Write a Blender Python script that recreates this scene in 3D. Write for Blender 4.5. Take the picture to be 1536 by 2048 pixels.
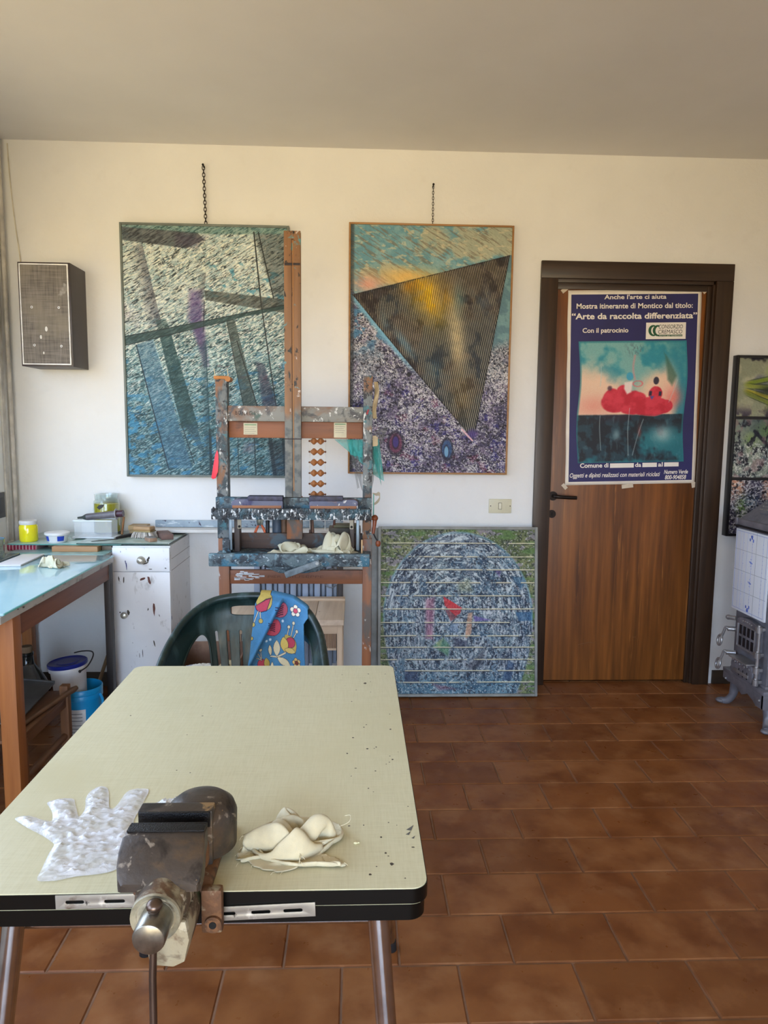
import bpy, bmesh, math, random
import numpy as np
from mathutils import Vector, Matrix, Euler
for _o in list(bpy.data.objects): bpy.data.objects.remove(_o, do_unlink=True)
SC = bpy.context.scene
COL = SC.collection
PI = math.pi

# ------------------------------------------------------------------ camera
FPX = 1440.0
YAW, PITCH, ROLL = math.radians(2.333), math.radians(6.70), math.radians(0.617)
def make_camera():
    cy, sy, cp, sp, cr, sr = (math.cos(YAW), math.sin(YAW), math.cos(PITCH), math.sin(PITCH), math.cos(ROLL), math.sin(ROLL))
    fwd = Vector((sy*cp, cy*cp, -sp)); right = Vector((cy, -sy, 0)); up = right.cross(fwd)
    r2 = right*cr + up*sr; u2 = up*cr - right*sr
    cd = bpy.data.cameras.new('camera'); ob = bpy.data.objects.new('camera', cd); COL.objects.link(ob)
    M = Matrix((r2, u2, -fwd)).transposed().to_4x4(); M.translation = Vector((0, 0, 1.36))
    ob.matrix_world = M
    cd.sensor_fit = 'VERTICAL'; cd.sensor_height = 24.0
    cd.lens = FPX/2048.0*24.0
    cd.clip_start = 0.02; cd.clip_end = 200
    SC.camera = ob
make_camera()

# ------------------------------------------------------------------ daylight (sky above, sunlit ground below), exposure
# (ground, horizon, low sky, zenith) on the side of the left windows, and in a sector behind the camera brightened as fill
SIDE = (((1.0, .78, .42), 2.2), ((.86, .93, 1.0), 2.9), ((.68, .86, 1.16), 4.6), ((.68, .86, 1.16), 4.8))
REAR = (((1.0, .80, .46), 8.2), ((.80, .89, 1.0), 8.8), ((.60, .82, 1.14), 10.8), ((.60, .82, 1.14), 10.8))
EXPOSURE = 0.36
W = bpy.data.worlds.new('World'); SC.world = W; W.use_nodes = True
def build_world():
    nt = W.node_tree; nt.nodes.clear()
    out = nt.nodes.new('ShaderNodeOutputWorld'); bg = nt.nodes.new('ShaderNodeBackground')
    tc = nt.nodes.new('ShaderNodeTexCoord'); sep = nt.nodes.new('ShaderNodeSeparateXYZ')
    mr = nt.nodes.new('ShaderNodeMapRange'); mr.inputs[1].default_value = -1; mr.inputs[2].default_value = 1
    L = nt.links.new
    def c(q): (col, st) = q; return (col[0]*st, col[1]*st, col[2]*st, 1)
    outs = []
    L(tc.outputs['Generated'], sep.inputs[0]); L(sep.outputs[2], mr.inputs[0])
    for g, h, lo, ze in (SIDE, REAR):
        ramp = nt.nodes.new('ShaderNodeValToRGB'); el = ramp.color_ramp.elements
        el[0].position = 0.0; el[0].color = c(g); el[1].position = 1.0; el[1].color = c(ze)
        for p, q in ((.48, g), (.51, h), (.56, lo)): e = el.new(p); e.color = c(q)
        L(mr.outputs[0], ramp.inputs[0]); outs.append(ramp.outputs[0])
    az = nt.nodes.new('ShaderNodeMapRange'); az.inputs[1].default_value = -.90; az.inputs[2].default_value = -.97; az.clamp = True
    L(sep.outputs[1], az.inputs[0]); mx = nt.nodes.new('ShaderNodeMix'); mx.data_type = 'RGBA'
    L(az.outputs[0], mx.inputs[0]); L(outs[0], mx.inputs[6]); L(outs[1], mx.inputs[7])
    L(mx.outputs[2], bg.inputs[0]); bg.inputs[1].default_value = 1.0; L(bg.outputs[0], out.inputs[0])
build_world()
WIN1 = (0.75, 3.05, 0.92, 2.22)      # window in the left wall: y0, y1, z0, z1
WIN2 = (-1.95, 0.45, 0.92, 2.22)    # unseen second window of the same wall, added behind the camera for fill
WIN3 = (-1.30, 1.30, 0.10, 2.30)      # unseen, unglazed opening behind the camera, widened for fill light: x0, x1, z0, z1
XL, XR, YB, YF, ZC = -1.705, 2.75, 3.70, -2.6, 2.71
def portal(win):
    ld = bpy.data.lights.new('daylight_portal', 'AREA'); ld.shape = 'RECTANGLE'
    ld.size = win[3]-win[2]; ld.size_y = win[1]-win[0]
    ld.cycles.is_portal = True
    o = bpy.data.objects.new('daylight_portal', ld); COL.objects.link(o)
    o.location = (XL-0.10, (win[0]+win[1])/2, (win[2]+win[3])/2); o.rotation_euler = (0, -PI/2, 0)
portal(WIN1); portal(WIN2)
def portal_rear(win):
    ld = bpy.data.lights.new('daylight_portal', 'AREA'); ld.shape = 'RECTANGLE'; ld.size = win[1]-win[0]; ld.size_y = win[3]-win[2]; ld.cycles.is_portal = True
    o = bpy.data.objects.new('daylight_portal', ld); COL.objects.link(o); o.location = ((win[0]+win[1])/2, YF-.10, (win[2]+win[3])/2); o.rotation_euler = (PI/2, 0, PI)
portal_rear(WIN3)
SC.view_settings.view_transform = 'Standard'; SC.view_settings.look = 'None'
SC.view_settings.gamma = 1.0; SC.view_settings.use_curve_mapping = False
SC.view_settings.exposure = EXPOSURE

# ------------------------------------------------------------------ helpers
def lin(c):
    return tuple(((v/255.0)/12.92 if v/255.0 <= 0.04045 else ((v/255.0+0.055)/1.055)**2.4) for v in c[:3])
def lin4(c): return lin(c) + (1.0,)
ORG = {}
class MB:
    """collects shapes in world coordinates, then links them as one mesh object"""
    def __init__(s): s.bm = bmesh.new()
    def add(s, verts, faces):
        vs = [s.bm.verts.new(v) for v in verts]
        for f in faces:
            try: s.bm.faces.new([vs[i] for i in f])
            except ValueError: pass
        return vs
    def box(s, x0, x1, y0, y1, z0, z1, bev=0.0, seg=2, M=None):
        if x0 > x1: x0, x1 = x1, x0
        if y0 > y1: y0, y1 = y1, y0
        if z0 > z1: z0, z1 = z1, z0
        t = bmesh.new()
        vs = [t.verts.new((x, y, z)) for x in (x0, x1) for y in (y0, y1) for z in (z0, z1)]
        for f in ((0,1,3,2),(4,6,7,5),(0,4,5,1),(2,3,7,6),(0,2,6,4),(1,5,7,3)): t.faces.new([vs[i] for i in f])
        if bev > 0:
            b = min(bev, .49*min(x1-x0, y1-y0, z1-z0))
            bmesh.ops.bevel(t, geom=t.edges[:], offset=b, segments=seg, affect='EDGES', profile=0.6)
        s.merge(t, M); return s
    def merge(s, t, M=None):
        t.verts.index_update()
        m = [s.bm.verts.new((M @ v.co) if M is not None else v.co) for v in t.verts]
        for f in t.faces:
            try: s.bm.faces.new([m[v.index] for v in f.verts])
            except ValueError: pass
        t.free()
    def cyl(s, p0, p1, r0, r1=None, seg=24, cap=True):
        r1 = r0 if r1 is None else r1
        p0, p1 = Vector(p0), Vector(p1); d = (p1-p0).normalized()
        a = d.orthogonal().normalized(); b = d.cross(a)
        vs = []
        for p, r in ((p0, r0), (p1, r1)):
            for i in range(seg):
                t = 2*PI*i/seg; vs.append(p + (a*math.cos(t)+b*math.sin(t))*r)
        fs = [(i, (i+1) % seg, seg+(i+1) % seg, seg+i) for i in range(seg)]
        if cap: fs += [tuple(reversed(range(seg))), tuple(range(seg, 2*seg))]
        s.add(vs, fs); return s
    def lathe(s, prof, c=(0,0,0), seg=32, axis='Z', M=None, cap0=True, cap1=True):
        vs, fs = [], []
        for r, h in prof:
            for i in range(seg):
                t = 2*PI*i/seg; x, y = r*math.cos(t), r*math.sin(t)
                p = {'Z': (x, y, h), 'Y': (x, h, y), 'X': (h, x, y)}[axis]
                v = Vector(p)
                if M is not None: v = M @ v
                vs.append(v + Vector(c))
        n = len(prof)
        for k in range(n-1):
            for i in range(seg):
                j = (i+1) % seg; fs.append((k*seg+i, k*seg+j, (k+1)*seg+j, (k+1)*seg+i))
        if cap0: fs.append(tuple(reversed(range(seg))))
        if cap1: fs.append(tuple(range((n-1)*seg, n*seg)))
        s.add(vs, fs); return s
    def tube(s, pts, r, seg=10, cap=True, closed=False):
        pts = [Vector(p) for p in pts]; n = len(pts)
        rr = r if isinstance(r, (list, tuple)) else [r]*n
        vs, fs = [], []; a = None
        for k, p in enumerate(pts):
            if closed: d = pts[(k+1) % n]-pts[k-1]
            else: d = (pts[min(k+1, n-1)]-pts[max(k-1, 0)])
            d = d.normalized() if d.length > 1e-9 else Vector((0,0,1))
            if a is None: a = d.orthogonal().normalized()
            a = (a - d*a.dot(d)); a = a.normalized() if a.length > 1e-6 else d.orthogonal().normalized()
            b = d.cross(a)
            for i in range(seg):
                t = 2*PI*i/seg; vs.append(p+(a*math.cos(t)+b*math.sin(t))*rr[k])
        for k in range(n if closed else n-1):
            k2 = (k+1) % n
            for i in range(seg):
                j = (i+1) % seg; fs.append((k*seg+i, k*seg+j, k2*seg+j, k2*seg+i))
        if cap and not closed: fs += [tuple(reversed(range(seg))), tuple(range((n-1)*seg, n*seg))]
        s.add(vs, fs); return s
    def prism(s, poly, plane, d0, d1, bev=0.0, M=None):
        """poly: list of 2D points; plane 'XZ' extruded along Y from d0 to d1 (or 'YZ' along X, 'XY' along Z)"""
        def P(p, d): return {'XZ': (p[0], d, p[1]), 'YZ': (d, p[0], p[1]), 'XY': (p[0], p[1], d)}[plane]
        t = bmesh.new(); n = len(poly)
        a = [t.verts.new(P(p, d0)) for p in poly]; b = [t.verts.new(P(p, d1)) for p in poly]
        f0 = t.faces.new(a); f1 = t.faces.new(list(reversed(b)))
        for i in range(n):
            j = (i+1) % n; t.faces.new((a[i], b[i], b[j], a[j]))
        bmesh.ops.recalc_face_normals(t, faces=t.faces)
        if bev > 0:
            bmesh.ops.bevel(t, geom=[e for e in t.edges], offset=bev, segments=2, affect='EDGES', profile=0.6)
        bmesh.ops.triangulate(t, faces=[f for f in t.faces if len(f.verts) > 4])
        s.merge(t, M); return s
    def sphere(s, c, r, su=20, sv=12, sc=(1,1,1)):
        prof = [(max(1e-5, r*math.sin(PI*k/sv)), -r*math.cos(PI*k/sv)) for k in range(sv+1)]
        M = Matrix.Diagonal((sc[0], sc[1], sc[2]))
        return s.lathe(prof, c, su, 'Z', M=M)
    def build(s, name, m, parent=None, smooth=40, loc=None, recalc=True, kind=None):
        bm = s.bm
        if recalc: bmesh.ops.recalc_face_normals(bm, faces=bm.faces)
        if parent is not None: org = ORG[parent.name]
        elif loc is not None: org = Vector(loc)
        else:
            xs = [v.co for v in bm.verts]
            org = Vector(((min(v.x for v in xs)+max(v.x for v in xs))/2, (min(v.y for v in xs)+max(v.y for v in xs))/2, min(v.z for v in xs)))
        for v in bm.verts: v.co -= org
        me = bpy.data.meshes.new(name); bm.to_mesh(me); bm.free()
        o = bpy.data.objects.new(name, me); COL.objects.link(o)
        if m is not None: me.materials.append(m)
        if smooth:
            for p in me.polygons: p.use_smooth = True
            me.set_sharp_from_angle(angle=math.radians(smooth))
        if parent is not None: o.parent = parent
        else: o.location = org
        ORG[o.name] = org
        if kind: o['kind'] = kind
        return o
def empty(name, loc):
    o = bpy.data.objects.new(name, None); COL.objects.link(o); o.location = loc
    o.empty_display_size = 0.05
    ORG[o.name] = Vector(loc); return o
def tag(o, label, cat, group=None):
    o['label'] = label; o['category'] = cat
    if group: o['group'] = group
    return o
def thing(name, loc, label, cat, group=None): return tag(empty(name, loc), label, cat, group)

# ------------------------------------------------------------------ materials
MATS = {}
class NT:
    def __init__(s, name):
        s.m = bpy.data.materials.new(name); s.m.use_nodes = True
        s.t = s.m.node_tree; s.t.nodes.clear()
        s.out = s.n('ShaderNodeOutputMaterial'); s.b = s.n('ShaderNodeBsdfPrincipled')
        s.l(s.b.outputs[0], s.out.inputs[0]); s.tc = s.n('ShaderNodeTexCoord')
    def n(s, t): return s.t.nodes.new(t)
    def l(s, a, b): s.t.links.new(a, b)
    def noise(s, scale, stretch=(1,1,1), detail=4, rough=.55, off=0, dist=0, rot=(0,0,0)):
        mp = s.n('ShaderNodeMapping'); mp.inputs['Scale'].default_value = stretch; mp.inputs['Location'].default_value = (off, off*1.7, off*.3)
        mp.inputs['Rotation'].default_value = rot
        nz = s.n('ShaderNodeTexNoise'); nz.inputs['Scale'].default_value = scale; nz.inputs['Detail'].default_value = detail
        nz.inputs['Roughness'].default_value = rough; nz.inputs['Distortion'].default_value = dist
        s.l(s.tc.outputs['Object'], mp.inputs[0]); s.l(mp.outputs[0], nz.inputs['Vector'])
        return nz.outputs['Fac']
    def ramp(s, fac, stops, interp='LINEAR'):
        r = s.n('ShaderNodeValToRGB'); r.color_ramp.interpolation = interp; el = r.color_ramp.elements
        for i, (p, c) in enumerate(stops):
            e = el[i] if i < 2 else el.new(p)
            e.position = p; e.color = c if len(c) == 4 else lin4(c)
        s.l(fac, r.inputs[0]); return r.outputs[0]
    def mask(s, fac, lo, hi):
        m = s.n('ShaderNodeMapRange'); m.inputs[1].default_value = lo; m.inputs[2].default_value = hi; m.clamp = True
        s.l(fac, m.inputs[0]); return m.outputs[0]
    def mix(s, fac, a, b):
        m = s.n('ShaderNodeMix'); m.data_type = 'RGBA'
        if isinstance(fac, (int, float)): m.inputs[0].default_value = fac
        else: s.l(fac, m.inputs[0])
        for i, v in ((6, a), (7, b)):
            if isinstance(v, (tuple, list)): m.inputs[i].default_value = v if len(v) == 4 else lin4(v)
            else: s.l(v, m.inputs[i])
        return m.outputs[2]
    def bump(s, h, strength=.2, dist=.002):
        b = s.n('ShaderNodeBump'); b.inputs['Strength'].default_value = strength; b.inputs['Distance'].default_value = dist
        s.l(h, b.inputs['Height']); s.l(b.outputs[0], s.b.inputs['Normal'])
    def color(s, c):
        if isinstance(c, (tuple, list)): s.b.inputs['Base Color'].default_value = c if len(c) == 4 else lin4(c)
        else: s.l(c, s.b.inputs['Base Color'])
    def set(s, **k):
        for key, v in k.items(): s.b.inputs[key].default_value = v
def plain(name, c, rough=.5, metal=0.0, var=.12, scale=14, bump=0.0, bscale=60, stretch=(1,1,1), spec=.5, **k):
    if name in MATS: return MATS[name]
    t = NT(name); f = t.noise(scale, stretch)
    d = tuple(max(0, v*(1-var)) for v in c); e = tuple(min(255, v*(1+var)) for v in c)
    t.color(t.ramp(f, [(.3, d), (.7, e)])); t.set(Roughness=rough, Metallic=metal)
    t.b.inputs['Specular IOR Level'].default_value = spec
    if bump: t.bump(t.noise(bscale, stretch, 3), bump)
    for a, b in k.items(): t.b.inputs[a].default_value = b
    MATS[name] = t.m; return t.m
def splat(name, base, layers, rough=.55, bump=.35, bscale=90, bstretch=(1,1,1), metal=0, zpaint=None):
    """a base colour ramp overlaid with noise-masked paint layers: (colour, scale, lo, hi, stretch)"""
    if name in MATS: return MATS[name]
    t = NT(name); f = t.noise(base[2], base[3] if len(base) > 3 else (1,1,1), 6)
    c = t.ramp(f, [(.3, base[0]), (.7, base[1])])
    for i, (col, sc, lo, hi, st) in enumerate(layers):
        if lo > .55: lo, hi = lo-.055, hi-.05
        m = t.mask(t.noise(sc, st, 5, .6, off=3.7*(i+1), dist=.4), lo, hi); c = t.mix(m, c, col)
    if zpaint:     # paint that piled up on the lower part of a post: (colour, z where it starts, z where it is thick)
        sp = t.n('ShaderNodeSeparateXYZ'); t.l(t.tc.outputs['Object'], sp.inputs[0]); zz = t.mask(sp.outputs[2], zpaint[1], zpaint[2]); nz = t.noise(12, (1,1,.5), 5, off=21)
        ad = t.n('ShaderNodeMath'); ad.operation = 'ADD'; t.l(zz, ad.inputs[0]); t.l(nz, ad.inputs[1]); c = t.mix(t.mask(ad.outputs[0], .92, 1.10), c, t.mix(t.mask(t.noise(30, off=7), .45, .6), zpaint[0], zpaint[3]))
    t.color(c); t.set(Roughness=rough, Metallic=metal)
    if bump: t.bump(t.noise(bscale, bstretch, 4), bump)
    MATS[name] = t.m; return t.m
def wood(name, dark, light, axis='Z', scale=9, rough=.5, bump=.12, layers=(), zpaint=None):
    st = {'X': (.06,1,1), 'Y': (1,.06,1), 'Z': (1,1,.06)}[axis]
    return splat(name, (dark, light, scale*4, st), list(layers), rough, bump, 120, st, zpaint=zpaint)
def glassy(name, c, rough=.02, ior=1.45, trans=1.0, alpha=1.0):
    if name in MATS: return MATS[name]
    t = NT(name); t.color(c); t.set(Roughness=rough, IOR=ior, Alpha=alpha)
    t.b.inputs['Transmission Weight'].default_value = trans
    MATS[name] = t.m; return t.m
def attr_mat(name, rough=.45, bump=.5, bscale=250, spec=.5):
    t = NT(name); a = t.n('ShaderNodeAttribute'); a.attribute_name = 'Col'
    f = t.noise(bscale, detail=2)
    m = t.n('ShaderNodeMix'); m.data_type = 'RGBA'; m.blend_type = 'OVERLAY'; m.inputs[0].default_value = .25
    t.l(a.outputs['Color'], m.inputs[6]); t.l(t.ramp(f, [(.3, (90,90,90)), (.7, (200,200,200))]), m.inputs[7])
    t.l(m.outputs[2], t.b.inputs['Base Color']); t.set(Roughness=rough)
    t.b.inputs['Specular IOR Level'].default_value = spec
    if bump: t.bump(f, bump)
    return t.m
# numpy painting -------------------------------------------------------------
def vnoise(x, y, seed=0):
    xi, yi = np.floor(x).astype(np.int64), np.floor(y).astype(np.int64); fx, fy = x-xi, y-yi
    fx, fy = fx*fx*(3-2*fx), fy*fy*(3-2*fy)
    def h(a, b):
        n = (a*374761393 + b*668265263 + seed*1442695041) & 0xffffffff
        n = ((n ^ (n >> 13))*1274126177) & 0xffffffff
        return ((n ^ (n >> 16)) & 0xffff)/65535.0
    return (h(xi, yi)*(1-fx)+h(xi+1, yi)*fx)*(1-fy) + (h(xi, yi+1)*(1-fx)+h(xi+1, yi+1)*fx)*fy
def fbm(x, y, seed=0, o=4):
    s, a, t = 0, .5, 0
    for k in range(o):
        s = s+a*vnoise(x*2**k, y*2**k, seed+k*17); t += a; a *= .55
    return s/t
def sst(a, b, x):
    t = np.clip((x-a)/(b-a), 0, 1); return t*t*(3-2*t)
def C3(c): return np.array(c, float)
def mixc(a, b, f): return a+(b-a)*f[..., None]
def inpoly(x, y, poly, soft=4.0):
    """soft inside mask of a convex-ish polygon (signed distance to edges, any orientation)"""
    n = len(poly); ar = sum(poly[i][0]*poly[(i+1) % n][1]-poly[(i+1) % n][0]*poly[i][1] for i in range(n))
    sg = 1 if ar > 0 else -1; d = np.full(x.shape, 1e9)
    for i in range(n):
        (ax, ay), (bx, by) = poly[i], poly[(i+1) % n]; L = math.hypot(bx-ax, by-ay)+1e-9
        d = np.minimum(d, sg*((bx-ax)*(y-ay)-(by-ay)*(x-ax))/L)
    return np.clip(d/soft+.5, 0, 1)
def segd(x, y, a, b):
    ax, ay = a; bx, by = b; L2 = (bx-ax)**2+(by-ay)**2
    t = np.clip(((x-ax)*(bx-ax)+(y-ay)*(by-ay))/L2, 0, 1)
    return np.hypot(x-ax-t*(bx-ax), y-ay-t*(by-ay))
def grid_mesh(name, P, col, m, parent=None, loc=None, thick=None, smooth=True, flip=False):
    """P: (rows, cols, 3) world points; col: (rows, cols, 3) sRGB 0-255 or None"""
    R, Cn = P.shape[:2]; org = np.array(ORG[parent.name] if parent is not None else (loc if loc is not None else P.reshape(-1, 3).mean(0)))
    v = (P.reshape(-1, 3)-org).astype(np.float32)
    idx = np.arange(R*Cn).reshape(R, Cn)
    f = np.stack([idx[:-1, :-1], idx[1:, :-1], idx[1:, 1:], idx[:-1, 1:]], -1).reshape(-1, 4)
    if flip: f = f[:, ::-1]
    me = bpy.data.meshes.new(name); me.vertices.add(len(v)); me.vertices.foreach_set('co', v.ravel())
    me.loops.add(f.size); me.loops.foreach_set('vertex_index', f.ravel().astype(np.int32))
    me.polygons.add(len(f)); me.polygons.foreach_set('loop_start', np.arange(0, f.size, 4, dtype=np.int32))
    if smooth: me.polygons.foreach_set('use_smooth', np.ones(len(f), bool))
    if col is not None:
        c = np.clip(col.reshape(-1, 3), 0, 255)/255.0; c = np.where(c <= .04045, c/12.92, ((c+.055)/1.055)**2.4)
        a = me.color_attributes.new('Col', 'FLOAT_COLOR', 'POINT')
        a.data.foreach_set('color', np.concatenate([c, np.ones((len(c), 1))], 1).astype(np.float32).ravel())
    me.update(); me.validate()
    if m is not None: me.materials.append(m)
    o = bpy.data.objects.new(name, me); COL.objects.link(o)
    if parent is not None: o.parent = parent
    else: o.location = Vector(org)
    ORG[o.name] = Vector(org)
    if thick:
        md = o.modifiers.new('thickness', 'SOLIDIFY'); md.thickness = thick; md.offset = -1
    return o
def crumple(n=52, size=.26, target=.17, hmax=.055, seed=0, steps=170, asp=1.0, bend=5, kb=.25):
    """a square of cloth pushed together on a table: distance constraints, floor, soft ceiling"""
    rs = np.random.RandomState(seed); h = size/(n-1)
    u, v = np.meshgrid(np.arange(n)*h, np.arange(n)*h*asp); P = np.stack([u-u.mean(), v-v.mean(), np.zeros_like(u)], -1)
    def sm(a, k):
        for _ in range(k): a = (a+np.roll(a, 1, 0)+np.roll(a, -1, 0)+np.roll(a, 1, 1)+np.roll(a, -1, 1))/5
        return a
    z = sm(rs.randn(n, n), 14); z = z/np.abs(z).max(); P[..., 2] = .004+.006*(z+1)
    P[..., :2] += np.stack([sm(rs.randn(n, n), 30), sm(rs.randn(n, n), 30)], -1)*.03
    V = np.zeros_like(P)
    pairs = [((0,1),h,1.0), ((1,0),h*asp,1.0), ((1,1),math.hypot(h,h*asp),.45), ((1,-1),math.hypot(h,h*asp),.45), ((0,bend),bend*h,kb), ((bend,0),bend*h*asp,kb)]
    f = .9965
    for s in range(steps):
        Q = P.copy(); P = P+.88*V
        P[..., 2] -= .0002
        if s < steps*.8 and max(np.ptp(P[..., 0]), np.ptp(P[..., 1])/asp) > target: P[..., :2] *= f
        for it in range(7):
            D = np.zeros_like(P); W = np.zeros(P.shape[:2])+1e-6
            for (di, dj), L, k in pairs:
                a = (slice(0, n-di), slice(0, n-dj)) if dj >= 0 else (slice(0, n-di), slice(-dj, n)); b = (slice(di, n), slice(dj, n)) if dj >= 0 else (slice(di, n), slice(0, n+dj))
                d = P[b]-P[a]; l = np.sqrt((d*d).sum(-1))+1e-9; c = (.5*k*(l-L)/l)[..., None]*d
                D[a] += c; D[b] -= c; W[a] += k; W[b] += k
            P = P+1.3*D/W[..., None]
            P[..., 2] = np.maximum(P[..., 2], .0006); P[..., 2] = np.where(P[..., 2] > hmax, hmax+(P[..., 2]-hmax)*.5, P[..., 2])
        V = P-Q; V = np.clip(V, -.004, .004)
    return P
def cloth_obj(name, P, c, sx, sy, sz, rot, m, parent=None, trim=1.0, lobes=5, loc=None):
    """scales a crumpled cloth to sx by sy by sz, turns it and links it"""
    n = P.shape[0]; gi, gj = np.meshgrid(np.linspace(-1, 1, n), np.linspace(-1, 1, n), indexing='ij'); inside = np.hypot(gi, gj) < trim+.12*np.sin(np.arctan2(gj, gi)*lobes+1)
    Q = P.copy(); ca, sa = math.cos(rot), math.sin(rot); Q[..., 0], Q[..., 1] = P[..., 0]*ca-P[..., 1]*sa, P[..., 0]*sa+P[..., 1]*ca
    for k, s_ in ((0, sx), (1, sy)):
        a = Q[..., k][inside]; lo, hi = a.min(), a.max(); Q[..., k] = (Q[..., k]-(lo+hi)/2)*s_/(hi-lo)
    Q[..., 2] *= sz/Q[..., 2][inside].max(); Q += np.array(c)
    o = grid_mesh(name, Q, None, m, parent, loc=loc); me = o.data; bm = bmesh.new(); bm.from_mesh(me); bm.verts.ensure_lookup_table(); fl = inside.ravel()
    bmesh.ops.delete(bm, geom=[v for v in bm.verts if not fl[v.index]], context='VERTS'); bm.to_mesh(me); bm.free()
    sb = o.modifiers.new('smooth', 'SUBSURF'); sb.levels = 1; sb.render_levels = 1
    md = o.modifiers.new('thickness', 'SOLIDIFY'); md.thickness = .0009; md.offset = 0
    return o
def text_mesh(txt, shear=0.0, bold=0.0):
    cu = bpy.data.curves.new('text', 'FONT'); cu.body = txt; cu.shear = shear; cu.offset = bold; cu.size = 1.0; cu.resolution_u = 3
    ob = bpy.data.objects.new('text', cu); COL.objects.link(ob)
    dg = bpy.context.evaluated_depsgraph_get(); dg.update()
    me = bpy.data.meshes.new_from_object(ob.evaluated_get(dg)); bpy.data.objects.remove(ob, do_unlink=True)
    v = [tuple(q.co) for q in me.vertices]; f = [tuple(p.vertices) for p in me.polygons]; bpy.data.meshes.remove(me)
    return v, f
def shape_mesh(splines, depth, bevel, cuts_x=(), cuts_z=(), res=2):
    """flat outline with holes (2D points) -> bmesh in the XY plane, depth along Z"""
    cu = bpy.data.curves.new('shape', 'CURVE'); cu.dimensions = '2D'; cu.fill_mode = 'BOTH'; cu.extrude = depth; cu.bevel_depth = bevel; cu.bevel_resolution = res
    for pts in splines:
        sp = cu.splines.new('POLY'); sp.points.add(len(pts)-1); sp.use_cyclic_u = True
        for i, p in enumerate(pts): sp.points[i].co = (p[0], p[1], 0, 1)
    ob = bpy.data.objects.new('shape', cu); COL.objects.link(ob)
    dg = bpy.context.evaluated_depsgraph_get(); dg.update()
    me = bpy.data.meshes.new_from_object(ob.evaluated_get(dg)); bpy.data.objects.remove(ob, do_unlink=True)
    t = bmesh.new(); t.from_mesh(me); bpy.data.meshes.remove(me)
    bmesh.ops.remove_doubles(t, verts=t.verts, dist=1e-6)
    for x in cuts_x: bmesh.ops.bisect_plane(t, geom=t.verts[:]+t.edges[:]+t.faces[:], plane_co=(x, 0, 0), plane_no=(1, 0, 0))
    for z in cuts_z: bmesh.ops.bisect_plane(t, geom=t.verts[:]+t.edges[:]+t.faces[:], plane_co=(0, z, 0), plane_no=(0, 1, 0))
    return t
def smooth_loop(pts, n=4, closed=True):
    """Catmull-Rom through 2D/3D points"""
    P = [Vector(p) for p in pts]; N = len(P); out = []
    for i in range(N if closed else N-1):
        p0, p1, p2, p3 = (P[(i-1) % N], P[i], P[(i+1) % N], P[(i+2) % N]) if closed else (P[max(i-1, 0)], P[i], P[i+1], P[min(i+2, N-1)])
        for k in range(n):
            t = k/n
            out.append(.5*((2*p1)+(p2-p0)*t+(2*p0-5*p1+4*p2-p3)*t*t+(3*p1-p0-3*p2+p3)*t**3))
    if not closed: out.append(P[-1])
    return out

# ================================================================== THE ROOM
def m_wall():
    t = NT('plaster_wall'); f = t.noise(2.2, detail=5); g = t.noise(70, detail=4)
    t.color(t.mix(t.mask(t.noise(9, detail=6, off=5), .60, .9), t.ramp(f, [(.3, (228,227,224)), (.7, (236,235,232))]), (225,223,219)))
    t.set(Roughness=.85); t.bump(g, .35, .003); return t.m
M_WALL = m_wall()
def m_ceil():
    t = NT('plaster_ceiling'); f = t.noise(1.4, detail=4)
    t.color(t.ramp(f, [(.3, (222,219,214)), (.7, (231,228,223))])); t.set(Roughness=.9); t.bump(t.noise(40), .12, .002); return t.m
M_CEIL = m_ceil()
M_DOORFRAME = wood('dark_door_frame_wood', (38,24,14), (62,42,26), 'Z', 10, .38)
M_DOORFRAME_H = wood('dark_door_frame_wood_across', (38,24,14), (62,42,26), 'X', 10, .38)
M_DOOR = wood('walnut_veneer', (92,50,14), (142,84,32), 'Z', 7, .4, .1, [((70,36,10), 5, .5, .75, (3,3,.15)), ((156,98,44), 60, .66, .74, (1,1,.03))])
def struct(name, mb, m, smooth=0):
    return mb.build(name, m, smooth=smooth, kind='structure')
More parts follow.
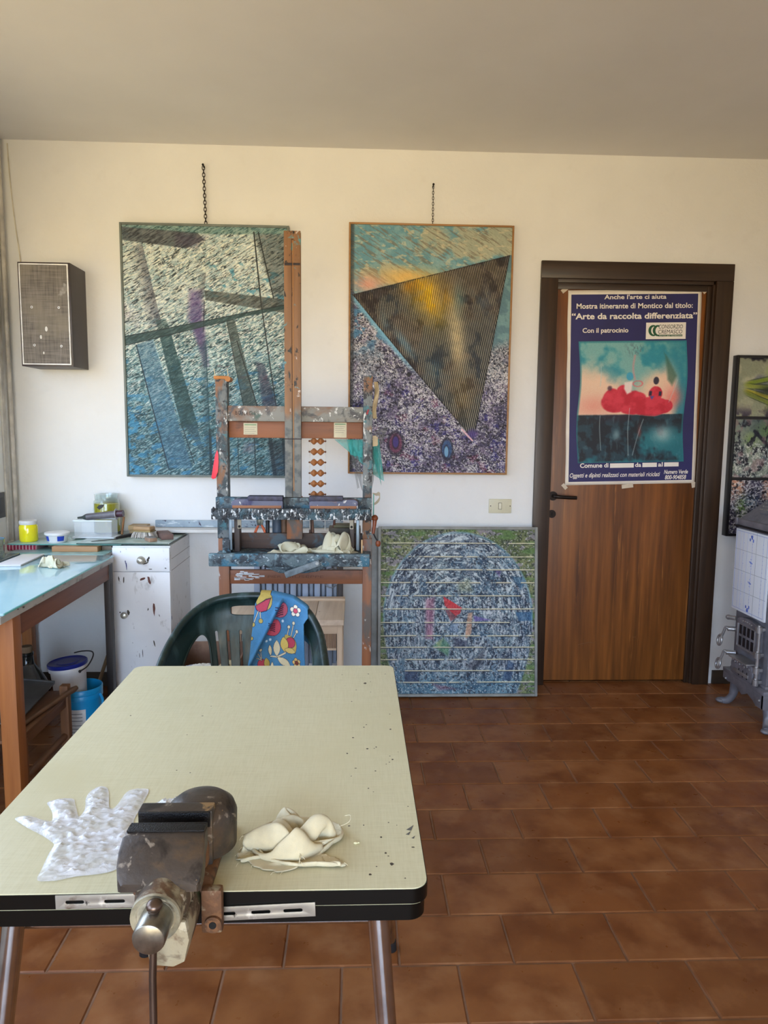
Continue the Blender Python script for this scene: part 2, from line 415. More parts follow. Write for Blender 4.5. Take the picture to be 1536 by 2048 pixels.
def build_floor():
    # terracotta tiles in running bond, each tile a slightly raised quad; grout below
    g = MB(); g.box(XL-.25, XR+.2, YF-.2, YB+.35, -.06, -.0035)
    col = bmesh.new(); lay = col.loops.layers.color.new('Tile') if hasattr(col.loops.layers, 'color') else None
    bm = bmesh.new(); lay = bm.loops.layers.float_color.new('Tile'); rnd = random.Random(5)
    P, LN, gp = .1867, .2955, .0022
    k0 = -22
    for k in range(k0, 13):
        y0 = 1.496+P*k; y1 = y0+P
        if y1 > YB+.1 : y1 = min(y1, YB+.12)
        if y0 > YB+.1: continue
        off = (.27 if k % 2 == 0 else .12)+.0012*(k)
        i0 = int((XL-.3-off)/LN)-1
        for i in range(i0, i0+18):
            x0 = off+LN*i; x1 = x0+LN
            if x0 > XR+.1: continue
            a, b, c, d = x0+gp, x1-gp, y0+gp, y1-gp; e = .0035
            top = [bm.verts.new(p) for p in ((a+e, c+e, 0), (b-e, c+e, 0), (b-e, d-e, 0), (a+e, d-e, 0))]
            bot = [bm.verts.new(p) for p in ((a, c, -.004), (b, c, -.004), (b, d, -.004), (a, d, -.004))]
            fs = [bm.faces.new(top)]+[bm.faces.new((bot[q], bot[(q+1) % 4], top[(q+1) % 4], top[q])) for q in range(4)]
            h, v = rnd.random(), rnd.random()
            for f in fs:
                for lp in f.loops:
                    u = 1.0 if lp.vert in top else 0.0
                    lp[lay] = (h, v, u, 1)
    col.free()
    t = NT('terracotta_tiles'); a = t.n('ShaderNodeAttribute'); a.attribute_name = 'Tile'
    sp = t.n('ShaderNodeSeparateColor'); t.l(a.outputs['Color'], sp.inputs[0])
    c1 = t.ramp(sp.outputs[0], [(0, (124,76,40)), (.5, (138,84,44)), (1, (148,96,56))])
    c2 = t.mix(t.mask(t.noise(7, detail=4, rough=.5), .40, .75), c1, (106,56,24))
    c2 = t.mix(t.mask(t.noise(9, detail=4, off=9), .50, .85), c2, (160,110,70))
    t.color(c2); t.l(t.ramp(t.noise(20, detail=4, off=2), [(.3, (.26,.26,.26,1)), (.7, (.46,.46,.46,1))]), t.b.inputs['Roughness'])
    t.b.inputs['Specular IOR Level'].default_value = .32; t.bump(t.noise(90, detail=4), .12, .002)
    M_GROUT = plain('tile_grout', (126,92,68), .9)
    fl = g.build('floor', M_GROUT, smooth=0, kind='structure')
    me = bpy.data.meshes.new('floor_tiles'); bm.to_mesh(me); bm.free(); me.materials.append(t.m)
    o = bpy.data.objects.new('floor_tiles', me); COL.objects.link(o); o.parent = fl
    o.matrix_parent_inverse = Matrix.Translation(-ORG[fl.name])
    o['kind'] = 'structure'
build_floor()
struct('ceiling', MB().box(XL-.25, XR+.2, YF-.2, YB+.35, ZC, ZC+.2), M_CEIL)
# back wall with the door opening
DX0, DX1, DZ = .985, 1.84, 2.125
w = MB()
w.box(XL-.25, DX0, YB, YB+.3, -.01, ZC); w.box(DX1, XR+.2, YB, YB+.3, -.01, ZC); w.box(DX0, DX1, YB, YB+.3, DZ, ZC)
struct('wall_back', w, M_WALL)
struct('wall_right', MB().box(XR, XR+.2, YF-.2, YB, -.01, ZC), M_WALL)
w = MB(); w.box(XL-.25, WIN3[0], YF-.08, YF, -.01, ZC); w.box(WIN3[1], XR, YF-.08, YF, -.01, ZC); w.box(WIN3[0], WIN3[1], YF-.08, YF, WIN3[3], ZC); w.box(WIN3[0], WIN3[1], YF-.08, YF, -.01, WIN3[2])
struct('wall_front', w, M_WALL)
w = MB(); x0, x1 = XL-.08, XL
ys = [YF, WIN2[0], WIN2[1], WIN1[0], WIN1[1], YB]
for i in range(5):
    if i in (1, 3):
        wn = WIN2 if i == 1 else WIN1
        w.box(x0, x1, ys[i], ys[i+1], -.01, wn[2]); w.box(x0, x1, ys[i], ys[i+1], wn[3], ZC)
    else: w.box(x0, x1, ys[i], ys[i+1], -.01, ZC)
struct('wall_left', w, M_WALL)
M_WINFRAME = plain('white_window_paint', (214,210,200), .45)
M_STONE = plain('stone_sill', (176,170,160), .5)
for n, wn in ((1, WIN1), (2, WIN2)):
    r = empty('window_%d' % n, (XL-.12, (wn[0]+wn[1])/2, wn[2])); r['kind'] = 'structure'
    # open window: the fixed outer frame stays, the sashes are swung away outside
    f = MB(); a, b, c, d = wn; t_ = .03
    f.box(XL-.075, XL-.035, a, b, c, c+t_, .004); f.box(XL-.075, XL-.035, a, b, d-t_, d, .004)
    for yy in (a+t_/2, b-t_/2): f.box(XL-.075, XL-.035, yy-t_/2, yy+t_/2, c, d, .004)
    f.box(XL-.070, XL-.045, (a+b)/2-.018, (a+b)/2+.018, c, d, .003)
    f.build('window_frame', M_WINFRAME, r)
    if 'clear_pane' not in MATS:
        t = NT('clear_pane'); tr = t.n('ShaderNodeBsdfTransparent'); gl = t.n('ShaderNodeBsdfGlossy'); gl.inputs['Roughness'].default_value = .02; mx = t.n('ShaderNodeMixShader'); mx.inputs[0].default_value = .04
        t.l(tr.outputs[0], mx.inputs[1]); t.l(gl.outputs[0], mx.inputs[2]); t.l(mx.outputs[0], t.out.inputs[0]); MATS['clear_pane'] = t.m
    for ya, yb_ in ((a+t_, (a+b)/2-.018), ((a+b)/2+.018, b-t_)):
        p = MB(); p.add([(XL-.058, ya, c+t_), (XL-.058, yb_, c+t_), (XL-.058, yb_, d-t_), (XL-.058, ya, d-t_)], [(0,1,2,3)]); p.build('window_pane', MATS['clear_pane'], r, smooth=0)
    s = MB(); s.box(XL-.14, XL+.02, a-.03, b+.03, c-.03, c+.001, .006); s.build('window_sill', M_STONE, r)
# painted casing / pipe in the left corner
M_PIPE = plain('painted_pipe', (188,182,172), .5)
p = MB(); p.cyl((XL+.012, 3.645, .60), (XL+.012, 3.645, ZC), .010); p.box(XL, XL+.010, 3.565, 3.60, .78, ZC, .003); p.box(XL, XL+.018, 3.56, 3.605, .70, .785, .003)
o = p.build('trim_1', M_PIPE, kind='structure')
# baseboards
M_BASE = wood('dark_baseboard', (44,34,24), (66,52,36), 'X', 8, .5)
struct('baseboard_back', MB().box(1.935, XR, YB-.012, YB, 0, .075, .003), M_BASE)
struct('baseboard_left', MB().box(XL, .94, YB-.012, YB, 0, .075, .003), M_BASE)
struct('baseboard_right', MB().box(XR-.012, XR, YF, YB-.012, 0, .075, .003), M_BASE)
# door
dr = empty('door_1', ((DX0+DX1)/2, YB, 0)); dr['kind'] = 'structure'
f = MB(); y0, y1 = YB-.022, YB+.06
f.box(.925, 1.012, y0, YB, 0, 2.112, .004); f.box(1.822, 1.91, y0, YB, 0, 2.112, .004)
f.box(DX0, 1.012, YB-.004, YB+.10, 0, DZ-.01, .003); f.box(1.812, DX1, YB-.004, YB+.10, 0, DZ-.01, .003)
f.box(1.790, 1.815, YB+.008, YB+.10, 0, DZ-.035, .004)
f.box(1.000, 1.030, YB+.035, YB+.10, 0, DZ-.02, .004)
f.build('door_frame', M_DOORFRAME, dr)
f = MB(); f.box(.925, 1.91, y0, YB, 2.112, 2.197, .004); f.box(DX0, DX1, YB-.004, YB+.10, 2.095, 2.125, .003); f.box(1.0, 1.81, YB+.012, YB+.1, 2.065, 2.10, .004)
f.build('door_lintel', M_DOORFRAME_H, dr)
f = MB(); f.box(1.008, 1.80, YB+.022, YB+.062, .012, 2.09, .003); leaf = f.build('door_leaf', M_DOOR, dr)
M_BRONZE = plain('burnished_bronze', (48,42,40), .35, .85)
h = MB(); yl = YB+.022
h.cyl((1.036, yl, 1.013), (1.036, yl-.008, 1.013), .024); h.cyl((1.036, yl-.006, 1.013), (1.036, yl-.052, 1.013), .009)
h.tube(smooth_loop([(1.036, yl-.046, 1.013), (1.050, yl-.054, 1.013), (1.075, yl-.055, 1.0115), (1.11, yl-.055, 1.0095), (1.147, yl-.053, 1.008)], 4, False), .0095, 14)
h.build('door_handle', M_BRONZE, dr)
h = MB(); h.cyl((1.034, yl, .918), (1.034, yl-.007, .918), .021); kh = h.build('keyhole_rose', M_BRONZE, dr)
h = MB(); h.box(1.0305, 1.0375, yl-.0085, yl-.006, .909, .927, .002); h.build('keyhole', plain('black_void', (6,6,6), .8), dr)
h = MB()
for (a, b) in (((1.205, .21), (1.262, .222)), ((1.262, .222), (1.292, .219)), ((1.33, .255), (1.35, .258)), ((1.50, .25), (1.52, .252))):
    h.tube([(a[0], yl-.0003, a[1]), (b[0], yl-.0003, b[1])], .0011, 6)
h.build('scratches', plain('pale_scratch', (120,84,54), .8), dr)
struct('door_light_block', MB().box(DX0-.02, DX1+.02, YB+.16, YB+.3, -.01, DZ+.02), plain('light_block_dark', (60,50,42), .9))  # unseen dark block added behind the door to stop daylight under the leaf
# light switch
sw = thing('light_switch', (.754, YB, .962), 'ivory wall plate with one rocker switch beside the door frame', 'light switch')
s = MB(); s.box(.695, .814, YB-.008, YB, .923, .997, .004); s.build('plate', plain('ivory_plastic', (206,200,172), .4, var=.03), sw)
s = MB(); s.box(.7445, .7625, YB-.0105, YB-.0055, .943, .9785, .002); s.build('rocker_surround', plain('grey_gap', (120,114,98), .5), sw)
s = MB(); s.box(.7465, .7605, YB-.014, YB-.007, .945, .9765, .003); s.build('rocker', plain('ivory_rocker', (212,206,182), .35, var=.03), sw)
for x, n in ((.704, 1), (.806, 2)):
    s = MB(); s.cyl((x, YB-.0095, .961), (x, YB-.007, .961), .0028, seg=12); s.build('screw', plain('dark_screw', (40,34,28), .5), sw)
# dark socket on the left wall near the corner
so = thing('wall_socket', (XL, 3.50, .97), 'dark rectangular wall socket on the left wall near the corner', 'socket')
s = MB(); s.box(XL, XL+.009, 3.44, 3.545, .908, 1.03, .003); s.build('plate', plain('dark_socket', (48,48,52), .4), so)
s = MB(); s.box(XL+.007, XL+.011, 3.46, 3.53, .93, 1.008, .002); s.build('insert', plain('dark_socket_insert', (24,24,28), .4), so)

# ================================================================== PAINTINGS
M_CANVAS = attr_mat('painted_canvas', .5, .35, 420, .35)
M_BACK = plain('canvas_back', (150,135,110), .8)
def grid_uv(nx, nz):
    u, v = np.meshgrid(np.linspace(0, 1, nx), np.linspace(0, 1, nz)); return u, v
def relief(rng_h, amp): return (rng_h-.5)*amp
def frame_box(mb, x0, x1, z0, z1, y0, y1, w, bev=.003):
    mb.box(x0, x0+w, y0, y1, z0, z1, bev); mb.box(x1-w, x1, y0, y1, z0, z1, bev)
    mb.box(x0+w, x1-w, y0, y1, z1-w, z1, bev); mb.box(x0+w, x1-w, y0, y1, z0, z0+w, bev)
def transform_children(root, M):
    root.matrix_world = root.matrix_world @ M

def painting_teal():
    X0, X1, Z0, Z1 = -1.145, -.328, 1.101, 2.330; yb = YB-.004
    r = thing('painting', (X0+(X1-X0)/2, yb, Z0), 'large teal and grey abstract canvas with dark slanting bars in a grey frame', 'painting')
    nx, nz = 480, 720; u, v = grid_uv(nx, nz); y = 95+v*1855; L = 80+60*v; R = 1312-14*v; x = L+u*(R-L)
    # slanting hatch: coordinates along / across the stroke
    def strokes(ang, ls, ws, seed):
        ca, sa = math.cos(ang), math.sin(ang)
        wx = x+18*fbm(x/90, y/90, seed+5); a = (wx*ca-y*sa)/ls; b = (wx*sa+y*ca)/ws
        return fbm(a, b, seed, 3)
    s1 = strokes(.55, 46, 6.5, 1); s2 = strokes(.5, 26, 4.6, 7); big = fbm(x/260, y/260, 11, 4); mid = fbm(x/110, y/80, 21, 4)
    top = mixc(C3((148,176,182)), C3((188,204,206)), sst(.35, .65, mid))
    teal = mixc(C3((78,118,124)), C3((124,160,164)), sst(.35, .65, mid))
    low = mixc(C3((38,76,84)), C3((62,106,116)), sst(.35, .65, mid))
    c = mixc(top, teal, sst(520, 1000, y+200*(big-.5)+.12*(x-700))); c = mixc(c, low, sst(1000, 1650, y+350*(big-.5)))
    c = mixc(c, C3((178,170,176)), sst(.5, .7, fbm(x/200, y/300, 31))*sst(450, 200, x)*sst(400, 600, y)*sst(1000, 800, y))
    dk = mixc(C3((34,46,52)), C3((20,52,56)), sst(600, 1200, y))
    lt = mixc(C3((232,236,222)), C3((168,206,210)), sst(800, 1500, y))
    s3 = strokes(.62, 20, 3.6, 77); c = mixc(c, dk, sst(.50, .60, s1)*.85); c = mixc(c, lt, sst(.55, .64, s2)*(.9-.30*sst(900, 1600, y))); c = mixc(c, C3((240,242,236)), sst(.60, .68, s3)*(.9-.45*sst(1100, 1700, y)))
    c = mixc(c, C3((50,130,180)), sst(.62, .72, fbm(x/70+y/90, y/45, 41))*sst(900, 1200, y)*.6)
    c = mixc(c, C3((58,144,190)), sst(.58, .68, fbm(x/80, y/60, 43))*sst(350, 200, x)*sst(1250, 1500, y)*.7)
    c = mixc(c, C3((140,60,70)), sst(.66, .74, fbm(x/60, y/40, 51))*sst(750, 900, x)*sst(800, 1000, y)*sst(1300, 1150, y)*.6)
    c = mixc(c, C3((70,150,180)), sst(.62, .7, fbm(x/60, y/40, 53))*sst(650, 800, x)*sst(300, 400, y)*sst(700, 600, y)*.7)
    def bar(poly, col, a, soft=6):
        nonlocal c
        m = inpoly(x, y, poly, soft)*a*(.72+.5*np.clip(s1*1.6-.5, 0, 1)); c = mixc(c, C3(col), np.clip(m, 0, 1))
    def line(a, b, w, col, al=.9, fade=0):
        nonlocal c
        d = segd(x, y, a, b); c = mixc(c, C3(col), sst(w+2, w-2, d)*al)
    def edge_shade(a, b, wid, side, col, al):
        nonlocal c
        (ax, ay), (bx, by) = a, b; L_ = math.hypot(bx-ax, by-ay)
        d = ((bx-ax)*(y-ay)-(by-ay)*(x-ax))/L_*side; t = ((x-ax)*(bx-ax)+(y-ay)*(by-ay))/L_**2
        m = sst(wid, 0, d)*(d > -1)*sst(-.03, .05, t)*sst(1.03, .95, t); c = mixc(c, C3(col), m*al*(.6+.8*np.clip(s1, 0, 1)*.5))
    edge_shade((230,220), (380,830), 130, 1, (60,58,72), .6)
    bar([(80,110), (640,140), (690,190), (560,256), (90,206)], (42,46,54), .8); bar([(480,150), (700,170), (640,250), (480,240)], (66,56,84), .5, 40)
    bar([(80,95), (1320,95), (1320,140), (700,150), (80,110)], (50,104,100), .55, 14)
    bar([(1060,140), (1320,140), (1290,600), (1210,600)], (36,46,48), .55, 20); line((1062,130), (1110,640), 5, (24,32,34)); line((1110,640), (1215,1420), 4, (28,38,42)); line((1095,130), (1205,610), 4, (28,36,38))
    bar([(690,558), (1290,614), (1290,715), (700,630)], (58,62,58), .8)
    edge_shade((704,420), (684,900), 110, -1, (88,60,124), .0)
    bar([(585,560), (690,560), (682,820), (690,1000), (640,930), (570,760)], (82,58,118), .75, 40); edge_shade((705,430), (684,620), 70, 1, (60,64,70), .5)
    bar([(600,820), (690,830), (720,1120), (690,1130)], (76,58,104), .6, 24); line((690,640), (682,860), 3, (40,34,56)); edge_shade((700,940), (730,1900), 60, 1, (30,64,76), .6); line((700,960), (735,1880), 3, (24,60,66), .7)
    bar([(188,966), (312,925), (600,1900), (424,1900)], (62,108,140), .55, 12); line((190,970), (425,1900), 4, (22,44,56)); line((312,930), (520,1560), 3, (160,200,214), .6); line((520,1560), (612,1860), 3, (26,50,60))
    bar([(360,900), (445,880), (640,1570), (520,1590)], (22,58,60), .82); bar([(330,780), (410,780), (450,890), (370,910)], (34,62,60), .6)
    bar([(540,1560), (630,1560), (680,1760), (660,1770)], (34,68,84), .6)
    bar([(852,775), (912,765), (1080,1430), (978,1430)], (62,74,70), .85); line((930,930), (1080,1430), 3, (26,30,30)); line((856,790), (975,1420), 3, (30,40,38), .7)
    bar([(1068,1080), (1130,1100), (1225,1430), (1118,1430)], (58,58,78), .7, 18)
    bar([(100,905), (1000,716), (1000,744), (100,978)], (40,66,66), .97, 3); bar([(1000,716), (1330,648), (1330,678), (1000,744)], (40,66,66), .97, 3); line((110,908), (1300,652), 3, (22,34,36), .8); line((110,974), (900,770), 3, (20,32,34), .6)
    for xa, xb, w_ in ((728,735,10), (850,858,4), (930,935,3), (1050,1060,5), (1160,1200,14), (1270,1290,22)):
        line((xa,1600), (xb,1950), w_, (22,44,50), .7)
    bar([(1150,1680), (1320,1680), (1320,1950), (1180,1950)], (28,40,52), .65, 30); bar([(980,1700), (1060,1690), (1040,1780), (970,1770)], (120,110,130), .5, 40)
    h = s2*.6+s1*.4
    P = np.stack([X0+.010+u*(X1-X0-.02), yb-.030-.004*h, Z1-.010-v*(Z1-Z0-.02)], -1)
    grid_mesh('canvas', P, c, M_CANVAS, r)
    b = MB(); frame_box(b, X0, X1, Z0, Z1, yb-.040, yb-.0005, .011); b.build('frame', plain('grey_green_frame', (104,112,106), .5), r)
    b = MB(); b.box(X0+.011, X1-.011, yb-.026, yb-.004, Z0+.011, Z1-.011); b.build('stretcher', M_BACK, r, smooth=0)
painting_teal()

def painting_triangle():
    X0, X1, Z0, Z1 = -.037, .778, 1.125, 2.355; yb = YB-.004
    r = thing('painting', (X0+(X1-X0)/2, yb, Z0), 'tall abstract canvas with a striped golden dark triangle in a thin light wooden frame', 'painting')
    nx, nz = 470, 660; u, v = grid_uv(nx, nz); y = 105+v*1815; L = 80; R = 1275-58*v; x = L+u*(R-L)
    A, B, D = (95,606), (1255,303), (985,1668)
    big = fbm(x/230, y/230, 3, 4); mid = fbm(x/70, y/50, 5, 4); ca, sa = math.cos(-.55), math.sin(-.55)
    st = fbm((x*ca-y*sa)/90, (x*sa+y*ca)/10, 9, 3); fine = fbm(x/15, y/15, 13, 3)
    sky = mixc(C3((104,156,172)), C3((134,176,184)), sst(.35, .65, mid)); sky = mixc(sky, C3((190,182,150)), sst(.50, .66, big+.25*(mid-.5))*.75)
    sky = mixc(sky, C3((120,112,96)), sst(.55, .66, st)*.65); sky = mixc(sky, C3((214,204,170)), sst(.60, .70, fbm(x/40, y/16, 15))*.6)
    glow = np.exp(-(((x-520)/230)**2+((y-480)/70)**2)); sky = mixc(sky, C3((238,192,96)), np.clip(glow*1.1, 0, 1)*.8)
    sky = mixc(sky, C3((232,164,140)), np.exp(-(((x-210)/110)**2+((y-530)/60)**2))*.8)
    # lower field: violet, white and black impasto
    ripple = fbm(x/26+2*big, y/22-2*mid, 17, 4); rid = 1-np.abs(2*ripple-1)
    lo = mixc(C3((70,66,94)), C3((112,100,130)), sst(.35, .65, mid)); lo = mixc(lo, C3((120,132,138)), sst(.45, .6, big)*sst(1350, 1150, y)*.7)
    lo = mixc(lo, C3((26,24,38)), sst(.56, .68, fine)*.8); lo = mixc(lo, C3((44,40,120)), sst(.58, .7, fbm(x/60, y/60, 19))*sst(1150, 1350, y)*.7)
    lo = mixc(lo, C3((120,50,80)), sst(.62, .72, fbm(x/70, y/60, 23))*sst(1200, 1400, y)*.6)
    rid2 = 1-np.abs(2*fbm(x/15+mid*2, y/13, 83, 3)-1); lo = mixc(lo, C3((206,202,212)), sst(.58, .68, fbm(x/9, y/8, 29))*.75); lo = mixc(lo, C3((20,18,30)), sst(.57, .66, fbm(x/11, y/11, 91))*.8); lo = mixc(lo, C3((234,232,232)), sst(.86, .97, rid2)*sst(.42, .60, fbm(x/120, y/120, 27)+.06)*.95); lo = mixc(lo, C3((226,224,226)), sst(.88, .97, rid)*sst(.5, .62, fbm(x/100, y/100, 57))*.9)
    lo = mixc(lo, C3((70,130,170)), sst(.5, .65, fbm(x/60, y/50, 37))*sst(420, 200, x-(y-750)*.4)*sst(1100, 900, y)*.8)
    for (ex, ey, rx, ry, co) in ((415,1700,55,85,(110,50,80)), (415,1690,24,50,(60,50,130)), (790,1740,42,80,(40,80,130)), (785,1760,18,48,(130,180,214)), (510,1185,16,16,(16,14,20))):
        dd = np.hypot((x-ex)/rx, (y-ey)/ry); lo = mixc(lo, C3(co), sst(1.1, .7, dd)*.85); lo = mixc(lo, C3((24,22,40)), sst(.25, .05, np.abs(dd-1))*.6)
    # which side of the triangle
    base_side = np.where(x < 985, y > A[1]+(x-A[0])*(D[1]-A[1])/(D[0]-A[0])-30, y > 960+60*(mid-.5))
    c = np.where(base_side[..., None], lo, sky)
    rt = sst(-60, 60, y-960-120*(mid-.5)); xbd = 1255+(y-303)*(985-1255)/1365; right = mixc(mixc(C3((120,158,164)), C3((96,132,144)), sst(.4, .6, mid)), lo, rt)
    c = np.where(((x > xbd-6) & (y > 303))[..., None], right, c)
    d1 = segd(x, y, A, D); c = mixc(c, C3((126,186,212)), sst(46, 10, d1)*(y > A[1])*sst(1250, 1000, y)*.85)
    # the triangle itself with fine near-vertical cords
    m = inpoly(x, y, [A, B, D], 5)
    tri = mixc(C3((58,50,50)), C3((84,74,72)), sst(.35, .65, mid)); tri = mixc(tri, C3((52,74,92)), sst(.45, .62, big)*.5)
    def blob(cx, cy, sx, sy, ang, col, al):
        nonlocal tri
        dx, dy = x-cx, y-cy; a = dx*math.cos(ang)+dy*math.sin(ang); b = -dx*math.sin(ang)+dy*math.cos(ang)
        tri = mixc(tri, C3(col), np.exp(-((a/sx)**2+(b/sy)**2))*al*(.7+.6*mid))
    blob(650,600,120,220,-.35,(222,178,36),1.1); blob(500,540,60,60,0,(190,140,40),.8); blob(800,620,50,90,-.2,(196,150,50),.7); blob(860,900,60,260,-.1,(226,206,160),1.0)
    blob(900,1330,90,200,-.1,(126,106,62),.7); blob(480,960,30,120,-.6,(86,150,190),.7); blob(880,640,40,120,0,(110,160,165),.5); blob(1080,620,60,120,0,(120,130,140),.45)
    blob(330,800,30,60,-.4,(96,150,180),.5); blob(700,1150,60,90,-.6,(70,110,130),.5)
    phase = (x-.18*(y-600)-.00011*(y-600)*(x-900)+7*fbm(x/120, y/120, 61))/13.2
    cord = .5+.5*np.sin(2*PI*phase); tri = tri*(.50+.75*cord)[..., None]; tri = mixc(tri, C3((222,210,180)), sst(.72, 1.0, cord)*sst(.36, .58, fbm(x/60, y/90, 63)+.12*np.exp(-((x-800)/260)**2))*.75)
    c = mixc(c, tri, m)
    for a, b in ((A, B), (B, D), (A, D)):
        c = mixc(c, C3((26,22,24)), sst(8, 3, segd(x, y, a, b))*sst(.35, .5, fbm(x/18, y/18, 71))*.8*m)
    c = mixc(c, C3((92,74,150)), sst(60, 10, np.hypot(x-975, y-1625))*.8); c = mixc(c, C3((226,190,196)), sst(9, 3, segd(x, y, (900,1590), (975,1672))))
    c = mixc(c, C3((40,42,44)), sst(118, 96, x)*.6)
    h = np.where(m > .5, cord*.8, fine*.5+rid*.5)
    P = np.stack([X0+.008+u*(X1-X0-.016), yb-.026-.004*h, Z1-.008-v*(Z1-Z0-.016)], -1)
    grid_mesh('canvas', P, c, M_CANVAS, r)
    b = MB(); frame_box(b, X0, X1, Z0, Z1, yb-.036, yb-.0005, .009); b.build('frame', wood('light_wood_frame', (142,98,54), (172,126,76), 'X', 8, .45), r)
    b = MB(); b.box(X0+.009, X1-.009, yb-.022, yb-.004, Z0+.009, Z1-.009); b.build('stretcher', M_BACK, r, smooth=0)
painting_triangle()

def painting_dome():
    # square canvas standing on the floor, leaning back on the wall
    Wd, Hh = .815, .862
    r = thing('painting', (.120+Wd/2, 3.539, 0), 'square blue-grey dome painting with cream lines and a red patch, leaning on the wall', 'painting')
    X0, X1, Z0, Z1 = .120, .120+Wd, .002, .002+Hh; yb = 3.539
    nx, nz = 400, 420; u, v = grid_uv(nx, nz); x = 85+u*1355; y = 80+v*1465
    mid = fbm(x/70, y/60, 3, 4); big = fbm(x/220, y/220, 5, 3); fine = fbm(x/14, y/14, 7, 3)
    out = mixc(C3((84,98,58)), C3((128,132,88)), sst(.35, .65, mid)); out = mixc(out, C3((146,134,156)), sst(.52, .64, fbm(x/60, y/40, 9))*.7)
    out = mixc(out, C3((36,46,34)), sst(.55, .65, fine)*.75); out = mixc(out, C3((214,214,206)), sst(.64, .72, fbm(x/12, y/10, 11))*.7); out = mixc(out, C3((90,130,60)), sst(.56, .66, fbm(x/200, y/40, 13))*.6)
    cx, cy = 765, 860; dx, dy = x-cx, y-cy; rx = 650; ry = np.where(dy < 0, 750, 1100); rad = np.sqrt((dx/rx)**2+(dy/ry)**2); th = np.arctan2(dy, dx)
    arc = fbm(rad*26, th*7, 15, 3); arc2 = fbm(rad*48, th*10, 17, 2)
    ins = mixc(C3((66,86,104)), C3((116,136,146)), sst(.35, .65, mid)); ins = mixc(ins, C3((120,126,138)), sst(.45, .6, big)*.5)
    ins = mixc(ins, C3((22,38,60)), sst(.52, .64, arc)*.8); ins = mixc(ins, C3((212,220,220)), sst(.56, .66, arc2)*.8*(.55+.45*sst(1250, 700, y)))
    vst = fbm(x/9, y/60, 19, 3); ins = mixc(ins, C3((196,200,206)), sst(.60, .70, vst)*sst(550, 750, y)*.7)
    ins = mixc(ins, C3((44,88,120)), sst(.54, .68, fbm(x/90, y/80, 21))*(.35+.5*sst(1100, 1350, np.abs(dx)+500)))
    ins = mixc(ins, C3((60,112,136)), sst(1330, 1520, y+80*mid)*.5); ins = mixc(ins, C3((222,226,224)), sst(.60, .68, fbm(x/8, y/8, 93))*.7); ins = mixc(ins, C3((24,28,40)), sst(.60, .70, fine)*.7)
    def patch(poly, col, a, soft=10):
        nonlocal ins
        ins = mixc(ins, C3(col), inpoly(x, y, poly, soft)*a*np.clip(.75+.5*(mid-.4), 0, 1))
    patch([(480,700), (560,690), (540,1060), (480,1050)], (176,92,120), .65, 30); patch([(850,830), (890,820), (880,1010), (840,1050), (825,1040)], (224,168,130), .85)
    patch([(900,850), (1060,890), (910,900)], (112,92,170), .9); patch([(1080,440), (1140,450), (1125,510)], (104,84,140), .8); patch([(540,1120), (640,1050), (690,1110), (680,1210)], (80,136,90), .75, 20)
    patch([(570,1090), (640,1040), (600,1150)], (176,182,120), .6, 16); patch([(680,980), (720,910), (770,900), (760,1000)], (150,168,196), .6); patch([(1270,820), (1430,815), (1430,890), (1300,900)], (30,84,130), .85)
    patch([(1230,500), (1390,510), (1310,620)], (34,88,124), .75, 14); patch([(1150,1420), (1210,1240), (1260,1280), (1230,1430)], (40,70,110), .8); patch([(300,1330), (410,1330), (420,1440), (300,1440)], (28,38,74), .7, 24)
    patch([(840,1300), (1000,1140), (980,1260), (900,1340)], (44,44,56), .65, 30); patch([(760,560), (860,520), (900,640), (770,640)], (168,172,120), .5, 40); patch([(540,1450), (760,1500), (600,1510)], (130,66,90), .6, 20)
    patch([(720,1040), (850,1080), (830,1140), (740,1130)], (40,42,66), .7, 20); patch([(640,780), (700,800), (760,860), (700,900)], (120,40,48), .8)
    patch([(634,678), (798,780), (782,830), (742,852), (645,760)], (214,40,46), 1.0, 6)
    c = mixc(out, ins, sst(1.02, .985, rad)); c = mixc(c, C3((120,170,190)), sst(.02, .005, np.abs(rad-1.0))*.4*(dy < 100))
    jit = 5*(fbm(x/140, y/500, 23)-.5)
    for k, yy in enumerate((205,325,440,555,672,790,910,1028,1130,1238,1338,1440)):
        brk = sst(.30, .42, fbm(x/90, np.full_like(x, k*3.3), 25)); c = mixc(c, C3((222,214,180)), sst(6, 2.5, np.abs(y-yy-jit))*brk*.95)
        c = mixc(c, C3((30,34,40)), sst(5, 2, np.abs(y-yy-8-jit))*.5*brk)
    h = arc2*.5+fine*.5
    P = np.stack([X0+.012+u*(X1-X0-.024), yb-.030-.004*h, Z1-.012-v*(Z1-Z0-.024)], -1)
    grid_mesh('canvas', P, c, M_CANVAS, r)
    b = MB(); frame_box(b, X0, X1, Z0, Z1, yb-.042, yb, .014); b.build('frame', plain('grey_wooden_frame', (132,132,126), .5), r)
    b = MB(); b.box(X0+.014, X1-.014, yb-.026, yb-.004, Z0+.014, Z1-.014); b.build('stretcher', M_BACK, r, smooth=0)
    a = math.atan2(3.652-3.539, Hh); r.rotation_euler = (-a, 0, 0)
painting_dome()

def painting_thin_edge():
    # a second slim grey frame standing just behind the square painting's left edge
    r = thing('picture_frame', (.106, 3.586, 0), 'grey picture frame standing behind the square painting, only its left edge showing', 'picture frame')
    b = MB(); b.box(.088, .122, 3.562, 3.586, .002, .85, .003); b.box(.122, .70, 3.562, 3.586, .80, .835, .003); b.box(.122, .70, 3.562, 3.586, .002, .036, .003); b.box(.67, .70, 3.562, 3.586, .036, .80, .003)
    b.build('frame', plain('dull_grey_frame', (128,126,120), .5), r)
    b = MB(); b.box(.122, .67, 3.570, 3.576, .036, .80); b.build('backing', M_BACK, r, smooth=0)
    r.rotation_euler = (-math.atan2(3.695-3.586, .85), 0, 0)
painting_thin_edge()

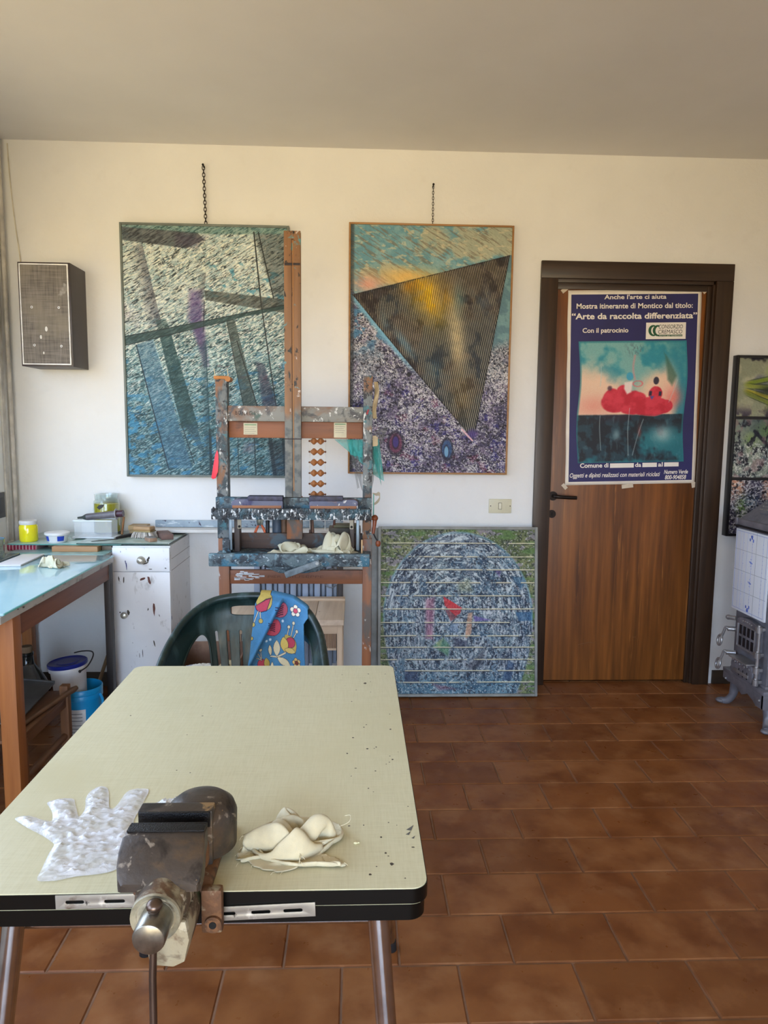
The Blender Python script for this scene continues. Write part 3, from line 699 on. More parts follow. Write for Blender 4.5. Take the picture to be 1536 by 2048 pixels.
def triptych():
    X0, X1, Z0, Z1 = 1.940, 2.30, .814, 1.745; yb = YB-.002
    r = thing('painting', ((X0+X1)/2, yb, Z0), 'black framed column of three small green and violet paintings behind the iron stove', 'painting')
    zs = [(1.437, 1.733), (1.122, 1.421), (.826, 1.107)]
    b = MB(); frame_box(b, X0, X1, Z0, Z1, yb-.045, yb, .013, .002)
    for z in (1.429, 1.1145): b.box(X0+.013, X1-.013, yb-.043, yb, z-.007, z+.007, .002)
    b.build('frame', plain('black_frame', (18,16,20), .35), r)
    for k, (z0, z1) in enumerate(zs):
        nx, nz = 150, 130; u, v = grid_uv(nx, nz); x = u*334; y = v*300+k*340
        mid = fbm(x/60, y/60, 3+k, 4); big = fbm(x/120, y/120, 7+k, 3); fine = fbm(x/9, y/9, 11+k, 3); rp = fbm(x/22+2*big, y/22, 13+k, 4); rid = 1-np.abs(2*rp-1)
        if k == 0:
            c = mixc(C3((150,154,128)), C3((184,180,150)), sst(.35, .65, mid)); c = mixc(c, C3((110,112,128)), sst(.45, .62, big)*.8); c = mixc(c, C3((98,128,48)), sst(.3, .7, u)*sst(.45, .6, mid)*.8)
            for (yy, s_, co) in ((110,.22,(128,150,40)), (150,-.06,(150,160,60)), (195,-.28,(176,166,44)), (220,-.4,(120,132,50))):
                d = np.abs(v*300-(yy+s_*(150-x))); c = mixc(c, C3(co), sst(16, 4, d)*sst(25, 70, x)*.9); c = mixc(c, C3((40,56,24)), sst(4, 1, np.abs(d-13))*sst(35, 90, x)*.6)
            c = mixc(c, C3((30,40,34)), np.exp(-(((x-170)/50)**2+((v*300-165)/26)**2))*.9); c = mixc(c, C3((60,52,70)), sst(.75, 1, v)*sst(.45, .6, mid)*.9); c = mixc(c, C3((24,22,34)), sst(.12, .0, v)*sst(.4, .55, mid))
        elif k == 1:
            c = mixc(C3((92,104,112)), C3((140,150,136)), sst(.35, .65, mid)); c = mixc(c, C3((104,140,76)), np.exp(-(((x-190)/70)**2+((v*300-60)/60)**2))*.8); c = mixc(c, C3((132,158,90)), np.exp(-(((x-90)/30)**2+((v*300-110)/40)**2))*.8)
            c = mixc(c, C3((26,28,40)), sst(.52, .64, fbm(x/16, y/26, 31))*.9*sst(.1, .35, v+.3*(1-u))); c = mixc(c, C3((226,226,218)), sst(.58, .66, fbm(x/7, y/9, 41))*sst(.25, .5, v)*.8); c = mixc(c, C3((226,226,218)), sst(.90, .98, rid)*sst(.3, .6, v)*.7); c = mixc(c, C3((30,34,46)), sst(12, 4, segd(x, v*300, (110,60), (200,150)))); c = mixc(c, C3((150,116,120)), sst(.6, .7, fbm(x/40, y/40, 33))*.5)
        else:
            c = mixc(C3((60,54,80)), C3((110,98,112)), sst(.35, .65, mid)); c = mixc(c, C3((222,164,130)), sst(.6, .1, v+.6*(mid-.5))*sst(.35, .55, big)*.95); c = mixc(c, C3((112,144,64)), np.exp(-(((x-70)/30)**2+((v*300-150)/60)**2))*.9); c = mixc(c, C3((110,150,176)), np.exp(-(((x-120)/40)**2+((v*300-120)/40)**2))*.7)
            c = mixc(c, C3((20,20,32)), sst(.52, .62, fine)*.8); c = mixc(c, C3((230,228,226)), sst(.57, .65, fbm(x/8+y/16, y/7, 43))*.8); c = mixc(c, C3((230,228,226)), sst(.91, .98, rid)*.8)
        P = np.stack([X0+.012+u*(X1-X0-.024), yb-.030-.003*fine, z1-v*(z1-z0)], -1); grid_mesh('canvas', P, c, M_CANVAS, r)
    b = MB(); b.box(X0+.005, X1-.005, yb-.025, yb-.003, Z0+.005, Z1-.005); b.build('backing', M_BACK, r, smooth=0)
triptych()

# hanging chains with their nails
M_CHAIN = plain('dark_chain', (52,44,38), .45, .8)
def chain(x_top, z_top, x_bot, z_bot, n, rw, label):
    b = MB(); L = (z_top-z_bot)/n
    for k in range(n):
        t = (k+.5)/n; cx = x_top+(x_bot-x_top)*t; cz = z_top-L*(k+.5); h = L*.64; pts = []
        for i in range(16):
            a = 2*PI*i/16; o = rw*math.cos(a); q = math.copysign(abs(math.sin(a))**.7, math.sin(a))*h
            pts.append((cx+o, YB-.016, cz+q) if k % 2 == 0 else (cx, YB-.016+o*.9, cz+q))
        b.tube(pts, rw*.30, 6, closed=True)
    o = thing('hanging_chain', (x_top, YB, z_bot), label, 'chain'); b.build('links', M_CHAIN, o)
    n_ = MB(); n_.cyl((x_top, YB, z_top-.002), (x_top, YB-.026, z_top+.004), .0025, seg=10); n_.sphere((x_top, YB-.026, z_top+.004), .0055, 10, 8); n_.build('nail', plain('black_nail', (20,18,16), .5, .6), o)
chain(-.742, 2.605, -.735, 2.332, 17, .0062, 'dark link chain holding up the teal abstract canvas')
chain(.375, 2.540, .3755, 2.358, 14, .0040, 'thin dark chain holding up the striped triangle canvas')

# ================================================================== POSTER ON THE DOOR
def poster():
    # local frame: s across, t up, turned 1.4 degrees in the plane of the door
    YP = YB+.0205; a = math.radians(1.45); ca, sa = math.cos(a), math.sin(a); TLx, TLz = 1.0740, 2.0600; PW, PH = .690, .991
    def Wp(s, t, d=0.0): return (TLx+s*ca+t*sa, YP-d, TLz+s*sa-t*ca)   # t measured downwards
    r = thing('poster', (TLx+PW/2, YP, TLz-PH), 'blue exhibition poster with a red and turquoise picture taped to the wooden door', 'poster')
    def sheet(name, s0, s1, t0, t1, d, m, th=.0006):
        b = MB(); vs = [Wp(s, t, dd) for dd in (d-th, d) for s, t in ((s0,t0), (s1,t0), (s1,t1), (s0,t1))]
        b.add(vs, [(0,1,2,3), (7,6,5,4), (0,4,5,1), (1,5,6,2), (2,6,7,3), (3,7,4,0)]); return b.build(name, m, r, smooth=0)
    M_PAPER = plain('poster_paper', (236,226,212), .5, var=.02); M_BLUE = plain('poster_blue', (38,36,92), .38, var=.08, scale=5)
    # slightly wavy sheet
    nx, nz = 40, 56; u, v = grid_uv(nx, nz); s = u*PW; t = v*PH
    wav = .0012*np.sin(v*23+1)*np.exp(-((u-0)/.08)**2)+.0015*np.sin(v*17)*np.exp(-((u-1)/.08)**2)
    P = np.stack([TLx+s*ca+t*sa, YP-.0012-np.abs(wav)*.5, TLz+s*sa-t*ca], -1); P[..., 0] += wav*.8
    grid_mesh('sheet', P, None, M_PAPER, r, thick=.0006)
    sheet('blue_field', .017, PW-.018, .021, PH-.017, .0034, M_BLUE)
    def loc(px, pz):   # crop pixels of the poster -> local (s, t)
        s = (px-(283-(pz-262)*.0155))/(1258-283)*PW; t = (pz-(262-(px-283)*.0225))/(1672-262)*PH; return s, t
    # the printed picture
    nx, nz = 190, 220; u, v = grid_uv(nx, nz); x = 365+u*785; y = 622+v*870
    big = fbm(x/150, y/150, 3, 4); mid = fbm(x/50, y/50, 5, 4); st = fbm(x/10, y/90, 7, 3); fine = fbm(x/14, y/14, 9, 3)
    c = mixc(C3((44,146,164)), C3((128,184,180)), sst(.40, .62, big+.2*(mid-.5))); c = mixc(c, C3((30,128,150)), sst(950, 1100, x)*.6)
    c = mixc(c, C3((240,206,178)), sst(720, 940, y+160*(big-.5)-170*np.exp(-((x-760)/120)**2)+60*np.exp(-((x-1000)/60)**2))*sst(1120, 1040, x)); c = mixc(c, C3((232,140,120)), np.exp(-(((x-480)/130)**2+((y-1080)/70)**2))*.6)
    c = mixc(c, C3((232,120,110)), np.exp(-(((x-1060)/70)**2+((y-1030)/80)**2))*.8); c = mixc(c, C3((60,100,80)), inpoly(x, y, [(985,700), (1000,730), (1090,830), (1040,940), (1005,900)], 20)*.7)
    red = np.zeros_like(x)
    for cx, cy, rx, ry in ((640,1050,105,80), (610,1030,70,70), (760,1060,110,85), (690,1000,60,70), (900,1090,140,70), (990,1090,70,50), (925,1000,50,55)): red = np.maximum(red, sst(1.08, .92, np.hypot((x-cx)/rx, (y-cy)/ry)+.15*(mid-.5)))
    c = mixc(c, mixc(C3((200,30,54)), C3((222,58,78)), sst(.3, .75, fbm(x/60, y/50, 13))), red)
    sea = sst(1140, 1150, y+6*(mid-.5)); low = mixc(C3((28,58,72)), C3((18,28,40)), sst(.4, .6, mid)); low = mixc(low, C3((26,112,124)), sst(.45, .6, big+.0006*(x-760))*sst(1180, 1320, y)); low = mixc(low, C3((190,206,206)), np.exp(-(((x-1000)/70)**2+((y-1290)/60)**2))*.75)
    low = mixc(low, C3((150,180,186)), np.exp(-(((x-660)/26)**2+((y-1290)/40)**2))*.7); low = mixc(low, C3((130,60,60)), np.exp(-(((x-830)/14)**2+((y-1270)/50)**2))*.8); low = mixc(low, C3((60,30,50)), sst(1230, 1150, y)*.6*np.exp(-((x-640)/130)**2)); low = mixc(low, C3((110,150,156)), sst(.62, .76, fbm(x/22, y/60, 7, 4))*.3)
    c = mixc(c, low, sea*(1-red*.9)); bot = sst(1160, 1130, y)
    c = mixc(c, C3((70,170,200)), sst(1.1, .85, np.hypot((x-728)/26, (y-872)/30))); c = mixc(c, C3((240,222,214)), inpoly(x, y, [(690,915), (750,905), (745,985), (715,1000), (690,960)], 12)); c = mixc(c, C3((52,46,64)), sst(1.1, .85, np.hypot((x-922)/21, (y-905)/28)))
    for bx, by in ((887,995), (958,998)): c = mixc(c, C3((34,30,60)), inpoly(x, y, [(bx-10,by-16), (bx+10,by-16), (bx+10,by+16), (bx-10,by+16)], 4))
    c = mixc(c, C3((90,80,150)), inpoly(x, y, [(885,1015), (918,1015), (902,1042)], 4)); c = mixc(c, C3((70,40,60)), sst(24, 8, np.hypot(x-585, y-955))*.8)
    c = mixc(c, C3((230,100,110)), sst(7, 2, np.abs(np.hypot((x-788)/34, (y-925)/20)-1)*26)*.7); c = mixc(c, C3((90,110,120)), sst(.5, .62, fbm(x/10, y/24, 15))*np.exp(-(((x-770)/60)**2+((y-680)/45)**2))*.8); c = mixc(c, C3((220,150,150)), sst(12, 3, np.abs(x-762+10*np.sin(y/40)))*(y < 900)*(y > 720)*.6)
    for xa, xb, y0_, y1_ in ((520,515,800,940), (535,540,1150,1400), (748,740,1100,1440), (1080,1030,900,1060), (856,770,1180,1440)): c = mixc(c, C3((196,214,214)), sst(4, 1, segd(x, y, (xa,y0_), (xb,y1_)))*.6)
    edge = np.minimum(np.minimum(u, 1-u), np.minimum(v, 1-v)); c = mixc(c, C3((30,120,134)), sst(.02, .006, edge)*.7)
    s0, t0 = loc(366, 622); s1, t1 = loc(1146, 1490); w = .0045*np.sin((v-.1)*2*PI*1.25)+.010*(v-.3)*0
    S = s0+u*(s1-s0)+(1-2*np.abs(u-.5)*0)*0+ (w*1.6-.004*v)*np.where(u < .5, 1, 1); T = t0+v*(t1-t0)
    P = np.stack([TLx+S*ca+T*sa, np.full_like(S, YP-.0042), TLz+S*sa-T*ca], -1); grid_mesh('printed_picture', P, c, attr_mat('poster_print', .4, 0, 300), r)
    M_WHITE = plain('poster_white_ink', (240,232,222), .5, var=.02); M_DARK = plain('poster_black_ink', (24,28,26), .5, var=.02); M_GREEN = plain('poster_green_ink', (24,84,52), .5, var=.05)
    def text(txt, px0, px1, base, cap, m, d, shear=0, bold=.020, name='lettering'):
        v_, f_ = text_mesh(txt, shear, bold); xs = [q[0] for q in v_]; x0_, x1_ = min(xs), max(xs)
        sA, tA = loc(px0, base+ (0)); sB, tB = loc(px1, base-(px1-px0)*.0225); hc = max(q[1] for q in text_mesh('H', 0, bold)[0])-min(0, 0); sc = (sB-sA)/(x1_-x0_); hz = cap/(1672-262)*PH/hc
        b = MB(); b.add([Wp(sA+(q[0]-x0_)*sc, tA-q[1]*hz, d) for q in v_], f_); return b.build(name, m, r, smooth=0, recalc=False)
    text("Anche l'arte ci aiuta", 545, 998, 320, 30, M_WHITE, .0046)
    text("Mostra itinerante di Montico dal titolo:", 343, 1193, 390, 36, M_WHITE, .0046)
    text("\u201cArte da raccolta differenziata\u201d", 308, 1226, 465, 41, M_WHITE, .0046, 0, .026)
    text("Con il patrocinio", 387, 722, 560, 33, M_WHITE, .0046)
    text("Comune di", 370, 583, 1541, 32, M_WHITE, .0046, 0, .024); text("da", 782, 828, 1532, 31, M_WHITE, .0046, 0, .024); text("al", 955, 990, 1528, 31, M_WHITE, .0046, 0, .024)
    text("Oggetti e dipinti realizzati con materiali riciclati", 294, 970, 1615, 32, M_WHITE, .0046, .25, .010); text("Numero Verde", 1000, 1181, 1583, 30, M_WHITE, .0046, .25, .02); text("800-904858", 1008, 1168, 1624, 31, M_WHITE, .0046, .2)
    def patch(name, px0, px1, py0, py1, d, m):
        sA, tA = loc(px0, py0); sB, tB = loc(px1, py0-(px1-px0)*.0225); return sheet(name, sA, sB, tA, tA+(py1-py0)/(1672-262)*PH, d, m)
    patch('blank_field', 595, 773, 1508, 1541, .0044, M_WHITE); patch('blank_field', 838, 946, 1502, 1534, .0044, M_WHITE); patch('blank_field', 1001, 1110, 1498, 1529, .0044, M_WHITE)
    patch('logo_panel', 853, 1146, 482, 600, .0042, M_WHITE)
    text("CONSORZIO", 944, 1122, 524, 28, M_DARK, .0052, .12, .0); text("CREMASCO", 942, 1119, 560, 28, M_DARK, .0052, .12, .0)
    patch('logo_bar', 944, 1120, 567, 580, .0050, M_GREEN); text("Servizi per l'ambiente", 948, 1116, 578, 9, M_WHITE, .0056, .1, 0)
    b = MB()
    for ox in (0, 32):    # the two C shaped marks of the logo
        ou, inn = [], []
        for k in range(15):
            an = math.radians(68+k*(224/14)); ou.append((905+ox+36*math.cos(an)*1.0, 538-40*math.sin(an))); inn.append((911+ox+22*math.cos(an), 538-29*math.sin(an)))
        pts = [Wp(*loc(*p), .0052) for p in ou+inn]; n = len(ou); b.add(pts, [(i, i+1, n+i+1, n+i) for i in range(n-1)])
    b.build('logo_mark', M_GREEN, r, smooth=0, recalc=False)
    M_TAPE = plain('masking_tape', (206,190,168), .45, var=.05)
    for cs, ct, L_, w_, an in ((-.012, -.008, .052, .020, -38), (PW+.004, -.002, .050, .020, 50), (.355, -.012, .118, .021, 1), (.33, PH+.010, .060, .020, -6), (-.004, PH+.006, .032, .018, 48), (PW-.006, PH+.010, .028, .022, 80)):
        q = math.radians(an); b = MB(); pts = []
        for dd in (.0012, .0016+.003):
            for e, f in ((-1,-1), (1,-1), (1,1), (-1,1)):
                lx, lt = e*L_/2, f*w_/2; pts.append(Wp(cs+lx*math.cos(q)-lt*math.sin(q), ct+lx*math.sin(q)+lt*math.cos(q), dd))
        b.add(pts, [(0,1,2,3), (7,6,5,4), (0,4,5,1), (1,5,6,2), (2,6,7,3), (3,7,4,0)]); b.build('tape', M_TAPE, r, smooth=0)
poster()

# ================================================================== SPEAKER
def speaker():
    X0, X1, Y0, Y1, Z0, Z1 = -1.567, -1.328, 3.500, YB-.001, 1.628, 2.103
    r = thing('loudspeaker', ((X0+X1)/2, Y1, Z0), 'dark wall loudspeaker with a stained grey cloth grille and thin white trim', 'loudspeaker')
    b = MB(); b.box(X0, X1, Y0+.004, Y1, Z0, Z1, .003); b.build('cabinet', plain('dark_brown_laminate', (52,40,40), .4, var=.08), r)
    t = NT('speaker_cloth'); w1 = t.noise(160, (1,1,.06), 2); w2 = t.noise(160, (.06,1,1), 2)
    m = t.n('ShaderNodeMix'); m.data_type = 'RGBA'; m.inputs[0].default_value = .5; t.l(t.ramp(w1, [(.3, (84,78,72)), (.7, (136,128,120))]), m.inputs[6]); t.l(t.ramp(w2, [(.3, (84,80,74)), (.7, (136,128,120))]), m.inputs[7])
    c = t.mix(t.mask(t.noise(6, detail=5, off=4), .5, .72), m.outputs[2], (132,124,110)); c = t.mix(t.mask(t.noise(14, detail=3, off=8), .66, .72), c, (150,146,140)); t.color(c); t.set(Roughness=.85)
    b = MB(); b.box(X0+.014, X1-.014, Y0+.001, Y0+.01, Z0+.014, Z1-.014); b.build('grille_cloth', t.m, r, smooth=0)
    b = MB(); frame_box(b, X0+.0075, X1-.0075, Z0+.0075, Z1-.0075, Y0-.002, Y0+.006, .0055, .001); b.build('trim_frame', plain('silver_white_trim', (226,224,220), .3), r)
    for x, z in ((-1.507, 1.898), (-1.383, 1.898), (-1.502, 1.725), (-1.378, 1.722)):
        b = MB(); b.cyl((x, Y0+.004, z), (x, Y0-.003, z), .0055, seg=14); sc = b.build('screw', plain('pale_screw', (200,196,190), .4, .2), r)
        b = MB(); b.cyl((x, Y0-.002, z), (x, Y0-.0042, z), .0022, seg=10); b.build('screw_hole', MATS['black_void'], sc)
    for px, pz, rr in ((-1.446, 1.80, .009), (-1.472, 1.763, .007), (-1.462, 1.69, .005)):
        b = MB(); b.sphere((px, Y0+.001, pz), rr, 10, 6, (.7, .15, 1.3)); b.build('plaster_splash', plain('dry_plaster', (214,212,206), .8), r)
    p = smooth_loop([(-1.572, 3.66, 1.655), (-1.60, 3.665, 1.68), (-1.625, 3.675, 1.74), (-1.628, 3.685, 1.80), (-1.622, 3.69, 1.875)], 6, False)
    c = thing('speaker_cable', (-1.60, YB, 1.655), 'black cable curling from the loudspeaker up the corner of the wall', 'cable')
    b = MB(); b.tube(p, .0022, 8); b.build('cable', plain('black_cable', (22,20,20), .5), c)
    p = smooth_loop([(-1.622, 3.691, 1.875), (-1.615, 3.694, 1.93), (-1.628, 3.694, 2.05), (-1.64, 3.694, 2.2), (-1.655, 3.694, 2.35), (-1.668, 3.694, 2.55), (-1.672, 3.694, 2.69)], 6, False)
    b = MB(); b.tube(p, .0028, 8); b.build('painted_cable_run', plain('cream_cable', (206,198,180), .6), c)
speaker()

# ================================================================== EASEL
def easel_mats():
    global M_EP, M_EPD, M_EW, M_EWX, M_EMAST, M_EBAR, M_ECRUST
    L = lambda *a: list(a)
    M_EP = splat('paint_crusted_post', ((92,98,100), (126,130,128), 12), L(((46,60,66), 20, .46, .55, (1,1,.6)), ((132,92,62), 9, .52, .60, (1,1,.6)), ((210,210,206), 60, .65, .70, (1,1,.4)), ((64,112,120), 24, .62, .68, (1,1,1)), ((34,34,38), 34, .60, .65, (1,1,1))), .5, .6, 140)
    M_EPD = splat('paint_crusted_rail', ((64,78,84), (100,116,118), 14), L(((34,42,48), 22, .45, .54, (1,1,1)), ((56,104,122), 14, .55, .63, (1,1,1)), ((190,198,198), 90, .66, .73, (.7,1,1.4)), ((130,156,160), 28, .64, .74, (1,1,1))), .5, .8, 160)
    M_ECRUST = splat('crusted_front_rail', ((40,48,54), (70,82,88), 16), L(((24,28,34), 30, .46, .55, (1,1,.6)), ((58,86,96), 18, .52, .62, (1,1,1)), ((216,220,220), 110, .62, .68, (1,1,.5))), .5, 1.0, 140)
    M_EW = wood('orange_easel_wood', (122,72,42), (156,98,58), 'Z', 8, .5, .12, [((98,88,80), 9, .58, .66, (1,1,.5)), ((206,200,192), 40, .68, .72, (1,1,.4))])
    M_EWX = wood('orange_easel_wood_bar', (118,68,38), (150,90,52), 'X', 8, .5, .12, [((92,54,32), 9, .62, .74, (1,1,1))])
    M_EMAST = wood('easel_mast_wood', (120,84,54), (152,110,74), 'Z', 8, .5, .15, [((40,36,34), 40, .665, .70, (1,1,.5)), ((90,150,156), 16, .69, .73, (1,1,1)), ((206,196,190), 24, .70, .74, (1,1,1))], zpaint=((118,120,116), 1.62, 1.18, (84,90,92)))
    M_EBAR = wood('painted_easel_bar', (112,78,54), (138,100,72), 'X', 8, .5, .2, [((132,132,126), 6, .42, .52, (.6,1,1)), ((74,74,76), 14, .55, .62, (1,1,1)), ((212,212,208), 44, .65, .70, (1,1,1)), ((76,96,88), 9, .64, .70, (1,1,1))])
easel_mats()
YE = 2.95
def easel():
    r = thing('easel', (-.245, YE+.03, 0), 'tall paint-crusted wooden studio easel in front of the two big paintings', 'easel')
    def part(name, m, *boxes, bev=.003, parent=None):
        b = MB()
        for x in boxes: b.box(*x, bev)
        return b.build(name, m, parent or r)
    part('upright', M_EP, (-.563,-.516, YE, YE+.05, .90, 1.548)); part('upright', M_EP, (.032,.069, YE, YE+.05, .90, 1.566))
    part('upright_base', M_EW, (-.561,-.517, YE+.001, YE+.049, .03, .90)); part('upright_base', M_EW, (.0335,.0715, YE+.001, YE+.049, .03, .90))
    b = MB(); b.box(-.568,-.512, YE-.004, YE+.054, 1.545, 1.558, .003); b.cyl((-.512, YE-.006, 1.546), (-.512, YE+.056, 1.546), .011); b.build('wooden_cap', plain('ochre_wood_cap', (176,112,44), .5), r)
    for xa, rr in ((-.514, .0018), (-.567, .0014)):
        b = MB(); b.cyl((xa, YE+.03, 1.55), (xa-.005, YE+.03, 1.588), rr, seg=8); b.build('wire_pin', plain('pale_pin', (206,196,160), .4), r)
    # mast with its central groove
    b = MB(); b.box(-.283,-.2535, YE-.03, YE-.002, 1.075, 2.116, .002); b.box(-.2455,-.218, YE-.03, YE-.002, 1.075, 2.116, .002); b.box(-.2535,-.2455, YE-.022, YE-.002, 1.075, 2.116); b.box(-.2535,-.2455, YE-.03, YE-.002, 2.085, 2.116)
    mast = b.build('mast', M_EMAST, r)
    b = MB(); b.box(-.2495,-.2458, YE-.0285, YE-.022, 1.10, 2.08, .001); b.build('groove_strip', wood('groove_light_wood', (160,108,58), (190,138,84), 'Z', 8), mast)
    b = MB(); b.box(-.2805,-.2505, YE-.0312, YE-.029, 1.985, 1.995, .001); b.box(-.2475,-.2200, YE-.0312, YE-.029, 1.986, 1.995, .001); b.build('dark_band', plain('dark_ink', (40,30,34), .6), mast)
    b = MB(); b.box(-.284,-.217, YE-.0312, YE-.001, 1.308, 1.312); b.build('saw_line', plain('dark_ink', (40,30,34), .6), mast, smooth=0)
    part('mast_foot', M_EW, (-.279,-.215, YE-.012, YE+.016, .90, 1.076))
    part('crossbar', M_EBAR, (-.516, .032, YE+.008, YE+.034, 1.379, 1.441)); part('lower_crossbar', M_EWX, (-.516, .032, YE+.030, YE+.05, 1.312, 1.380))
    M_CARD = plain('cream_card', (200,192,164), .6, var=.05); M_CG = plain('card_green_print', (110,150,110), .6); M_CT = plain('card_grey_print', (140,136,124), .6)
    for x0, x1, z0, z1 in ((-.456,-.400, 1.325, 1.372), (-.088,-.036, 1.316, 1.378)):
        b = MB(); b.box(x0, x1, YE+.0285, YE+.0302, z0, z1); cd = b.build('paper_label', M_CARD, r, smooth=0)
        b = MB(); b.box(x0+.004, x1-.004, YE+.0280, YE+.0286, z1-.009, z1-.005); b.build('printed_line', M_CG, cd, smooth=0)
        b = MB()
        for k in range(4): b.box(x0+.005, x1-.006-.006*(k % 2), YE+.0280, YE+.0286, z1-.018-.008*k, z1-.0165-.008*k)
        b.build('printed_line', M_CT, cd, smooth=0)
    # handwriting on the bars
    b = MB(); rnd = random.Random(21); xa = -.486
    for ch in 'BONAGIS':     # unsteady marker capitals, letter by letter
        v_, f_ = text_mesh(ch, .12*(rnd.random()-.3), -.004); a_ = .30*(rnd.random()-.5); dz = .0025*(rnd.random()-.5); sc = .0205*(.9+.3*rnd.random()); w_ = max(q[0] for q in v_)*sc
        b.add([(xa+(q[0]*math.cos(a_)-q[1]*math.sin(a_))*sc*.80, YE+.0074, 1.404+dz+(q[0]*math.sin(a_)+q[1]*math.cos(a_))*sc) for q in v_], f_); xa += w_*.80+.0022
    b.build('handwriting', plain('black_marker', (26,24,24), .7), r, smooth=0, recalc=False)
    for word, xa, wd in (('PIER', -.36, .055), ('GIUSEPPE', -.288, .16)):
        v_, f_ = text_mesh(word, .05, -.012); xs = [q[0] for q in v_]; sc = wd/(max(xs)-min(xs)); b = MB()
        b.add([(xa+(q[0]-min(xs))*sc, YE+.0075, .734+q[1]*.010/.7) for q in v_], f_); b.build('faded_handwriting', plain('faded_marker', (98,56,32), .7), r, smooth=0, recalc=False)
    # canvas tray
    part('tray_back_board', M_EPD, (-.563,.069, YE-.03, YE-.001, 1.022, 1.073)); part('tray_floor', M_EPD, (-.567,.066, YE-.10, YE-.02, .998, 1.022))
    front = part('tray_front_rail', M_ECRUST, (-.563,.061, YE-.125, YE-.10, .994, 1.037))
    b = MB(); rnd = random.Random(3)
    for k in range(210):
        x = -.556+.606*rnd.random(); z = .996+.040*rnd.random()**.6; s_ = .002+.0035*rnd.random(); b.sphere((x, YE-.125, z), s_, 6, 4, (1, .6, .7+1.4*rnd.random()))
    b.build('paint_crust', M_ECRUST, front, kind='stuff')
    M_BLK = splat('painted_block_wood', ((96,96,118), (70,78,104), 14), [((150,96,54), 8, .52, .58, (.5,1,2)), ((210,206,200), 34, .66, .71, (1,1,1)), ((44,40,84), 12, .55, .65, (1,1,1))], .5, .5)
    for x0, x1 in ((-.492,-.288), (-.183,.012)):
        b = MB(); b.prism([(x0, 1.024), (x1, 1.024), (x1, 1.062), (x1-.012, 1.07), (x0+.02, 1.07), (x0, 1.06)], 'XZ', YE-.075, YE-.032, .002); bl = b.build('canvas_clamp_block', M_BLK, r)
        b = MB(); xa, xb = ((x0+.065, x1) if x0 < -.3 else (x0, x1-.06)); b.box(xa, xb, YE-.080, YE-.03, 1.064, 1.083, .003); b.build('clamp_lip', plain('purple_black_paint', (44,42,62), .5, var=.4, scale=60), bl)
        b = MB(); b.box(x0+.004, x1-.006, YE-.0775, YE-.0745, 1.027, 1.045, .001); b.build('bare_wood_edge', wood('bare_orange_wood', (150,92,50), (178,116,68), 'X', 8), bl)
    # lower shelf
    rail = MB(); rail.box(-.575,.060, YE-.135, YE-.11, .808, .860, .006); rail = rail.build('shelf_front_rail', M_EPD, r)
    part('shelf_board', M_EPD, (-.556,.066, YE-.112, YE+.17, .836, .850)); part('shelf_back_board', wood('dark_shelf_wood', (62,46,40), (98,70,52), 'X', 8, .6, .2, [((74,86,92), 12, .6, .68, (1,1,1))]), (-.515,.035, YE+.052, YE+.068, .85, .915))
    for x in (-.508, .006):
        part('shelf_bracket', plain('grey_metal_strip', (112,124,132), .4, .5), (x, x+.013, YE-.05, YE-.044, .86, 1.0)); part('bracket_strut', plain('dark_stained_strut', (62,48,42), .5), (x+(.018 if x < -.2 else -.026), x+(.040 if x < -.2 else -.008), YE-.03, YE+.02, .85, 1.0))
    for x in (-.476, .003-.024):
        b = MB(); b.box(x, x+.016, YE-.036, YE-.030, .945, .995, .003); pl = b.build('hinge_plate', plain('pale_hinge_plate', (170,160,140), .5), r)
        b = MB(); b.cyl((x+.008, YE-.036, .955), (x+.008, YE-.039, .955), .005, seg=12); b.build('hinge_hole', MATS['black_void'], pl)
    b = MB(); b.box(-.535,-.500, YE-.05, YE-.01, .848, .905, .003, M=None); b.build('side_wedge', M_EPD, r)
    b = MB(); b.box(.026,.032, YE-.09, YE-.08, .85, .91, .001); b.build('side_wedge', plain('pale_cut_wood', (206,166,118), .6), r)
    # shelf support and diagonal clamp bar below the front rail
    b = MB(); b.prism([(-.385,.81), (-.09,.81), (-.15,.782), (-.20,.775), (-.30,.775)], 'XZ', YE-.10, YE-.05, .003); b.build('shelf_support', M_EPD, r)
    ang = math.atan2(.052, .14); M = Matrix.Translation((-.205, YE-.146, .803)) @ Matrix.Rotation(-ang, 4, 'Y'); b = MB(); b.box(-.073,.073, -.006, .008, -.0125, .0125, .003, M=M); cb = b.build('clamp_bar', plain('grey_painted_bar', (104,112,114), .5, var=.25, scale=40), r)
    b = MB(); b.cyl((-.147, YE-.151, .826), (-.147, YE-.157, .826), .0065, seg=16); b.build('clamp_bolt', plain('dull_bolt', (150,150,146), .35, .7), cb)
    bar = part('stretcher_bar', M_EWX, (-.517,.0335, YE+.008, YE+.034, .708, .766))
    b = MB(); rnd = random.Random(8)
    for k in range(26):
        x = -.50+.115*rnd.random(); z = .718+.040*rnd.random(); L_ = .012+.030*rnd.random(); b.box(x, min(x+L_, -.365), YE+.0066, YE+.0086, z, z+.002+.005*rnd.random(), .0006)
    b.build('white_paint_smear', plain('white_smear', (206,202,196), .6), bar)
    # crank on the right
    b = MB(); b.cyl((.069, YE+.02, .985), (.088, YE+.02, .985), .008); b.sphere((.083, YE+.02, .985), .014, 14, 10); b.tube([(.083, YE+.02, .98), (.081, YE+.015, .955), (.076, YE+.012, .92)], [.010,.008,.006], 12); cr = b.build('crank', plain('turned_brown_wood', (128,66,36), .4), r)
    b = MB(); b.tube([(.076, YE+.012, .925), (.086, YE, .905), (.095, YE-.005, .892)], .003, 8); b.build('crank_rod', plain('black_rod', (30,26,26), .4, .6), cr)
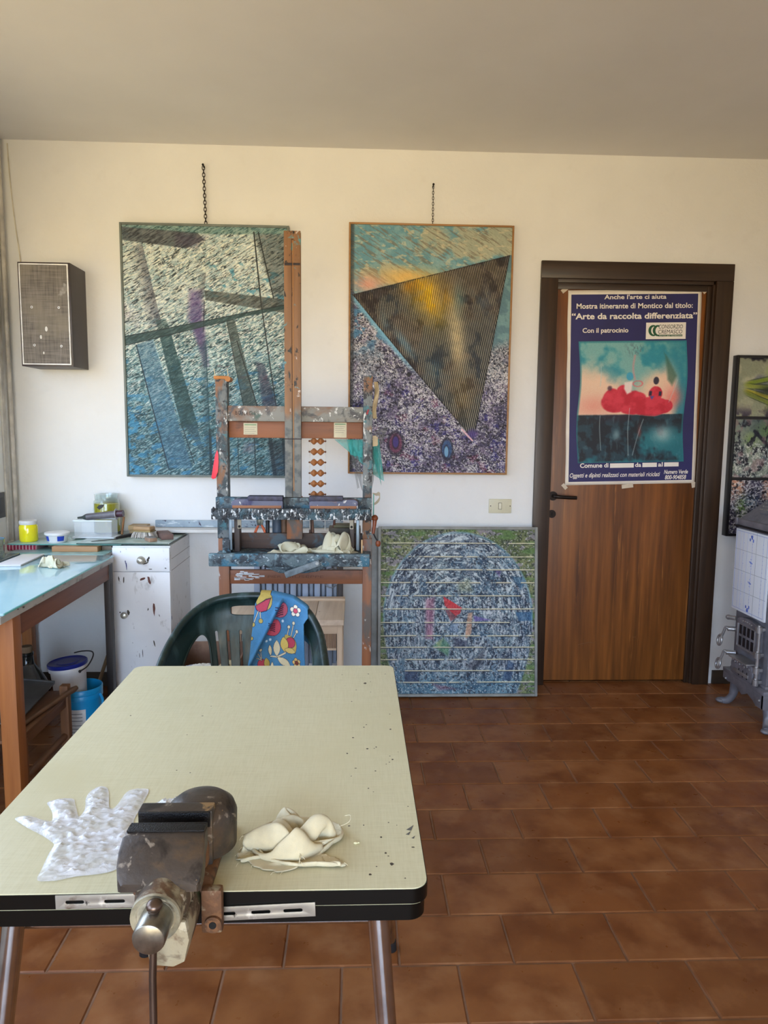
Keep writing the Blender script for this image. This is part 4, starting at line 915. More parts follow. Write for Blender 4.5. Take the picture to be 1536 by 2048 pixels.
    b = MB(); b.lathe([(.0055,-.012), (.010,-.006), (.011,.004), (.007,.012)], (.097, YE-.006, .882), 14); b.build('crank_knob', MATS['turned_brown_wood'], cr)
    # floor frame
    for x in (-.563, .030): part('foot_rail', M_EW, (x, x+.045, YE-.012, YE+.19, .0, .06))
    part('foot_stretcher', M_EWX, (-.518,.03, YE+.02, YE+.05, .06, .11))
    for x in (-.54, .05): 
        b = MB(); b.cyl((x, YE+.055, .62), (x, YE+.175, .055), .012, seg=14); b.build('rear_strut', M_EW, r)
easel()
def small_easel_things():
    # red plastic strip at the left upright
    o = thing('plastic_strip', (-.572, YE-.004, 1.150), 'bright red plastic strip hanging on the left upright of the easel', 'plastic strip')
    b = MB(); pl = [(-.558,1.262), (-.566,1.244), (-.574,1.20), (-.583,1.15), (-.577,1.144), (-.566,1.148), (-.556,1.175), (-.553,1.215), (-.554,1.25)]
    b.prism(pl, 'XZ', YE-.006, YE-.003, .0008); b.build('strip', plain('fluorescent_red', (250,48,70), .4, var=.04, **{'Specular IOR Level': .4}), o)
    # red mark = tape on the right upright
    o = thing('tape_scrap', (.050, YE-.001, 1.41), 'small dark red scrap of tape on the right upright of the easel', 'tape scrap')
    M = Matrix.Translation((.0495, YE-.001, 1.4215)) @ Matrix.Rotation(.3, 4, 'Y'); b = MB(); b.box(-.0035,.0035,-.001,.001,-.010,.010, .0005, M=M); b.build('tape', plain('dark_red_tape', (150,24,38), .5), o)
    # masking tape ribbon on the outer side of the right upright
    o = thing('torn_masking_tape', (.082, YE+.03, 1.40), 'torn beige masking tape stuck to the right upright near its top', 'masking tape')
    ss = np.linspace(0, 1, 24); v = np.linspace(-1, 1, 7); S_, V_ = np.meshgrid(ss, v, indexing='ij')
    X = .082+.008*np.sin(S_*6)*.6+V_*.010*(1-.5*np.abs(S_-.5)); Y_ = YE+.028+.010*np.cos(S_*7+V_); Z_ = 1.545-.15*S_
    grid_mesh('tape', np.stack([X, Y_, Z_], -1), None, plain('beige_tape', (196,178,144), .6), o, thick=.0008)
    b = MB(); b.prism([(.071,1.282), (.090,1.284), (.093,1.29), (.092,1.318), (.085,1.326), (.071,1.326)], 'XZ', YE+.014, YE+.016, .0006); b.build('tape_tab', MATS['beige_tape'], o)
    # loose strap and green strip
    o = thing('cloth_strap', (.09, YE+.03, 1.03), 'loose beige strap curling off the right upright of the easel', 'strap')
    p = smooth_loop([(.073,1.088), (.088,1.083), (.097,1.086), (.104,1.078), (.100,1.062), (.088,1.048), (.074,1.040)], 5, False); b = MB()
    vs = []; 
    for k, q in enumerate(p):
        w_ = .002+.007*abs(math.sin(PI*k/len(p)))
        for yy, dz in ((YE+.028, -w_), (YE+.0295, w_)): vs.append((q[0], yy, q[1]+dz)); vs.append((q[0]+.0006, yy, q[1]+dz))
    n = len(p); b.add(vs, [(4*i, 4*i+2, 4*i+6, 4*i+4) for i in range(n-1)]+[(4*i+1, 4*i+5, 4*i+7, 4*i+3) for i in range(n-1)]); b.build('strap', plain('strap_cloth', (176,164,140), .7), o)
    o = thing('green_strip', (.0775, YE+.03, .995), 'narrow pale green strip hanging below the beige strap on the easel', 'plastic strip')
    b = MB(); b.box(.0745,.0800, YE+.024, YE+.026, .995, 1.085, .0006); b.build('strip', plain('pale_green_plastic', (110,176,160), .4), o)
    # net: grey and turquoise tulle
    o = thing('tulle_net', (.0, YE-.02, 1.12), 'crumpled turquoise and grey tulle net hung over the right upright of the easel', 'netting')
    def gauze(name, c, a):
        t = NT(name); tr = t.n('ShaderNodeBsdfTransparent'); mx = t.n('ShaderNodeMixShader'); mx.inputs[0].default_value = a; t.color(c); t.set(Roughness=.7); t.b.inputs['Transmission Weight'].default_value = 0
        t.l(tr.outputs[0], mx.inputs[1]); t.l(t.b.outputs[0], mx.inputs[2]); t.l(mx.outputs[0], t.out.inputs[0]); return t.m
    MT, MG = gauze('turquoise_tulle', (66,176,172), .62), gauze('grey_tulle', (110,114,112), .5)
    def sheet(name, quad, y0, m, seed, amp=.012):
        n = 22; u, v = grid_uv(n, n); q = np.array(quad, float)
        xz = (1-u)[..., None]*(1-v)[..., None]*q[0]+u[..., None]*(1-v)[..., None]*q[1]+u[..., None]*v[..., None]*q[2]+(1-u)[..., None]*v[..., None]*q[3]
        y = y0+amp*(fbm(u*5+seed, v*2.5, seed, 3)-.5)*2; grid_mesh(name, np.stack([xz[..., 0], y, xz[..., 1]], -1), None, m, o)
    sheet('turquoise_fold', [(-.088,1.309), (.032,1.309), (.036,1.20), (-.02,1.252)], YE+.075, MT, 1); sheet('turquoise_fold', [(-.035,1.309), (.03,1.305), (.03,1.235), (-.02,1.245)], YE+.064, MT, 2)
    sheet('turquoise_fold', [(.070,1.305), (.098,1.312), (.122,1.135), (.074,1.165)], YE+.06, MT, 3); sheet('turquoise_fold', [(.072,1.30), (.096,1.255), (.110,1.118), (.076,1.235)], YE+.052, MT, 4); sheet('turquoise_fold', [(.070,1.30), (.090,1.30), (.093,1.20), (.072,1.21)], YE+.07, MT, 6)
    sheet('grey_fold', [(-.030,1.29), (.02,1.26), (.032,1.09), (.027,1.10)], YE+.080, MG, 5); sheet('grey_fold', [(-.022,1.27), (-.005,1.25), (.018,1.108), (.010,1.102)], YE+.072, MG, 7); sheet('grey_fold', [(.074,1.345), (.135,1.362), (.112,1.29), (.076,1.285)], YE+.085, MG, 8)
    sheet('grey_fold', [(.070,1.30), (.082,1.25), (.078,1.14), (.070,1.10)], YE+.06, MG, 9)
    # beaded massager
    o = thing('bead_massager', (-.157, YE+.058, .95), 'wooden bead back massager on white cords hanging from the easel crossbar', 'massager')
    M_BEAD = wood('bead_wood', (158,98,54), (186,124,74), 'X', 20, .4); M_END = plain('bead_end', (110,62,34), .4)
    for x in (-.189, -.125):
        b = MB(); b.tube([(x+.002, YE+.058, 1.312), (x, YE+.058, 1.2), (x+.001, YE+.058, 1.05), (x, YE+.058, .93)], .0016, 6); b.build('cord', plain('white_cord', (222,218,210), .8), o)
    for k, z in enumerate((1.3005,1.2565,1.2125,1.168,1.1235,1.079,1.035,.985)):
        b = MB(); b.cyl((-.189, YE+.058, z), (-.125, YE+.058, z), .0022, seg=8); rod = b.build('bead_rod', M_END, o)
        for x in (-.1715, -.1435):
            b = MB(); b.lathe([(.004,-.0145), (.0145,-.003), (.0145,.003), (.004,.0145)], (x, YE+.058, z), 12, 'X'); b.build('bead', M_BEAD, o, smooth=25)
        for x in (-.190, -.124):
            b = MB(); b.sphere((x, YE+.058, z), .0042, 10, 8); b.build('end_bead', M_END, o)
    # cloth on the lower shelf
    o = thing('paint_rag', (-.16, YE-.04, .86), 'long cream rag heaped in folds on the lower easel shelf', 'rag')
    M_RAG = plain('cream_cotton', (202,194,166), .9, var=.06, bump=.15, bscale=600)
    P = crumple(n=72, size=.32, target=.17, seed=23, bend=7, kb=.15, steps=320, hmax=.045); o1 = cloth_obj('cloth', P, (-.092, YE-.045, .852), .215, .125, .092, 2.0, M_RAG, o)
    P = crumple(n=56, size=.30, target=.165, seed=22, bend=6, kb=.15, steps=260, hmax=.045); cloth_obj('cloth_end', P, (-.268, YE-.05, .852), .170, .115, .046, 2.2, M_RAG, o)
    # pliers
    o = thing('pliers', (-.408, YE+.085, .915), 'steel pliers with orange handles standing at the back of the easel shelf', 'pliers')
    b = MB(); y0, y1 = YE+.082, YE+.090
    b.prism([(-.402,1.0), (-.392,1.0), (-.385,.972), (-.388,.948), (-.398,.94), (-.404,.948), (-.406,.972)], 'XZ', y0, y1, .0012); b.prism([(-.412,1.0), (-.402,1.0), (-.395,.965), (-.400,.945), (-.410,.942), (-.414,.96)], 'XZ', y0-.004, y0, .0012); b.build('jaws', plain('pliers_steel', (96,100,96), .35, .8), o)
    for s_, nm in ((-1, 'handle'), (1, 'handle')):
        b = MB(); b.tube([(-.400+s_*.004, YE+.086, .948), (-.400+s_*.014, YE+.086, .930), (-.400+s_*.024, YE+.086, .905), (-.400+s_*.028, YE+.086, .870)], [.004,.0055,.0055,.005], 10); b.build(nm, plain('orange_grip', (226,104,54), .4), o)
    # other things kept behind the shelf back board
    def cylthing(name, lab, cat, x, y, z0, z1, rad, c, metal=0.0, rough=.5, tilt=(0,0), prof=None):
        q = thing(name, (x, y, z0), lab, cat); b = MB(); M = Matrix.Rotation(tilt[0], 3, 'Y')
        b.lathe(prof or [(rad*.9, 0), (rad, .003), (rad, z1-z0-.003), (rad*.9, z1-z0)], (x, y, z0), 16, M=M); b.build('body', plain(name+'_'+str(c[0]), c, rough, metal), q); return q
    cylthing('spray_can', 'dark blue grey can on the easel shelf right of the orange pliers', 'can', -.330, YE+.10, .851, .985, .021, (74,88,104))
    cylthing('glue_stick', 'small black tube standing on the easel shelf beside the orange pliers', 'tube', -.368, YE+.082, .851, .965, .0085, (30,32,36))
    cylthing('wooden_mallet', 'brown wooden mallet handle standing behind the easel mast on the shelf', 'mallet', -.298, YE+.085, .851, 1.0, .013, (112,80,56))
    cylthing('paint_bottle', 'dark bottle on the easel shelf just left of the mast', 'bottle', -.268, YE+.12, .851, .985, .024, (30,28,30), prof=[(.021,0), (.024,.004), (.024,.085), (.012,.105), (.011,.13), (.009,.134)])
    for k, (x, t_, c, lab) in enumerate(((-.192, .06, (84,58,48), 'dark brown brush standing on the shelf right of the easel mast'), (-.176, -.03, (120,84,66), 'lighter brown brush standing on the shelf right of the mast'), (-.098, .10, (104,52,38), 'reddish brush handle sticking up from the cream rag on the easel'))):
        q = thing('paint_brush', (x, YE+.09, .852), lab, 'brush'); b = MB(); M = Matrix.Rotation(t_, 3, 'Y'); b.lathe([(.003,0), (.0055,.02), (.0062,.06), (.0042,.14)], (x, YE+.09, .852), 12, M=M); b.build('handle', plain('brush_handle_%d' % c[0], c, .4), q)
    q = thing('wooden_palette_box', (-.03, YE+.10, .851), 'flat dark wooden box lying behind the cream rag on the easel shelf', 'box'); b = MB(); b.box(-.11,.025, YE+.075, YE+.165, .851, .935, .003); b.build('box', plain('dark_box_wood', (74,62,46), .6, var=.3), q); b = MB(); b.box(-.09,.02, YE+.08, YE+.16, .9355, .946, .002); b.build('slat', plain('olive_slat', (96,90,60), .6), q)
small_easel_things()

# ================================================================== GREEN CHAIR AND TOWEL
CX0 = -.338
def chair_y(x, z):
    d = abs(x-CX0); s_ = max(0.0, min(1.0, (d-.17)/.06)); s_ = s_*s_*(3-2*s_)
    y = 2.375+.10*(z-.80) - .13*min(1.3, (d/.235))**4
    return y - s_*max(0, .70-z)*1.1
def chair_top(x):
    xs = [-.600,-.594,-.582,-.558,-.52,-.47,-.41,-.34,-.27,-.20,-.155,-.125,-.103,-.088,-.076]; zs = [.63,.658,.698,.736,.766,.786,.796,.800,.797,.784,.762,.732,.694,.65,.61]
    return float(np.interp(x, xs, zs))
def green_chair():
    r = thing('garden_chair', (CX0, 2.1, 0), 'dark green plastic garden armchair behind the cream table', 'chair')
    t = NT('green_plastic'); t.color(t.mix(t.mask(t.noise(26, (1,1,.25), 5), .52, .74), t.ramp(t.noise(5), [(.3, (18,36,34)), (.7, (26,47,44))]), (62,84,84))); t.l(t.ramp(t.noise(30), [(.3, (.28,.28,.28,1)), (.7, (.5,.5,.5,1))]), t.b.inputs['Roughness']); M_G = t.m
    outer = [(-.600,.47),(-.600,.56),(-.599,.61),(-.594,.658),(-.582,.698),(-.558,.736),(-.52,.766),(-.47,.786),(-.41,.796),(-.34,.800),(-.27,.797),(-.20,.784),(-.155,.762),(-.125,.732),(-.103,.694),(-.088,.65),(-.078,.61),(-.075,.56),(-.075,.47)]
    ol = smooth_loop([(p[0], p[1], 0) for p in outer], 5, False); out2 = [(p.x, p.y) for p in ol]+[(-.12,.46), (-.338,.452), (-.55,.46)]
    lh = [(-.549,.52),(-.549,.60),(-.543,.64),(-.533,.664),(-.519,.679),(-.504,.677),(-.491,.660),(-.484,.63),(-.479,.58),(-.474,.53),(-.48,.50),(-.535,.495)]
    def loop2(p): return [(q.x, q.y) for q in smooth_loop([(a, b, 0) for a, b in p], 5)]
    rh = [(2*CX0-a, b) for a, b in lh]
    def slot(xa, za, xb, zb, w):
        d = Vector((xb-xa, zb-za)); d.normalize(); nrm = Vector((-d.y, d.x))*w/2; pts = []
        for k in range(7):
            a = PI*k/6; pts.append((xa+nrm.x*math.cos(a)-d.x*w/2*math.sin(a), za+nrm.y*math.cos(a)-d.y*w/2*math.sin(a)))
        for k in range(7):
            a = PI*k/6; pts.append((xb-nrm.x*math.cos(a)+d.x*w/2*math.sin(a), zb-nrm.y*math.cos(a)+d.y*w/2*math.sin(a)))
        return pts
    holes = [loop2(lh), loop2(rh)]
    for xa, xb in ((-.464,-.449), (-.424,-.413), (-.379,-.374)):
        holes.append(slot(xa, .678, xb, .545, .0125)); holes.append(slot(2*CX0-xa, .678, 2*CX0-xb, .545, .0125))
    holes.append(loop2([(-.405,.763),(-.34,.766),(-.271,.763),(-.262,.748),(-.271,.733),(-.34,.731),(-.405,.733),(-.414,.748)]))
    bm = shape_mesh([out2]+holes, .0022, .0016, [x*.012-.60 for x in range(1, 45)], [.48+.014*k for k in range(25)])
    for v in bm.verts:
        x, z, d = v.co.x, v.co.y, v.co.z; e = min(1, max(0, (chair_top(x)-z)/.05)) if -.59 < x < -.085 else 1
        v.co = Vector((x, chair_y(x, z)+d-.022*(1-e)**2, z))
    b = MB(); b.merge(bm)
    rim = [(p.x, chair_y(p.x, p.y)-.018, p.y) for p in ol]; b.tube(rim, .0125, 12)
    for hx in (lh, rh):
        lp = loop2(hx); b.tube([(p[0], chair_y(p[0], p[1])-.001, p[1]) for p in lp], .0042, 8, closed=True)
    b.build('backrest', M_G, r, smooth=55)
    for s_ in (-1, 1):
        ex = CX0+s_*.262; b = MB(); pts = smooth_loop([(ex, 2.145, .615), (ex+s_*.004, 2.07, .612), (ex+s_*.006, 1.98, .605), (ex+s_*.002, 1.93, .58), (ex-s_*.002, 1.925, .50), (ex-s_*.004, 1.935, .42)], 5, False)
        vs = []
        for q in pts:
            for dx, dz in ((-.026,-.006), (.026,-.006), (.026,.010), (-.026,.010)): vs.append((q.x+dx, q.y, q.z+dz))
        n = len(pts); b.add(vs, [(4*i+a, 4*i+(a+1) % 4, 4*i+4+(a+1) % 4, 4*i+4+a) for i in range(n-1) for a in range(4)]+[(3,2,1,0), (4*n-4, 4*n-3, 4*n-2, 4*n-1)]); b.build('armrest', M_G, r)
    b = MB(); nx = 16; n_ = 16; vs = []; 
    for dz in (0, -.012):
        for j in range(n_):
            for i in range(nx):
                u, v = i/(nx-1), j/(n_-1); vs.append((CX0+(u-.5)*.46, 1.90+v*.46, .425-.02*math.sin(PI*u)*math.sin(PI*v)**.7+dz))
    N = nx*n_; fs = [(j*nx+i, j*nx+i+1, (j+1)*nx+i+1, (j+1)*nx+i) for j in range(n_-1) for i in range(nx-1)]; fs += [tuple(N+q for q in reversed(f)) for f in fs]
    for j in range(n_-1): fs += [(j*nx, (j+1)*nx, N+(j+1)*nx, N+j*nx), (j*nx+nx-1, N+j*nx+nx-1, N+(j+1)*nx+nx-1, (j+1)*nx+nx-1)]
    for i in range(nx-1): fs += [(i, N+i, N+i+1, i+1), ((n_-1)*nx+i, (n_-1)*nx+i+1, N+(n_-1)*nx+i+1, N+(n_-1)*nx+i)]
    b.add(vs, fs); b.build('seat', M_G, r)
    for sx in (-1, 1):
        for y0, y1, zt in ((1.93, 1.90, .43), (2.33, 2.42, .45)):
            b = MB(); xa, xb = CX0+sx*.225, CX0+sx*.262
            vs = [(xa-sx*.02, y0-.02, zt), (xa+sx*.02, y0-.02, zt), (xa+sx*.02, y0+.02, zt), (xa-sx*.02, y0+.02, zt), (xb-sx*.014, y1-.016, 0), (xb+sx*.014, y1-.016, 0), (xb+sx*.014, y1+.016, 0), (xb-sx*.014, y1+.016, 0)]
            b.add(vs, [(0,1,2,3), (7,6,5,4), (0,4,5,1), (1,5,6,2), (2,6,7,3), (3,7,4,0)]); b.build('leg', M_G, r)
green_chair()
def narrow_left():
    # the left half of the back is a little narrower than the right one
    for o in bpy.data.objects:
        if o.parent and o.parent.name.startswith('garden_chair'):
            ox = ORG[o.name].x
            for v in o.data.vertices:
                x = v.co.x+ox
                if x < -.40: v.co.x = -.40+(x+.40)*.905-ox
narrow_left()

def towel():
    nu, nv = 170, 210; u, vv = grid_uv(nu, nv)
    v = vv*1.30-.30       # v < 0 hangs behind the chair back
    vf = np.clip(v, 0, 1); L = np.interp(vf, [0,.10,.35,.7,1], [-.309,-.325,-.332,-.343,-.352]); R = np.interp(vf, [0,.08,.2,.55,1], [-.150,-.148,-.163,-.160,-.146]); x = L+u*(R-L)
    zt = np.vectorize(chair_top)(x)+.011; zb = .50
    z = zt+(zb-zt)*vf
    cy = np.vectorize(chair_y)(x, np.minimum(z, zt-.012))
    # rounded pass over the top rail then hanging down the back
    front = cy-.036-.004*np.sin(u*19+v*5)*vf-.010*fbm(u*5, v*4, 3, 3)*vf
    X6 = (519+(x+.308)*607-480)*6.4; Y6 = (1184+(.813-z)*575-1120)*6.4
    # diagonal flap folded over: everything left of the fold line lies on top
    fl = (X6-(560-(Y6-440)*.52)); ridge = np.exp(-(fl/34)**2); front = front-.024*sst(14, -26, fl)*sst(-420, -40, fl)-.012*ridge
    y = np.where(v >= 0, front, 0); tb = np.clip(-v/.05, 0, 1); ang = tb*PI
    yb = cy-.0135+.0225*np.cos(PI-ang)*1.0; back = v < 0
    y = np.where(back, cy-.014-.022*np.cos(ang), y); zz = np.where(back, zt-.001+.007*np.sin(ang)-np.clip(-v-.05, 0, 1)*.5, z)
    f0 = sst(0, .06, v); y = np.where(back, y, (cy-.036)*(1-f0)+front*f0)
    c = mixc(C3((62,116,156)), C3((88,142,180)), fbm(X6/120, Y6/160, 5, 3)); ol = C3((30,30,52))
    def circ(cx, cy_, r_, col, rx=1.0, clip=None, lw=7):
        nonlocal c
        d = np.hypot((X6-cx)/rx, Y6-cy_); m = sst(r_+2, r_-2, d); 
        if clip is not None: m = m*clip
        o = sst(r_+lw, r_+lw-3, d)*(clip if clip is not None else 1); c = mixc(c, ol, o*.85); c = mixc(c, C3(col), m)
    def leaf(a, b, w_, col):
        nonlocal c
        (ax, ay), (bx, by) = a, b; L_ = math.hypot(bx-ax, by-ay); t = ((X6-ax)*(bx-ax)+(Y6-ay)*(by-ay))/L_**2; d = np.abs((bx-ax)*(Y6-ay)-(by-ay)*(X6-ax))/L_; wd = w_*np.sin(PI*np.clip(t, 0, 1))**.8
        c = mixc(c, ol, sst(wd+6, wd+2, d)*(t > -.03)*(t < 1.03)*.85); c = mixc(c, C3(col), sst(wd+1, wd-3, d)*(t > 0)*(t < 1))
    def stem(a, b, w_, col):
        nonlocal c
        d = segd(X6, Y6, a, b); c = mixc(c, ol, sst(w_+6, w_+2, d)*.8); c = mixc(c, C3(col), sst(w_+1, w_-2, d))
    CR, YL, PK, RD = (214,204,172), (184,160,84), (190,96,112), (180,68,86)
    under = sst(-6, 6, fl); on = 1-under
    circ(505, 600, 96, PK, .95, under); circ(408, 815, 106, (198,84,100), .95, under)
    for k in range(5): stem((455, 560+28*k), (535, 548+28*k), 2, (90,30,50)); stem((370, 745+24*k), (430, 775+24*k), 2, (90,30,50))
    for k in range(5): a = 2*PI*k/5-1.57; circ(703+46*math.cos(a), 605+46*math.sin(a), 26, (236,226,206))
    circ(703, 605, 27, (214,90,110))
    stem((590,930), (615,810), 5, CR); stem((640,930), (678,760), 5, CR); stem((668,950), (722,852), 5, CR)
    for p in ((615,805), (678,755), (722,850)): circ(p[0], p[1], 20, CR, .85)
    leaf((570,900), (700,1120), 80, YL); circ(636, 995, 62, RD); leaf((545,930), (570,1110), 50, (206,182,100)); leaf((560,1080), (705,1105), 34, (206,182,110))
    stem((570,1120), (470,1175), 10, CR); stem((380,1172), (480,1178), 8, CR); leaf((455,975), (462,1165), 46, CR); leaf((470,1180), (635,1275), 40, CR); leaf((365,1030), (378,1160), 22, CR)
    circ(275, 1262, 58, RD); 
    for q in ((250,1090), (215,1130), (195,1190)): stem((270, 1215), q, 4, CR)
    circ(250, 1085, 18, CR); leaf((320,1185), (345,1320), 34, YL); leaf((400,1240), (400,1340), 20, CR)
    for k in range(5): a = 2*PI*k/5-.6; circ(722+34*math.cos(a), 1222+34*math.sin(a), 21, (214,180,110))
    circ(724, 1224, 22, (120,60,44))
    circ(300, 500, 104, YL, 1.0, on*sst(640, 600, Y6)); m = inpoly(X6, Y6, [(190,560), (320,485), (380,470), (335,600), (250,625), (205,600)], 6)*on; c = mixc(c, ol, inpoly(X6, Y6, [(182,560), (318,475), (390,460), (340,608), (250,634), (198,606)], 6)*on); c = mixc(c, C3(RD), m)
    for a, b in (((225,620), (165,775)), ((250,625), (262,720))): stem(a, b, 5, CR)
    circ(165, 775, 22, YL); circ(262, 728, 26, YL); circ(145, 935, 20, YL); 
    for p in ((535,740), (372,965), (325,980)): circ(p[0], p[1], 16, (196,214,220), 1, None, 0)
    P = np.stack([x, y, zz], -1); o = grid_mesh('towel', P, c, attr_mat('printed_towel', .85, .5, 500, .2), None, loc=(-.24, 2.3, .50), thick=.0022, flip=True)
    tag(o, 'blue floral tea towel draped over the back of the green plastic chair', 'towel')
towel()

# ================================================================== BEHIND THE CHAIR
def behind():
    # pale wooden bedside stool
    r = thing('wooden_stool', (-.32, 3.35, 0), 'pale raw wooden stool with a planked top in front of the radiator', 'stool')
    MP = wood('pale_raw_wood', (204,178,150), (236,214,188), 'Y', 7, .6, .1, [((120,86,60), 26, .72, .75, (1,1,1))]); MPX = wood('pale_raw_wood_rail', (200,172,142), (230,206,176), 'X', 7, .6); MPZ = wood('pale_raw_wood_leg', (198,170,140), (228,202,170), 'Z', 7, .6)
    for x0, x1 in ((-.600,-.462), (-.460,-.320), (-.318,-.178), (-.176,-.046)):
        b = MB(); b.box(x0, x1, 3.155, 3.545, .474, .500, .003); b.build('top_plank', MP, r)
    b = MB(); b.box(-.60,-.046, 3.515, 3.56, .498, .512, .004); b.build('top_lip', MPX, r)
    for x0, x1, y0, y1 in ((-.585,-.055, 3.175, 3.197), (-.585,-.055, 3.50, 3.522)):
        b = MB(); b.box(x0, x1, y0, y1, .430, .4735, .002); b.build('rail', MPX, r)
    for x in (-.585, -.077):
        for y in (3.172, 3.50):
            b = MB(); b.box(x, x+.024, y-.0005, y+.026, 0, .474, .002); b.build('leg', MPZ, r)
    b = MB(); b.box(-.150,-.144, 3.178, 3.194, 0, .43); b.box(-.15,-.08, 3.186, 3.192, .35, .43, 0); b.build('side_panel', MPZ, r, smooth=0)
    for k in range(9):
        b = MB(); x = -.143+k*.0072; b.box(x, x+.0038, 3.180, 3.1855, .362, .428); b.build('slat', wood('brown_slat', (110,80,58), (140,108,80), 'Z', 9), r, smooth=0)
    b = MB(); b.box(-.143,-.079, 3.19, 3.50, .10, .115); b.build('shelf', plain('pale_ply', (176,146,112), .6), r, smooth=0)
    # radiator
    r = thing('radiator', (-.28, 3.62, .12), 'grey column radiator on the back wall behind the easel', 'radiator')
    MR = plain('grey_radiator_paint', (146,158,176), .35, var=.05); MRD = plain('radiator_recess_shade', (112,114,120), .45, var=.05)  # second grey is darker: the shade between the sections is put into it
    for k in range(7):
        x = -.505+k*.0605; b = MB(); b.box(x, x+.030, 3.575, 3.66, .13, .725, .008); b.box(x+.034, x+.052, 3.597, 3.65, .15, .705, .004); b.build('section', MR, r)
    b = MB(); b.box(-.50,-.09, 3.60, 3.64, .15, .19, .004); b.box(-.50,-.09, 3.60, 3.64, .665, .705, .004); b.box(-.5,-.088, 3.612, 3.638, .16, .70); b.build('header', MRD, r)
    b = MB(); b.box(-.083,-.058, 3.585, 3.65, .14, .72, .006); b.build('end_section', plain('dark_radiator_end', (66,58,56), .5), r)
    b = MB(); pts = [(-.118+.040*math.cos(2*PI*k/24), 3.565, .605+.05*math.sin(2*PI*k/24)) for k in range(24)]; b.tube(pts, .0028, 8, closed=True); b.build('wire_hoop', plain('grey_wire', (120,122,124), .4, .6), r)
    b = MB(); b.cyl((-.455, 3.585, .70), (-.455, 3.565, .70), .010); b.cyl((-.545, 3.58, .668), (-.545, 3.60, .70), .014); b.cyl((-.545, 3.61, .69), (-.50, 3.61, .69), .008); b.build('valve', plain('black_valve', (30,28,28), .4), r)
    for x in (-.46, -.14):
        b = MB(); b.box(x, x+.02, 3.66, 3.698, .60, .64); b.box(x, x+.02, 3.66, 3.698, .20, .24); b.build('wall_bracket', MRD, r, smooth=0)
    # wall shelf and plank
    r = thing('wall_shelf', (-.53, YB, .829), 'thin white wall shelf running behind the easel above the radiator', 'shelf')
    b = MB(); b.box(-1.03,-.035, 3.575, YB-.001, .829, .8445, .002); b.build('shelf_board', plain('white_shelf_paint', (212,208,200), .5, var=.04), r)
    for x in (-.3,):
        b = MB(); b.prism([(3.698,.829), (3.60,.829), (3.698,.75)], 'YZ', x, x+.016, .001); b.build('bracket', MATS['white_shelf_paint'], r)
    r = thing('painted_plank', (-.53, 3.67, .845), 'blue-grey paint-stained plank standing on the wall shelf behind the easel', 'plank')
    b = MB(); b.box(-1.012,-.06, 3.665, 3.683, .8455, .880, .002); b.build('plank', splat('blue_grey_plank', ((128,142,152), (158,172,180), 12), [((96,120,124), 12, .55, .68, (.3,1,1)), ((56,52,70), 34, .68, .72, (1,1,1)), ((196,204,206), 30, .62, .70, (.4,1,1))], .55, .3), r)
    # open cardboard box with cloth
    r = thing('cardboard_box', (-.565, 2.75, 0), 'open brown box on the floor behind the green chair', 'box')
    MC = splat('brown_cardboard', ((112,84,66), (140,110,90), 7), [((86,56,42), 6, .52, .70, (1,1,.5))], .8, .1)
    for q in ((-.700,-.694, 2.585, 2.925), (-.440,-.434, 2.585, 2.925)):
        b = MB(); b.box(*q, .002, .474); b.build('side_wall', MC, r, smooth=0)
    for q in ((2.585, 2.591), (2.919, 2.925)):
        b = MB(); b.box(-.694,-.440, *q, .002, .473); b.build('end_wall', MC, r, smooth=0)
    b = MB(); b.box(-.694,-.44, 2.591, 2.919, .002, .008); b.build('bottom', MC, r, smooth=0)
    def heap(name, lab, x0, x1, y0, y1, z0, h, m, seed, base):
        n = 60; u, v = grid_uv(n, n); e = (np.sin(PI*u)*np.sin(PI*v))**.5; rp = fbm(u*5, v*5, seed, 4); rid = 1-np.abs(2*rp-1); z = z0+e*h*(.35+.65*rid); X = x0+u*(x1-x0)+.02*(fbm(u*4, v*4, seed+3)-.5); Y_ = y0+v*(y1-y0)+.02*(fbm(u*4, v*4, seed+5)-.5)
        o = grid_mesh(name, np.stack([X, Y_, z], -1), None, m, None, loc=((x0+x1)/2, (y0+y1)/2, base)); tag(o, lab, 'cloth'); return o
    heap('white_rag', 'crumpled white and blue rag in the open box behind the green chair', -.685,-.47, 2.60, 2.73, .412, .052, splat('white_blue_rag', ((206,202,190), (222,218,206), 6), [((84,112,170), 10, .60, .66, (1,1,1)), ((168,60,50), 9, .67, .71, (1,1,1))], .9, .2), 4, .43)
    heap('beige_cloth', 'folded beige cloth at the right inside the open brown box', -.56,-.45, 2.74, 2.90, .34, .09, plain('beige_cloth', (176,160,124), .9), 9, .34)
behind()

